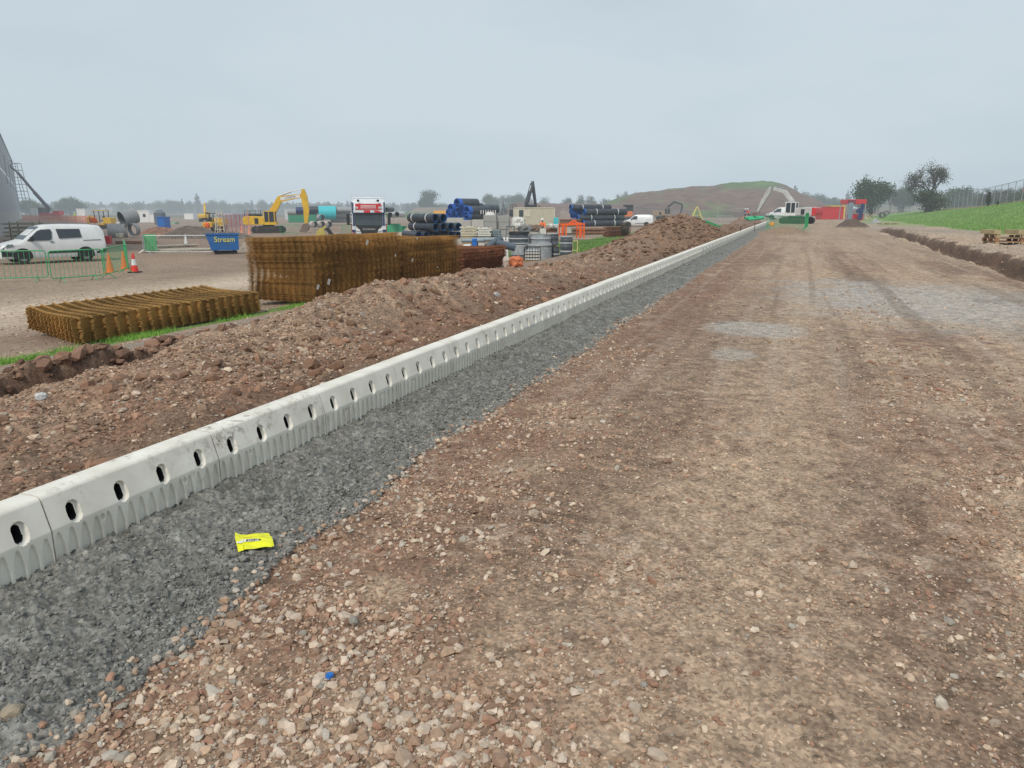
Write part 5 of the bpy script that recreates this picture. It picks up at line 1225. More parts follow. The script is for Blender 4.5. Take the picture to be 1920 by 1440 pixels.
# ================================================================== wrapped rings, drums, cage beside the mesh
DGREY = M('dark_grey_plastic', (.085, .10, .115), rough=.4, var=.3, scale=3); SHR = M('grey_shrink_wrap', (.33, .36, .38), rough=.3, var=.3, scale=4, bump=.3)
def drum(label, u0, u1, v0, v1, Y, mat, bands=(), lid=None, taper=1.0, group='manhole rings and drums in the yard', name='manhole_ring', wrap=None, cat='ring'):
    a = AT((u0 + u1) / 2, Y); mp_ = Y / 1434; r = (u1 - u0) * mp_ / 2; z1 = HV(v0, Y); z0 = min(HV(v1, Y), z1 - .2); t = thing(name, label, cat, (a[0], a[1] + r, z0), 0, group); H = z1 - z0
    MB().pipe((0, 0, 0), (0, 0, H), r, r * .12, n=28, ribs=max(2, int(H / .22)), rib=r * .035).build('ring_wall', mat, t, smooth=True)
    for b in bands: MB().pipe((0, 0, H * b), (0, 0, H * b + .05), r * 1.04, .03, n=28).build('band', LGREY, t)
    if lid: MB().cyl((0, 0, H), (0, 0, H + .10), r * 1.04, r * 1.0, n=28).build('lid', lid, t)
    if wrap: MB().pipe((0, 0, H * wrap[0]), (0, 0, H * wrap[1]), r * 1.02, .015, n=28).build('film', SHR, t)
    g = z0 - G(a[0], a[1])
    if g > .15: MB().box((0, 0, -g / 2), (r * 1.5, r * 1.5, g)).build('pallet_base', PWOOD, t)
    return t
Y = 33
drum('big dark banded ring with black lid, upper left of the group', 954, 992, 439, 458, Y + .8, DGREY, (0.02, .5), BLACK)
drum('dark ring standing below the black lidded one', 958, 990, 459, 486, Y + .5, DGREY, (.9,), wrap=(.3, .9))
drum('pale grey film wrapped ring in the middle of the group', 991, 1034, 440, 459, Y + 1.2, SHR, (.05, .55), None)
drum('grey film wrapped ring below the pale one', 990, 1036, 459, 495, Y + .0, SHR, (.95,), wrap=(.1, .8))
drum('black open drum behind, right of the pale ring', 1026, 1048, 438, 460, Y + 2.2, DGREY, (.95,))
drum('dark ring low down between the wrapped ring and the banded drum', 1034, 1050, 463, 492, Y + .6, DGREY, (.5,))
drum('tall dark drum of three sections with white bands, rightmost', 1051, 1075, 443, 489, Y - .5, DGREY, (.02, .36, .70, .96), None, name='banded_drum', cat='drum')
def duct(label, u, v, Y, d, L, r, mat=PIPE): c = col(u, Y); p = Vector((c[0], c[1], HV(v, Y))); pipe(label, tuple(p), tuple(p + Vector(d).normalized() * L), r, mat, BLACK, group='loose ducts by the boards', ribs=12, rib=.008)
BG = M('blue_grey_duct', (.10, .13, .165), rough=.5)
duct('dark duct leaning up to the right over another', 912, 464, 31, (.75, .4, .42), .78, .14, BG); duct('blue grey duct sloping down to the right', 930, 455, 31, (1, .1, -.26), .80, .16, BG); duct('grey duct lying on the top pallet', 866, 451, 31.8, (1, .02, 0), .95, .09, M('pale_grey_duct', (.26, .31, .34), rough=.5)); duct('second grey duct lying on the top pallet', 884, 449, 32.6, (1, .02, 0), 1.0, .09, M('pale_grey_duct', (.26, .31, .34), rough=.5))
duct('short blue duct among the leaning ones', 922, 466, 31, (1, .3, -.05), .5, .10, M('steel_blue_duct', (.05, .10, .19)))
blk('small blue box on the pallet ducts', 885, 894, 447, 453, 31.2, .3, BLUE, 'box', 'plastic_box', group='small boxes')
# wire cage
def cage(label, u0, u1, v1, Y, H, mat=BLACK, fill=None, n=6, group='wire cages'):
    a = AT(u0, Y); L = (u1 - u0) * Y / 1434; t = thing('wire_cage', label, 'cage', (a[0], a[1], a[2]), -.05, group); m = MB(); D = L * .9
    for y in (0, D):
        for i in range(n + 1): m.bar((L * i / n, y, .12), (L * i / n, y, H), .014)
        for k in range(5): m.bar((0, y, .12 + (H - .12) * k / 4), (L, y, .12 + (H - .12) * k / 4), .018)
    for x in (0, L):
        for k in range(5): m.bar((x, 0, .12 + (H - .12) * k / 4), (x, D, .12 + (H - .12) * k / 4), .018)
        for i in range(1, n): m.bar((x, D * i / n, .12), (x, D * i / n, H), .014)
    m.build('cage_bars', mat, t); MB().box((L / 2, D / 2, .06), (L, D, .12)).build('pallet_base', PWOOD, t)
    if fill: MB().box((L / 2, D / 2, H * .45), (L * .93, D * .93, H * .75)).build('inner_tank', fill, t, bevel=.05)
    return t
cage('black wire cage holding white sacks, right of the orange net bags', 983, 1014, 500, 30.5, .62, fill=BAG)
cage('smaller grey wire cage among the grey rings and boards', 940, 954, 450, 37, .95, GALV, n=3)
t = thing('stool_frame', 'grey steel frame standing up behind the black lidded ring', 'frame', (AT(950, 34)[0], 34.6, HV(452, 34)), 0)
m = MB(); 
for x in (0, .33): m.bar((x - .05 + x * .2, 0, 0), (x, 0, .62), .05)
m.bar((-.03, 0, .62), (.38, 0, .62), .08).bar((0, 0, .3), (.35, 0, .3), .04).bar((.12, .05, .62), (.12, .05, .95), .06); m.build('steel_bars', M('mid_grey_paint', (.16, .18, .18)), t)
# dark tarpaulin heap, brown pipes
bag('grey tarpaulin bundle slumped behind the rings', 985, 438, 26, 15, 44, seed=12, mat=M('grey_tarpaulin', (.20, .20, .21), rough=.6, bump=.4), name='tarpaulin', cat='tarpaulin')
bag('brown sacking heap behind the rings, right of the tarpaulin', 1005, 436, 26, 14, 48, seed=13, mat=M('brown_sacking', (.22, .15, .11), bump=.5), name='sacking', cat='sacking')
BR = M('rusty_steel_pile', (.17, .085, .055), rough=.85, var=.3, scale=1.2)
BR2 = M('brown_timber_baulk', (.20, .10, .062), rough=.85, var=.3, scale=2)
def longpile(label, u0, u1, v0, v1, Y, mat, n, k, group='long brown piles laid on the ground', rnd=True, rz=.06, name='steel_pile'):
    a = AT(u0, Y); L = (u1 - u0) * Y / 1434; H = (v1 - v0) * Y / 1434; z0 = HV(v1, Y); r = H / (2 * k)
    for j in range(k):
        for i in range(n):
            o = MB(); o.cyl((0, 0, 0), (L * float(rng.uniform(.9, 1)), 0, 0), r * .97, n=10) if rnd else o.box((L / 2, 0, 0), (L, r * 1.9, r * 1.9))
            ob = o.build(name, mat, None, (a[0], a[1] + i * 2 * r + j * r, z0 + r + j * 2 * r), rz, smooth=rnd); tag(ob, label if n * k > 1 else label, 'pile', group, 'thing')
longpile('long rust brown tube in the row behind the orange frame', 997, 1140, 428, 440, 60, BR2, 4, 2, 'long brown tubes laid behind the orange frame')
longpile('dark rusty tube stacked left of the long blue pipes', 1050, 1092, 411, 425, 72, BR, 2, 3, 'dark rusty tubes stacked beside the blue pipes')
for i, (u, v) in enumerate(((1048, 413), (1056, 412))): pass
s5 = stack('small dark red mesh stack propped on the grass before the long pipes', col(1143, 66), .30, 2.1, 1.4, .85, .03, .2, .25, 2, RUST2, shift=.02, group='small rusty mesh stacks by the grass')
bag('black round net ball beside the dark red mesh on the grass', 1172, 434, 15, 17, 66, seed=21, mat=M('dark_brown_netting', (.06, .045, .035), bump=.5), name='net_roll', cat='roll')
# orange lifting frame
def oframe():
    Y = 52; a = AT(1054, Y); mp_ = Y / 1434; L = 42 * mp_; H = 25 * mp_; D = 1.0; t = thing('lifting_frame', 'bright orange steel portal frame standing on the yard by the grass', 'steel frame', (a[0], a[1], HV(447, Y)), .12)
    FO = M('fluorescent_orange_paint', (.90, .13, .02), rough=.5, var=.08)
    for x, y in ((0, 0), (.28, 0), (L, 0), (L - .28, 0), (0, D), (L, D), (.28, D), (L - .28, D)):
        MB().bar((x, y, .0 if x > L / 2 else .12), (x, y, H), .085).build('leg', FO, t)
    for z in (.3, .6, .85): MB().bar((L - .28, 0, z * H), (L, 0, z * H), .05).bar((L - .28, D, z * H), (L, D, z * H), .05).build('rung', FO, t)
    for y in (0, D): MB().bar((-.05, y, H), (L + .05, y, H + .06), .12).build('top_beam', FO, t)
    MB().bar((0, 0, H), (0, D, H), .1).bar((L, 0, H + .05), (L, D, H + .05), .1).bar((L / 2, -.05, H + .1), (L / 2, D, H + .1), .12).bar((L * .3, 0, H + .05), (L * .6, D * .5, H + .3), .07).bar((L * .75, 0, H + .05), (L * .6, D * .5, H + .3), .07).build('lifting_eye', FO, t)
oframe()
blk('turquoise cabinet at the right end of the container', 1038, 1047, 408, 417, 100, .6, TEAL, 'cabinet', 'cabinet')
# yellow frame right of the drums
t = thing('timber_trestle', 'small pale yellow trestle at the right of the banded drum', 'trestle', (AT(1074, 35)[0], 35, HV(486, 35)), 0)
MB().bar((0, 0, 0), (0, 0, .85), .04).bar((.22, 0, 0), (.22, 0, .85), .04).bar((0, 0, .85), (.22, 0, .85), .04).bar((0, 0, .4), (.22, 0, .4), .03).build('trestle_bars', M('pale_yellow_wood', (.55, .48, .22)), t)
# ================================================================== warehouse
def warehouse():
    # far corner seen in column 38; the wall runs back towards the left of the camera
    a = AT(38, 200); b = (-82.9, 126.7); c0 = Vector((a[0], a[1], 0)); d = (Vector((b[0], b[1], 0)) - c0); d.normalize(); L = 190; z0 = -1.2; zt = HV(301, 200)
    rz = math.atan2(d.y, d.x); t = thing('warehouse', 'tall grey clad warehouse at the left edge of the photo', 'warehouse', (c0.x, c0.y, z0), rz); H = zt - z0
    CL = M('grey_cladding', (.165, .19, .21), rough=.45, var=.05, scale=.5); CL2 = M('mid_grey_cladding', (.215, .235, .25), rough=.5, var=.05)
    m = MB(); n = 95
    for i in range(n): m.box((L * (i + .5) / n, -.2, H * .27 + 1.2), (L / n * .92, .30, H * .54 - 2.4)); 
    m.build('lower_cladding', CL, t)
    m = MB()
    for i in range(n): m.box((L * (i + .5) / n, -.2, H * .78), (L / n * .96, .28, H * .42))
    m.build('upper_cladding', CL2, t)
    MB().box((L / 2, -.35, H * .555), (L, .5, .5)).build('ledge', HELM, t)
    MB().box((L / 2, -.2, 1.2), (L, .45, 2.4)).build('plinth', BLOCK, t)
    MB().box((L / 2, -8, H - .3), (L, 16, .5)).build('roof', CL, t); MB().box((L / 2, -.25, H - .25), (L, .5, .6)).build('parapet', CL, t)
    MB().box((-.1, -.2, H / 2), (.5, .5, H)).build('corner_flashing', HELM, t); MB().box((.1, -8, H / 2), (.2, 16, H)).box((L / 2, -15.9, H / 2), (L, .2, H)).box((L, -8, H / 2), (.2, 16, H)).build('rear_wall', CL, t)
    for x in (10, 34, 60, 84): MB().at((x, .02, H * .62), (0, .9, 0)).box((0, 0, 0), (6, .1, .25)).build('brace_rail', CL, t)
    return t
WH = warehouse()
# scaffold stair tower beside the far corner
def tower():
    Y = 195; a = AT(34, Y); b = AT(49, Y); t = thing('scaffold_tower', 'slim lattice access tower against the end of the warehouse', 'scaffold tower', a, 0); W = b[0] - a[0]; z1 = HV(306, Y) - a[2]
    m = MB()
    for x, k in ((0, -.4), (W, .35)):
        for y in (0, 1.6): m.bar((x + (1.6 if x else 1.0) * 0 + 1.0, y, 0), (x * .75 + 0.0, y, z1), .12)
    m.build('standard', STEEL, t)
    n = 8
    for k in range(1, n + 1):
        z = z1 * k / n; f = k / n; x0 = 1.0 * (1 - f); x1 = (W + 1.0) * (1 - f) + W * .75 * f
        MB().box(((x0 + x1) / 2, .8, z), (x1 - x0, 1.6, .16)).bar((x0, 0, z - z1 / n * .5), (x1, 0, z - z1 / n * .5), .08).build('platform', STEEL, t)
tower()
def boomlift():
    Y = 165; a = AT(96, Y); mp_ = Y / 1434; t = thing('boom_lift', 'red boom lift with its dark boom raised to the warehouse corner', 'boom lift', a, 0)
    MB().box((0, 0, 1.0), (3.6, 2.2, .9)).box((1.6, 0, 1.5), (1.4, 1.8, .9)).build('chassis', RED, t)
    for x in (-1.2, 1.2):
        for y in (-1.1, 1.1): MB().cyl((x, y - .2, .55), (x, y + .2, .55), .55, n=14).build('wheel', RUBBER, t)
    DK = M('dark_boom_paint', (.05, .055, .065), rough=.5); z = lambda v: HV(v, Y) - a[2]; X = lambda u: (u - 96) * mp_
    MB().bar((X(83), 0, z(407)), (X(94), 0, z(392)), .45).build('lower_boom', DK, t)
    MB().bar((X(95), 0, z(393)), (X(70), 0, z(360)), .55).bar((X(71), 0, z(361)), (X(46), 0, z(325)), .42).bar((X(47), 0, z(326)), (X(30), 0, z(309)), .30).build('boom', DK, t)
    b = MB(); 
    for dx in (0, 1.2): 
        for dy in (-.6, .6): b.bar((X(25) + dx - .3, dy, z(309)), (X(25) + dx - .3, dy, z(300)), .09)
    b.box((X(25) + .3, 0, z(309)), (1.4, 1.3, .15)).bar((X(25) - .3, -.6, z(301)), (X(25) + .9, -.6, z(301)), .09).bar((X(25) - .3, .6, z(301)), (X(25) + .9, .6, z(301)), .09).build('basket', DK, t)
boomlift()
def cabin(label, u0, u1, v0, v1, Y, mat, D=2.4, group='site cabins far off', roof=None, win=True):
    a = AT(u0, Y); L = (u1 - u0) * Y / 1434; z1 = HV(v0, Y); H = z1 - a[2]; t = thing('site_cabin', label, 'cabin', a, 0, group)
    MB().box((L / 2, D / 2, H / 2), (L, D, H)).build('cabin_body', mat, t, bevel=.05); MB().box((L / 2, D / 2, H + .04), (L + .1, D + .1, .10)).build('roof', roof or mat, t)
    if win:
        for k in (.3, .7): MB().box((L * k, -.02, H * .6), (L * .16, .05, H * .25)).build('window', GLASS, t)
    return t
cabin('small white cabin right of the warehouse corner', 58, 71, 391, 405, 175, HELM, win=False)
cabin('dark little cab beside the red boom lift', 72, 80, 390, 405, 172, BLACK, win=False)
cabin('white cabin in the gap behind the orange netting', 144, 160, 392, 404, 165, HELM, win=False)
cabin('long white cabin behind the grey pipes', 249, 280, 395, 408, 140, HELM); cabin('lower white cabin joined to the long one', 280, 288, 402, 409, 139, HELM, win=False)
cabin('blue box container in front of the grey tank, far left', 294, 308, 408, 421, 92, BLUE, 1.6, win=False, roof=BLUE)
cabin('green skip body low behind the excavator cab', 540, 592, 402, 410, 135, M('green_container', (.03, .22, .12)), win=False)
cabin('white long shed beyond the yellow excavator', 534, 556, 393, 402, 160, LGREY, win=False)
cabin('white tarpaulin covered load beyond, left of the lorry', 345, 362, 401, 406, 170, HELM, win=False); cabin('white pipe bundle far off right of the yellow roller', 415, 436, 401, 406, 170, LGREY, win=False)
a = AT(300, 120); t = thing('storage_tank', 'dark grey round tank above the blue box', 'tank', a, 0); MB().cyl((0, 0, .2), (0, 0, 2.0), .85, n=20).cyl((0, 0, 2.0), (0, 0, 2.5), .85, .3, n=20).build('tank_shell', M('slate_grey', (.12, .15, .18)), t, smooth=True)
# orange safety netting
def netting(label, u0, u1, Y0, Y1, H, mat, n=16, sag=.15, group='barrier netting'):
    a = Vector(AT(u0, Y0)); b = Vector(AT(u1, Y1)); t = thing('netting_fence', label, 'netting', tuple(a), math.atan2(b.y - a.y, b.x - a.x), group); L = (b - a).xy.length; dz = b.z - a.z
    V = []; F = []
    for i in range(n * 4 + 1):
        k = i / (n * 4); s_ = sag * (1 - abs(math.cos(PI * k * n))) * .5; 
        V += [(L * k, .03 * math.sin(k * 40), dz * k + .1), (L * k, .03 * math.sin(k * 31), dz * k + H - s_)]
    for i in range(n * 4): F.append((2 * i, 2 * i + 2, 2 * i + 3, 2 * i + 1))
    link('net', np_mesh('net', np.array(V), np.array(F)), mat, t)
    for i in range(0, n + 1, 2): MB().cyl((L * i / n, 0, dz * i / n), (L * i / n, 0, dz * i / n + H + .1), .03, n=6).build('post', RED, t)
ONET = M('orange_netting', (.80, .28, .15), rough=.8, var=.25, scale=3, alpha=.8)
netting('faded orange netting stretching behind the van, rear run', 42, 178, 150, 138, 1.3, ONET); netting('faded orange netting nearer run just over the van roof', 20, 185, 100, 92, .9, M('pale_orange_netting', (.62, .38, .28), rough=.8, alpha=.45))
netting('pinkish barrier netting left of the yellow excavator', 418, 478, 88, 95, 2.0, M('pink_netting', (.62, .36, .32), rough=.8, alpha=.35)); netting('blue grey mesh sheeting between the far diggers', 412, 462, 108, 112, 1.9, M('slate_netting', (.16, .20, .26), rough=.8, alpha=.6))
for u, nm in ((452, 'left'), (466, 'right')):
    a = AT(u, 84); t = thing('marker_post', nm + ' tall red and pale post left of the yellow excavator', 'post', a, 0, 'marker posts'); MB().cyl((0, 0, 0), (0, 0, 2.6 if u > 460 else 1.6), .05, n=8).build('pole', M('faded_red', (.60, .25, .20)), t); MB().cyl((0, 0, 0), (0, 0, .9), .22, .06, n=10).build('cone_base', M('faded_orange', (.70, .30, .20)), t)
# timber frames far left behind the van
for i, (u, v) in enumerate(((8, 430), (24, 428))):
    a = AT(u, 62 + i * 3); t = thing('timber_rack', ['left', 'right'][i] + ' rack of greenish stacked timber behind the van windscreen', 'timber rack', a, .1, 'timber racks behind the van')
    for k in range(5): MB().box((1.2, .3 * (k % 2), .2 + k * .33), (2.6, .5, .12)).build('beam', M('greenish_timber', (.34, .35, .26), rough=.9, rand=.2), t)
    for x in (.3, 2.1): MB().bar((x, .2, 0), (x, .2, 1.7), .08).build('upright', PWOOD, t)
# small machines
def roller(label, loc, rz, k=1.0, canopy=True, paint=YEL, group='small yellow machines'):
    t = thing('mini_excavator', label, 'small digger', loc, rz, group); t.scale = (k, k, k)
    for y in (-.75, .75): MB().prism([(-1.1, .25), (-.9, .5), (.9, .5), (1.1, .25), (.9, 0), (-.9, 0)], y - .2, y + .2).build('track', RUBBER, t)
    MB().box((0, 0, .65), (1.2, 1.0, .3)).box((.75, 0, 1.15), (1.1, 1.5, .85)).build('housing', paint, t, bevel=.04)
    for x in (-1.0, .35):
        for y in (-.65, .65): MB().bar((x, y, .75), (x, y, 2.5), .08).build('canopy_post', BLACK, t)
    MB().box((-.32, 0, 2.55), (1.7, 1.6, .12)).build('canopy', paint, t, bevel=.03); MB().box((-.2, 0, 1.15), (.5, .5, .12)).box((0, 0, 1.45), (.12, .5, .6)).build('seat', BLACK, t)
    poly_arm([(-1.0, .8), (-1.9, 1.7), (-2.3, 1.4), (-2.2, .6), (-2.35, .6), (-2.5, 1.5), (-1.9, 1.95), (-.9, 1.05)], .2).build('boom', paint, t); MB().box((-2.4, 0, .35), (.5, .9, .5)).build('bucket', BLACK, t)
a = AT(195, 108); roller('yellow mini digger with black canopy posts behind the van', a, 0, .98)
a = AT(880 - 500, 118); 
def loader(label, u, Y, rz, k, group='small yellow machines'):
    a = AT(u, Y); t = thing('site_dumper', label, 'dumper', a, rz, group); t.scale = (k,) * 3
    for x in (-1.1, 1.1):
        for y in (-.8, .8): wheel(t, x, y, .55, .4)
    MB().prism([(-1.9, .7), (-1.9, 1.35), (-.2, 1.45), (0, .8)], -.7, .7).build('engine_cover', YEL, t, bevel=.04); MB().prism([(.2, .8), (.5, 1.9), (2.1, 1.9), (2.4, 1.4), (1.6, .7)], -.95, .95).build('skip', YEL, t)
    r = MB()
    for y in (-.55, .55): r.bar((-1.0, y, 1.4), (-1.0, y, 2.6), .08).bar((-.1, y, 1.4), (-.1, y, 2.6), .08).bar((-1.0, y, 2.6), (-.1, y, 2.6), .08)
    r.bar((-1.0, -.55, 2.6), (-1.0, .55, 2.6), .08).build('roll_frame', BLACK, t); MB().box((-.6, 0, 1.55), (.5, .5, .12)).box((-.85, 0, 1.85), (.1, .5, .5)).build('seat', BLACK, t)
loader('small dumper with arched roll bar before the slate sheeting', 401, 92, 1.4, .85)
excavator('small far yellow digger with upright arm left of the dumper', AT(384, 145), math.radians(100), .62, YEL, [(.3, 1.5, 1.0), (.5, 3.0, .9), (.9, 4.2, .8), (1.1, 5.2, .7)], [(1.0, 5.6, .5), (1.2, 4.8, .9), (1.6, 3.2, .7), (1.8, 2.4, .5)], (1.8, 2.3, .3), group='small yellow machines')
a = AT(412, 88); t = thing('step_ladder', 'pale folding step ladder standing in front of the dark sheeting', 'ladder', a, 0); m = MB()
for x in (-.55, .55): m.bar((x, -.3, 0), (x * .5, 0, 2.6), .07).bar((x, .5, 0), (x * .5, 0, 2.6), .07)
for k in range(1, 6): m.bar((-.5 + .05 * k, -.25, k * .45), (.5 - .05 * k, -.25, k * .45), .06)
m.build('ladder_frame', PALE, t)
bag('orange round buoy shaped bag on the dark heap', 388, 428, 9, 10, 76, seed=31, mat=ORANGE, name='marker_buoy', cat='buoy'); bag('orange sign like disc behind the van rear', 175, 418, 13, 9, 80, seed=32, mat=ORANGE, name='orange_cover', cat='cover', D=.2)
excavator('yellow grab attachment arm resting by the grey stone heap', AT(606, 73), math.radians(0), .01, YEL, [(.3, 1.5, 1), (.5, 3, .9), (.9, 4.2, .8), (1.1, 5.2, .7)], [(1, 5.6, .5), (1.2, 4.8, .9), (1.6, 3.2, .7), (1.8, 2.4, .5)], (1.8, 2.3, .3)) if False else None
a = AT(606, 70); t = thing('grab_bucket', 'worn yellow and black grab bucket standing before the pale rings', 'grab', a, .2); MB().prism([(-.8, 0), (-.55, .75), (-.15, .95), (.15, .55), (.0, 0)], -.4, .4).build('jaw', M('worn_yellow', (.50, .42, .10)), t); MB().prism([(.05, .85), (.45, 1.0), (.95, .25), (.9, 0), (.6, .1), (.35, .6)], -.4, .4).build('jaw', BLACK, t); MB().bar((-.1, 0, .8), (.2, 0, 1.1), .2).build('hinge', M('worn_yellow', (.50, .42, .10)), t)
# green fencing near the yellow machine and the lorry
barrier(AT(524, 80), AT(560, 80), 'green barrier under the yellow excavator stick', L=None, group='green barriers in the yard'); barrier(AT(640, 70), AT(658, 70), 'green barrier just left of the lorry cab', L=None, group='green barriers in the yard')
t = barrier((269, 474), (274, 478), 'end on green sheeted barrier at the left end of the pale boards', L=.9, mat=GALV, group='green barriers in the yard')
a = GP(272, 474); o = MB().box((.35, 0, .62), (.72, .03, 1.0)).build('green_sheet', M('green_netting_sheet', (.10, .38, .16), rough=.7), None, a, .25); tag(o, 'green sheet of netting tied upright at the left end of the boards', 'sheet', None, 'thing')
bag('rubble sack with pale offcuts behind the van rear door', 222, 447, 14, 9, 60, seed=33, mat=PALE, name='offcut_heap', cat='offcuts')
for i, u in enumerate((188, 199)):
    a = AT(u, 60); o = MB().box((0, 0, .3), (.45, .5, .6)).box((0, -.26, .35), (.3, .02, .2)).build('road_barrier_block', RED, None, a, .1); tag(o, ['left', 'right'][i] + ' red and white plastic block behind the van rear', 'barrier block', 'red plastic blocks', 'thing')
a = AT(228, 59); o = MB().box((1.0, 0, .12), (3.0, .5, .22)).build('brown_baulk', BR2, None, a, .05); tag(o, 'brown baulk lying on the ground below the grey ring', 'baulk', None, 'thing')

# white wrapped pallets, rings and far clutter
for i, (u, v0, v1, w_, Y, nm) in enumerate(((897, 452, 462, 12, 33, 'left low'), (940, 446, 462, 13, 35.5, 'middle'), (1012, 429, 439, 12, 47, 'rear'), (868, 459, 466, 14, 30.5, 'front'))):
    blk(nm + ' white film wrapped pallet load among the ducts and rings', u, u + w_, v0, v1, Y, .7, HELM if i % 2 else BAG, 'wrapped load', 'wrapped_pallet', group='white wrapped pallet loads')
for i, (u, v, Y) in enumerate(((1052, 432, 58), (1066, 432, 58), (1003, 446, 40))):
    c = col(u, Y); p = Vector((c[0], c[1], HV(v + 5, Y))); pipe(['left', 'right', 'small'][i] + ' pale concrete ring standing upright between the rings and the orange frame', tuple(p), tuple(p + Vector((0, 0, .45))), .28, M('pale_concrete_ring', (.48, .43, .40), rough=.9), M('shadowed_pipe_inside', (.10, .11, .12)), group='pale rings by the orange frame')
FC = [(430, 399, 12, 'tan', (.45, .36, .26)), (447, 401, 9, 'white', (.70, .70, .68)), (478, 399, 10, 'pale blue', (.35, .45, .55)), (506, 400, 9, 'red', (.45, .10, .08)), (214, 403, 10, 'white', (.70, .70, .68)), (318, 405, 12, 'pale green', (.30, .42, .30)), (334, 408, 14, 'sea green', (.25, .38, .33)), (168, 408, 9, 'rust red', (.40, .14, .08)), (118, 407, 12, 'salmon', (.60, .35, .25)), (1218, 404, 8, 'tan', (.45, .36, .26)), (752, 420, 9, 'dark grey', (.15, .16, .16)), (668 + 80, 427, 7, 'brown', (.30, .20, .13))]
for i, (u, v, w_, cn, cc) in enumerate(FC):
    Y = 128 if v < 407 else (100 if v < 415 else 62); a = AT(u, Y); Lw = w_ * Y / 1434; H = 5 * Y / 1434; t = thing('material_stack', 'small ' + cn + ' material stack far off ' + ['behind the yellow dumper', 'left of the yellow excavator rails', 'behind the yellow counterweight', 'under the yellow boom', 'behind the mini digger canopy', 'right of the blue box', 'before the far sheeting', 'by the orange netting end', 'between the netting runs', 'beyond the small van', 'at the foot of the sand cone', 'between lorry and sand cone'][i], 'material stack', a, float(rng.uniform(-.3, .3)), 'small material stacks far off')
    mt = M('stack_' + cn.replace(' ', '_'), cc)
    for k in range(3): MB().box((Lw / 2 + float(rng.normal(0, .05)), .5, H * (k + .5) / 3), (Lw * float(rng.uniform(.7, 1)), 1.0, H / 3 * .85)).build('layer', mt, t)
# ================================================================== right side and end of the road
barrier(AT(1437, 56), AT(1508, 47), 'bright green barrier run across the end of the finished kerb', L=None, group='green barriers by the road end')
barrier(AT(1508, 47), AT(1514, 52), 'bright green barrier end panel turned away beside the road', L=None, group='green barriers by the road end')
barrier(AT(1289, 92), AT(1347, 80), 'pale barrier top rail sloping behind the big spoil heap', mat=GALV, L=None, group='pale barriers behind the spoil heap'); barrier(AT(1345, 96), AT(1375, 96), 'pale barrier right of the sloping one behind the spoil heap', mat=GALV, L=None, group='pale barriers behind the spoil heap')
t = barrier(AT(1324, 49), AT(1357, 45), 'fallen green barrier lying against the spoil heap beside the kerb', L=None, tiltx=1.2, group='green barriers by the road end')
a = AT(1308, 50); t = thing('fallen_barrier', 'dark barrier lying bent on the spoil behind the fallen green one', 'barrier', a, -.3)
MB().cyl((0, 0, .25), (.5, 0, .22), .025, n=6).cyl((.5, 0, .22), (1.1, -.2, .0), .025, n=6).cyl((0, .5, .15), (1.1, .3, .0), .025, n=6).build('tube', BLACK, t)
bag('bright orange bag by the kerb end in front of the green barrier', 1447, 424, 9, 7, 57, seed=41, mat=M('vivid_orange_bag', (.90, .32, .02), rough=.6), name='orange_bag', cat='bag')
for i, (s_, t_) in enumerate(((45, -.08), (57, .05))):
    x, y = xy(s_, t_); o = MB().cyl((0, 0, 0), (0, 0, .62), .02, n=8).cyl((0, 0, .5), (0, 0, .62), .03, n=8).build('setting_out_pin', BLACK, None, (x, y, 0)); tag(o, ['nearer', 'farther'][i] + ' dark setting out pin standing at the kerb face', 'pin', 'setting out pins', 'thing')
# green pipes on the ground near the workers
GPL = M('green_drain_pipe', (.04, .42, .20), rough=.4)
for i, (u, v, d, L) in enumerate(((1396, 409, (1, .3, .05), 1.6), (1402, 412, (1, .1, .12), 1.7), (1414, 407, (1, .5, -.05), 1.2))):
    c = col(u, 78); p = Vector((c[0], c[1], HV(v, 78))); pipe(['left', 'lower', 'right'][i] + ' green drain pipe heaped before the two workers', tuple(p), tuple(p + Vector(d).normalized() * L), .14, GPL, None, group='green drain pipes')
# yellow tripod
a = AT(1306, 135); t = thing('yellow_tripod', 'yellow four legged mast base standing in front of the hill', 'tripod', a, 0); YT = M('pale_yellow_paint', (.62, .55, .16))
for x, y in ((-1.1, -.8), (1.1, -.8), (1.1, .8), (-1.1, .8)): MB().bar((x, y, 0), (x * .08, y * .08, 2.3), .11).build('leg', YT, t)
MB().bar((-.6, -.4, 1.0), (.6, -.4, 1.0), .08).box((0, 0, 2.35), (.4, .4, .2)).build('head', YT, t)
# orange dumper on the ridge right of the long pipes
a = AT(1174, 135); t = thing('tracked_loader', 'orange tracked machine with black roof above the small white van', 'loader', a, 0)
for y in (-.9, .9): MB().prism([(-1.6, .3), (-1.3, .7), (1.3, .7), (1.6, .3), (1.3, 0), (-1.3, 0)], y - .25, y + .25).build('track', RUBBER, t)
MB().box((-.4, 0, 1.3), (2.8, 1.7, .9)).build('housing', M('dull_orange_paint', (.62, .18, .06)), t, bevel=.05)
MB().box((.5, 0, 2.1), (1.2, 1.3, .9)).build('cab_glass', GLASS, t); MB().box((.3, 0, 2.7), (1.6, 1.5, .35)).build('cab_roof', BLACK, t, bevel=.05)
a = AT(826, 150); t = thing('site_hut', 'orange roofed machine body far off left of the blue ended pile', 'machine', a, 0); MB().box((0, 0, 1.4), (2.6, 2, 1.0)).build('hull', M('amber_paint', (.75, .38, .05)), t, bevel=.05); MB().box((-.4, 0, .55), (3.2, 2.2, .7)).build('lower_body', M('brick_red', (.32, .10, .08)), t)
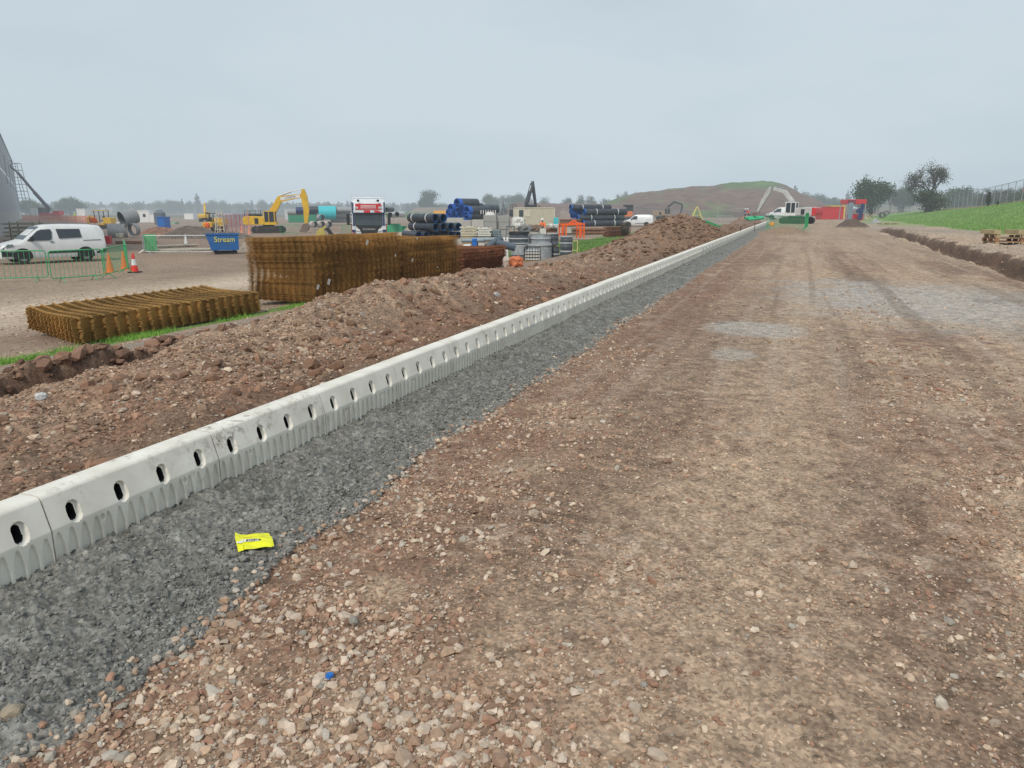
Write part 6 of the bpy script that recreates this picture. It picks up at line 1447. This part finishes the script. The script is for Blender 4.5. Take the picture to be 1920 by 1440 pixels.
# stillage posts
a = AT(902, 76); t = thing('post_stillage', 'row of short white posts in a rack beside the far dark pipe', 'rack', (a[0], a[1], HV(402, 76)), 0)
for i in range(7): MB().box((i * .24, 0, .2), (.07, .07, .42)).build('post', HELM, t)
MB().box((.75, 0, 0), (1.7, .5, .06)).box((.75, 0, -.5), (1.5, .4, .95)).build('rack_base', BLACK, t)
# red site units
def redunits():
    cabin('bright red low site unit at the end of the road', 1540, 1581, 389, 403, 118, M('muted_red_paint', (.50, .035, .04)), group='red site units', win=False)
    Y = 108; a = AT(1586, Y); mp_ = Y / 1434; t = thing('site_shelter', 'red roofed open shelter with blue grey doors right of the red unit', 'shelter', a, 0, 'red site units'); L = 36 * mp_; z = lambda v: HV(v, Y) - a[2]
    MB().box((L / 2, 1.2, (z(374) + z(383)) / 2), (L, 2.4, z(374) - z(383))).build('roof', RED, t, bevel=.05)
    MB().box((.6, -.03, (z(374) + z(383)) / 2 - .02), (1.1, .06, z(374) - z(383) - .1)).build('roof_end_panel', M('maroon', (.18, .03, .05)), t)
    for x in (.05, L - .1):
        for y in (.05, 2.3): MB().bar((x, y, 0), (x, y, z(382)), .1).build('post', GALV, t)
    MB().box((L * .82, 1.2, .45), (L * .3, 1.6, .9)).box((L * .45, 1.5, .4), (L * .4, .6, .8)).build('red_skip', RED, t)
    MB().at((.45, -.2, 0), (0, 0, .2)).box((0, 0, z(380) / 2), (.7, .06, z(380))).build('door', M('blue_grey_door', (.20, .26, .31)), t)
    MB().at((1.75, -.3, 0), (.05, 0, -.3)).prism([(-.25, .2), (-.1, 1.0), (-.55, 1.1), (-.5, 1.5), (.0, 1.7), (.1, 2.35), (.45, 2.35), (.35, .2)], -.15, .15).build('folded_sign', NAVY, t)
redunits()
cabin('yellow topped box behind the red unit', 1556, 1584, 386, 392, 124, M('sand_yellow', (.60, .42, .12)), win=False, group='red site units')
a = GP(1656, 415); t = thing('duct_coil', 'dark grey coil of duct sitting behind the rock heap on the verge', 'coil', AT(1652, 88), 0); MB().pipe((0, 0, .9), (.3, .35, .95), .35, .12, n=20).pipe((.55, .2, 1.1), (.8, .6, 1.15), .30, .08, n=20).build('coil_loop', M('dull_grey_duct', (.12, .13, .13)), t, smooth=True)
# fences
def heras(label, pts, H=2.0, group='mesh site fences', mat=GALV, post=3.2):
    """pts: ground points; one fence thing with its panels"""
    t = thing('mesh_fence', label, 'fence', pts[0], 0, group); o = Vector(pts[0])
    for a, b in zip(pts[:-1], pts[1:]):
        a = Vector(a) - o; b = Vector(b) - o; n = max(1, int((b - a).length / post))
        for k in range(n):
            p = a + (b - a) * k / n; q = a + (b - a) * (k + 1) / n; p.z = G(p.x + o.x, p.y + o.y) - o.z; q.z = G(q.x + o.x, q.y + o.y) - o.z; U = Vector((0, 0, 1))
            m = MB(); m.bar(p + U * .1, q + U * .1, .04).bar(p + U * H, q + U * H, .045)
            for j in range(1, 10): w_ = p + (q - p) * j / 10; m.bar(w_ + U * .1, w_ + U * H, .007)
            for j in range(1, 4): m.bar(p + U * H * j / 4, q + U * H * j / 4, .006)
            m.build('fence_panel', mat, t); MB().bar(p, p + U * (H + .05), .05).build('post', mat, t)
FG = M('dull_fence_steel', (.34, .37, .38), rough=.5, metal=.3)
def sgp(s, t): x, y = xy(s, t); return (x, y, G(x, y))
heras('long see through mesh fence along the crest of the grass slope', [sgp(s, 26.5) for s in range(60, 190, 10)], 2.6, mat=FG)
def U_(u, Y): return AT(u, Y)
heras('mesh fence at the foot of the hill left of the workers', [U_(1345, 132), U_(1395, 132)], 1.9); heras('greenish fence at the foot of the hill behind the small van', [U_(1195, 160), U_(1262, 165), U_(1300, 165)], 2.0, mat=M('green_fence_steel', (.18, .30, .25)))
heras('mesh fence behind the container running to the long pipes', [U_(1040, 140), U_(1066, 140)], 1.9, mat=M('green_fence_steel', (.18, .30, .25)))
a = sgp(86, 26.4); t = thing('notice_board', 'red and white notice fixed to the slope fence at the right edge', 'sign', (AT(1917, 74)[0], 74, HV(358, 74)), -.3); MB().box((0, 0, .25), (.62, .03, .75)).build('sign_face', M('red_notice', (.55, .12, .12)), t); MB().box((0, -.02, .15), (.5, .02, .2)).build('sign_text_panel', HELM, t); MB().bar((0, .05, -1.2), (0, .05, .6), .05).build('post', GALV, t)

# ================================================================== hill and ridges
def grid_mesh(name, x0, x1, y0, y1, nx, ny, zf, cf):
    X, Y = np.meshgrid(np.linspace(x0, x1, nx), np.linspace(y0, y1, ny)); X = X.ravel(); Y = Y.ravel(); Z = zf(X, Y); C = cf(X, Y, Z)
    i = np.arange(ny - 1)[:, None] * nx + np.arange(nx - 1)[None]; F = np.stack([i, i + 1, i + nx + 1, i + nx], -1).reshape(-1, 4)
    me = np_mesh(name, np.stack([X, Y, Z], 1), F, C, smooth=True); o = link(name, me, M('hill_soil', attr=True, rough=.95, var=.2, scale=.25, spec=.15)); tag(o, kind='structure'); return o
HY = 255.0
prof_u = [1060, 1120, 1165, 1200, 1240, 1290, 1330, 1365, 1395, 1425, 1445, 1465, 1480, 1500, 1530, 1560]
prof_v = [398, 388, 371, 362, 359, 352, 348, 344.5, 344, 342, 344, 350, 357, 366, 378, 398]
PX = [AT(u, HY)[0] for u in prof_u]; PZ = [HV(v, HY) for v in prof_v]
def hz(x, y):
    xe = x + (y - HY) * -.30
    top = np.interp(xe, PX, PZ); k = (y - HY); side = np.where(k < 0, np.clip(1 + k / 62, 0, 1), np.clip(1 - k / 90, 0, 1))
    z = -1.2 + (top + 1.2) * SM(0, 1, side) ** .8
    z = z + (fbm(x * .08, y * .08, 5, 301) * 1.1 + fbm(x * .5, y * .5, 3, 303) * .25) * np.clip((z + 1.2) / 6, 0, 1)
    return z
def hc(x, y, z):
    n = fbm(x * .06, y * .06, 4, 310)[:, None]; n2 = fbm(x * .35, y * .35, 3, 311)[:, None]
    br = np.array([[.165, .108, .080]]); dk = np.array([[.085, .055, .045]]); gr = np.array([[.105, .160, .060]])
    k = np.clip(SM(.0, .5, n + .3 * n2), 0, 1); c = br * (1 - k) + dk * k
    xe = x + (y - HY) * -.30; u = np.interp(xe, PX, prof_u)[:, None]; zz = z[:, None]
    g1 = SM(6.6, 8.2, zz + 1.6 * n) * SM(1330, 1370, u) * (1 - SM(1440, 1475, u)); g2 = SM(-.1, .5, n2 + .7 * n + .35 * (1 - SM(2.0, 5.5, zz)) - .12) * (1 - SM(1330, 1400, u)); g3 = (1 - SM(1170, 1215, u)) * SM(-.3, .2, n2 + .35)
    g = np.clip(np.maximum(np.maximum(g1, g2 * .8), g3), 0, 1)
    g = np.where(y[:, None] > HY + 15, 1, g)
    return np.clip((c * (1 - g) + gr * g) * (1 + .22 * n2 + .1 * n), .02, .6)
grid_mesh('hill', AT(1060, HY)[0] - 60, AT(1560, HY)[0] + 40, HY - 70, HY + 95, 340, 150, hz, hc)
# long low earth ridges
def ridge(name, u0, u1, Y, vtop, colr, seed, depth=18):
    a = AT(u0, Y); b = AT(u1, Y); zt = HV(vtop, Y)
    def zf(x, y):
        k = np.clip((x - a[0]) / (b[0] - a[0]), 0, 1); e = SM(0, .12, k) * (1 - SM(.88, 1, k)); return -1.5 + (zt + 1.5) * e * np.exp(-((y - Y) / depth) ** 2) * (1 + .25 * fbm(x * .05, y * .05, 4, seed)) + .15 * fbm(x * .4, y * .4, 3, seed)
    def cf(x, y, z): n = fbm(x * .1, y * .1, 4, seed + 1)[:, None]; return np.clip(np.array([colr]) * (1 + .35 * n), .02, .5)
    grid_mesh(name, a[0], b[0], Y - depth * 2, Y + depth * 2, 160, 40, zf, cf)
ridge('earth_ridge', 925, 1300, 215, 381, (.155, .105, .090), 401); ridge('earth_ridge', 1485, 1600, 190, 388.5, (.15, .105, .085), 402, 12); ridge('earth_ridge', 760, 960, 300, 387, (.22, .17, .13), 403)
ridge('low_hills', -500, 1100, 620, 384, (.10, .085, .065), 404, 60); ridge('low_hills', -700, 2400, 1500, 382, (.06, .075, .05), 405, 220); ridge('low_hills', 1560, 2300, 330, 385, (.13, .12, .07), 406, 30)

# ================================================================== trees
BARK = M('bark', (.085, .07, .055), rough=.9, var=.3)
def leafcloud(centers, radii, n, size, c0, c1, seed):
    r = np.random.default_rng(seed); k = r.integers(0, len(centers), n); C = np.array(centers)[k]; R = np.array(radii)[k]
    d = r.normal(size=(n, 3)); d /= np.linalg.norm(d, axis=1)[:, None]; rad = r.random(n) ** .5; P = C + d * (R * rad)[:, None] * np.array([1, 1, .8])
    a = r.normal(size=(n, 3)); a /= np.linalg.norm(a, axis=1)[:, None]; b = np.cross(a, r.normal(size=(n, 3))); b /= np.linalg.norm(b, axis=1)[:, None]; s = size * r.uniform(.5, 1.3, n)[:, None]
    V = np.stack([P - a * s, P + b * s * .7, P + a * s, P - b * s * .7], 1).reshape(-1, 3); F = np.arange(4 * n).reshape(-1, 4)
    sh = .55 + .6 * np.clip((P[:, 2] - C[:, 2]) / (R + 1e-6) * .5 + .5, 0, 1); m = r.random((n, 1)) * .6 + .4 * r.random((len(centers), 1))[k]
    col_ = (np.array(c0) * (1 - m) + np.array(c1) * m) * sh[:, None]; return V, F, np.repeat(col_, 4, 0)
LEAF = M('foliage', attr=True, rough=.7, var=.12, spec=.2)
TREEM = {}
def tree_variant(kind, seed):
    """unit tree of height 1: meshes for trunk and crown"""
    key = (kind, seed)
    if key in TREEM: return TREEM[key]
    r = np.random.default_rng(seed + 900); tr = MB(); cs = []; rs = []
    def br(p, d, L, w, dep):
        q = p + d * L; tr.cyl(p, q, w, w * .6, n=6, caps=False)
        if dep == 0: cs.append(tuple(q)); rs.append(kd['cr'] * r.uniform(.7, 1.25)); return
        for i in range(kd['b']):
            e = Vector(d) * kd['up'] + Vector(r.normal(0, kd['sp'], 3)); e.normalize(); br(p + d * L * r.uniform(.65, 1), e, L * kd['lr'] * r.uniform(.75, 1.2), w * .58, dep - 1)
    K = {'oak': dict(b=5, up=.72, sp=.58, lr=.64, cr=.095, t=.18, dep=3, n=9000, s=.022, c0=(.035, .065, .028), c1=(.075, .115, .045)),
         'sparse': dict(b=5, up=.95, sp=.48, lr=.68, cr=.060, t=.20, dep=3, n=5200, s=.0110, c0=(.055, .060, .035), c1=(.115, .105, .065)),
         'bush': dict(b=5, up=.6, sp=.7, lr=.6, cr=.13, t=.15, dep=2, n=4600, s=.030, c0=(.04, .065, .03), c1=(.085, .12, .05)),
         'poplar': dict(b=6, up=1.5, sp=.22, lr=.62, cr=.06, t=.30, dep=2, n=2600, s=.018, c0=(.05, .075, .04), c1=(.08, .11, .055)),
         'conifer': dict(b=5, up=1.5, sp=.2, lr=.55, cr=.06, t=.35, dep=2, n=2500, s=.018, c0=(.03, .055, .03), c1=(.06, .085, .04))}
    kd = K[kind]
    if kind in ('poplar', 'conifer'):
        tr.cyl((0, 0, -.02), (0, 0, .95), .02, .004, n=6); 
        for i in range(60):
            h = r.uniform(.10, 1.0); wd = (.085 if kind == 'poplar' else .16) * (math.sin(PI * min(1, h * .85 + .15)) ** .6 if kind == 'poplar' else (1.08 - h)); an = r.uniform(0, 6.28); cs.append((wd * math.cos(an) * .7, wd * math.sin(an) * .7, h)); rs.append(wd * .7 + .012)
    else: br(Vector((0, 0, -.02)), Vector((0, 0, 1)), kd['t'], .022 if kind != 'sparse' else .013, kd['dep'])
    C = np.array(cs); zmax = C[:, 2].max() + kd['cr'] * .6; sc = 1 / zmax
    V, F, cc = leafcloud(C * sc, np.array(rs) * sc, kd['n'], kd['s'], kd['c0'], kd['c1'], seed)
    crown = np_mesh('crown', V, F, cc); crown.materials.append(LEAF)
    tm = bpy.data.meshes.new('trunk'); tm.from_pydata([tuple(Vector(v) * sc) for v in tr.v], [], tr.f); tm.materials.append(BARK)
    w_ = max(np.percentile(V[:, 0], 96) - np.percentile(V[:, 0], 4), np.percentile(V[:, 1], 96) - np.percentile(V[:, 1], 4)); w_ *= 1.28; TREEM[key] = (tm, crown, w_); return TREEM[key]
def tree(label, u, vtop, Y, kind, seed=0, wpx=None, group='trees along the skyline', name='tree', cat='tree', zb=None):
    a = AT(u, Y); zb = a[2] if zb is None else zb; H = HV(vtop, Y) - zb; tm, cr, w0 = tree_variant(kind, seed)
    t = thing(name, label, cat, (a[0], a[1], zb), float(rng.uniform(0, 6.28)), group); kx = 1 if wpx is None else (wpx * Y / 1434) / (w0 * H)
    t.scale = (H * kx, H * kx, H)
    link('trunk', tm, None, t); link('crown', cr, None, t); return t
R_ = 'trees behind the right hand fence'
tree('tall thinly leafed tree standing alone on the right skyline', 1741, 297, 125, 'sparse', 4, 80, group=R_)
tree('dense bushy growth at the foot of the tall thin tree', 1735, 351, 124, 'bush', 2, 62, group=R_, name='bush', cat='bush')
tree('broad dense dark green tree left of the tall thin tree', 1632, 330, 155, 'oak', 6, 72, group=R_)
for u, v, w_, Y, k, lab in ((1668, 348, 38, 220, 'sparse', 'pale hazy tree between the dark tree and the thin one, left one'), (1692, 347, 40, 225, 'oak', 'pale hazy tree between the dark tree and the thin one, right one'), (1790, 348, 50, 190, 'oak', 'rounded tree just right of the tall thin tree'), (1815, 356, 45, 200, 'bush', 'low bushy tree behind the slope fence, left one'), (1850, 352, 40, 150, 'sparse', 'wind bent thin tree behind the slope fence, left of three'), (1880, 350, 40, 145, 'sparse', 'wind bent thin tree behind the slope fence, middle of three'), (1908, 348, 40, 140, 'sparse', 'wind bent thin tree behind the slope fence, right of three'),
    (1868, 362, 60, 148, 'bush', 'dense shrub line behind the slope fence, left part'), (1905, 360, 60, 138, 'bush', 'dense shrub line behind the slope fence, right part'), (1835, 364, 50, 170, 'bush', 'dense shrub line behind the slope fence, beside the thin sapling'),
    (1532, 362, 42, 330, 'oak', 'rounded hazy tree right of the hill'), (1507, 360, 26, 330, 'bush', 'hazy tree half behind the right flank of the hill'), (1568, 371, 20, 300, 'bush', 'small dark tree behind the red unit'), (1517, 366, 26, 360, 'bush', 'low hazy tree between the two right of the hill')): tree(lab, u, v, Y, k, int(u) % 4, w_, group=R_)
tree('pale narrow poplar rising behind the right shoulder of the hill', 1488, 347, 420, 'poplar', 1, 11, group=R_); tree('pale narrow poplar left of the red shelter', 1586, 356, 400, 'poplar', 2, 9, group=R_)
tree('small golden sapling inside the slope fence', 1848, 359, 95, 'poplar', 3, 8, group=R_, zb=G(*AT(1848, 95)[:2])); tree('tiny dark shrub on the grass crest', 1866, 376, 90, 'bush', 1, 5, group=R_, name='bush', cat='bush')
Cn = 'trees on the far skyline'
tree('big rounded oak alone on the skyline right of the lorry', 805, 355, 330, 'oak', 5, 44, group=Cn)
for i, (u, v, w_, Y, k, lab) in enumerate(((919, 362, 38, 330, 'oak', 'dense rounded tree left of the far black excavator'), (945, 364, 36, 360, 'sparse', 'thin tree behind the small far excavator'), (968, 362, 40, 350, 'oak', 'spreading tree left of the black boom'), (986, 368, 24, 360, 'bush', 'low tree directly behind the black boom'), (1018, 371, 26, 340, 'bush', 'small rounded tree right of the black boom'),
    (888, 375, 26, 380, 'bush', 'low hazy bush right of the blue ended pile'), (832, 378, 22, 380, 'bush', 'low bush right of the big oak'), (765, 380, 10, 420, 'conifer', 'tiny dark tree left of the big oak, farther one'), (776, 379, 14, 420, 'bush', 'small bush just left of the big oak'),
    (1064, 368, 22, 300, 'sparse', 'thin leafed tree on the ridge, leftmost of four'), (1086, 367, 22, 300, 'bush', 'bushy tree on the ridge, second of four'), (1108, 366, 30, 300, 'sparse', 'spreading tree on the ridge, third of four'), (1135, 370, 24, 300, 'sparse', 'small tree on the ridge, rightmost of four'), (1164, 357, 30, 290, 'sparse', 'feathery shrub on the left flank of the hill'), (1190, 360, 12, 290, 'bush', 'tiny bush on the left flank of the hill'),
    (132, 368, 48, 300, 'oak', 'tree with a high sprig at the far left skyline'), (116, 380, 34, 320, 'bush', 'low bush left of the sprigged tree'), (150, 379, 30, 320, 'bush', 'low bush right of the sprigged tree'), (56, 372, 40, 260, 'oak', 'dull rounded tree right of the warehouse corner'), (88, 382, 26, 300, 'bush', 'low hedge tree behind the boom lift'),
    (232, 379, 22, 420, 'bush', 'hazy bush above the grey pipes'), (262, 380, 26, 420, 'bush', 'hazy bush above the long white cabin'), (304, 377, 36, 430, 'bush', 'wide hazy bush above the blue box'), (328, 374, 34, 430, 'oak', 'hazy tree left of the spire like tree'), (343, 372, 10, 430, 'conifer', 'small pointed hazy tree left of the spire like tree'), (358, 377, 14, 430, 'bush', 'round hazy bush beside the spire like tree'),
    (372, 362, 11, 430, 'poplar', 'tall pale spire like tree on the left skyline'), (402, 375, 24, 440, 'bush', 'hazy bush right of the spire like tree'), (422, 376, 24, 440, 'bush', 'hazy bush two right of the spire like tree'), (452, 380, 26, 440, 'bush', 'hazy bush left of the guard rails of the yellow excavator'), (473, 375, 12, 440, 'conifer', 'small tree just above the yellow excavator rails'), (494, 375, 20, 440, 'bush', 'hazy tree above the yellow housing'),
    (598, 379, 16, 440, 'bush', 'hazy bush left of the turquoise pipe top'), (617, 377, 16, 440, 'oak', 'hazy tree above the turquoise pipe'), (652, 376, 10, 440, 'conifer', 'pointed hazy tree just left of the lorry'), (738, 378, 6, 440, 'poplar', 'tiny pointed tree right of the lorry'), (724, 381, 16, 440, 'bush', 'low hazy bush right of the lorry'))): tree(lab, u, v, Y, k, i % 6 if k == 'bush' else i % 3, w_, group=Cn)
# the far hedge line that reads as one mass
def hedge(u0, u1, Y, v0, v1, n, seed):
    r = np.random.default_rng(seed); us = r.uniform(u0, u1, 260); cs = []; rs = []
    for u in us:
        a = AT(u, Y + r.uniform(-20, 20)); vt = v0 + (v1 - v0) * r.random(); zt = HV(vt, Y); cs.append((a[0], a[1], zt - 2.0)); rs.append(2.6); cs.append((a[0], a[1], -.2)); rs.append(2.2)
    V, F, cc = leafcloud(cs, rs, n, .75, (.045, .065, .035), (.075, .10, .05), seed); me = np_mesh('far_woodland', V, F, cc); tag(link('far_woodland', me, LEAF), kind='stuff')
hedge(-60, 700, 470, 384, 378, 16000, 1); hedge(700, 1080, 480, 386, 380, 9000, 2); hedge(1490, 1960, 360, 380, 370, 14000, 3)
# lattice mast beside the dark tree
a = AT(1617, 300); t = thing('lattice_mast', 'thin lattice mast rising above the dense dark tree', 'mast', a, 0); H = HV(326, 300) - a[2]; m = MB()
for x, y in ((-1, -1), (1, -1), (1, 1), (-1, 1)): m.bar((x * .7, y * .7, 0), (x * .15, y * .15, H), .14)
for k in range(9): z = H * k / 9; m.bar((-.7 + .06 * k, -.7, z), (.7 - .06 * k, -.7, z + H / 9), .09)
m.build('mast_frame', FG, t); MB().bar((-1.6, 0, H - .5), (1.6, 0, H - .5), .15).bar((-1.2, 0, H - 1.6), (1.2, 0, H - 1.6), .15).build('cross_arm', FG, t)
# ================================================================== camera, sky, light
cd = bpy.data.cameras.new('camera'); cam = bpy.data.objects.new('camera', cd); COL.objects.link(cam)
cam.location = (0, 0, CAMZ); cam.rotation_euler = (PI / 2 - PITCH, 0, 0)
cd.sensor_width = 36; cd.lens = 36 * FPX / 1920; cd.clip_end = 9000; cd.clip_start = .05
scn.camera = cam
w = bpy.data.worlds.new('World'); scn.world = w; w.use_nodes = True; nt = w.node_tree; nt.nodes.clear()
SE, SR = math.radians(48), math.radians(200)
sky = nt.nodes.new('ShaderNodeTexSky'); sky.sky_type = 'NISHITA'; sky.sun_disc = False; sky.sun_elevation = SE; sky.sun_rotation = SR
sky.air_density = 1.2; sky.dust_density = 4
tc = nt.nodes.new('ShaderNodeTexCoord'); mp = nt.nodes.new('ShaderNodeMapping'); mp.inputs['Scale'].default_value = (1, 1, 3.2); nt.links.new(tc.outputs['Generated'], mp.inputs[0])
cl = nt.nodes.new('ShaderNodeTexNoise'); cl.inputs['Scale'].default_value = 1.5; cl.inputs['Detail'].default_value = 4; cl.inputs['Roughness'].default_value = .5; nt.links.new(mp.outputs[0], cl.inputs[0])
rp = nt.nodes.new('ShaderNodeValToRGB'); e = rp.color_ramp.elements; e[0].position = .38; e[0].color = (.520, .618, .688, 1); e[1].position = .62; e[1].color = (.615, .705, .768, 1); nt.links.new(cl.outputs['Fac'], rp.inputs[0])
b1 = nt.nodes.new('ShaderNodeBackground'); b1.inputs[1].default_value = .10; nt.links.new(sky.outputs[0], b1.inputs[0])
b2 = nt.nodes.new('ShaderNodeBackground'); b2.inputs[1].default_value = 1.0; nt.links.new(rp.outputs[0], b2.inputs[0])
mx = nt.nodes.new('ShaderNodeMixShader'); mx.inputs[0].default_value = .94; nt.links.new(b1.outputs[0], mx.inputs[1]); nt.links.new(b2.outputs[0], mx.inputs[2])
wo = nt.nodes.new('ShaderNodeOutputWorld'); nt.links.new(mx.outputs[0], wo.inputs[0])
sd = bpy.data.lights.new('sun', 'SUN'); sd.energy = 2.2; sd.angle = math.radians(11); sd.color = (1, .93, .83)
so = bpy.data.objects.new('sun', sd); COL.objects.link(so)
az = SR
v = Vector((math.sin(az) * math.cos(SE), math.cos(az) * math.cos(SE), math.sin(SE)))
so.rotation_euler = v.to_track_quat('Z', 'Y').to_euler()
scn.view_settings.view_transform = 'Standard'; scn.view_settings.look = 'None'; scn.view_settings.exposure = 0; scn.view_settings.gamma = 1
try:
    scn.cycles.use_denoising = True; scn.cycles.max_bounces = 5; scn.cycles.transparent_max_bounces = 12
except Exception: pass
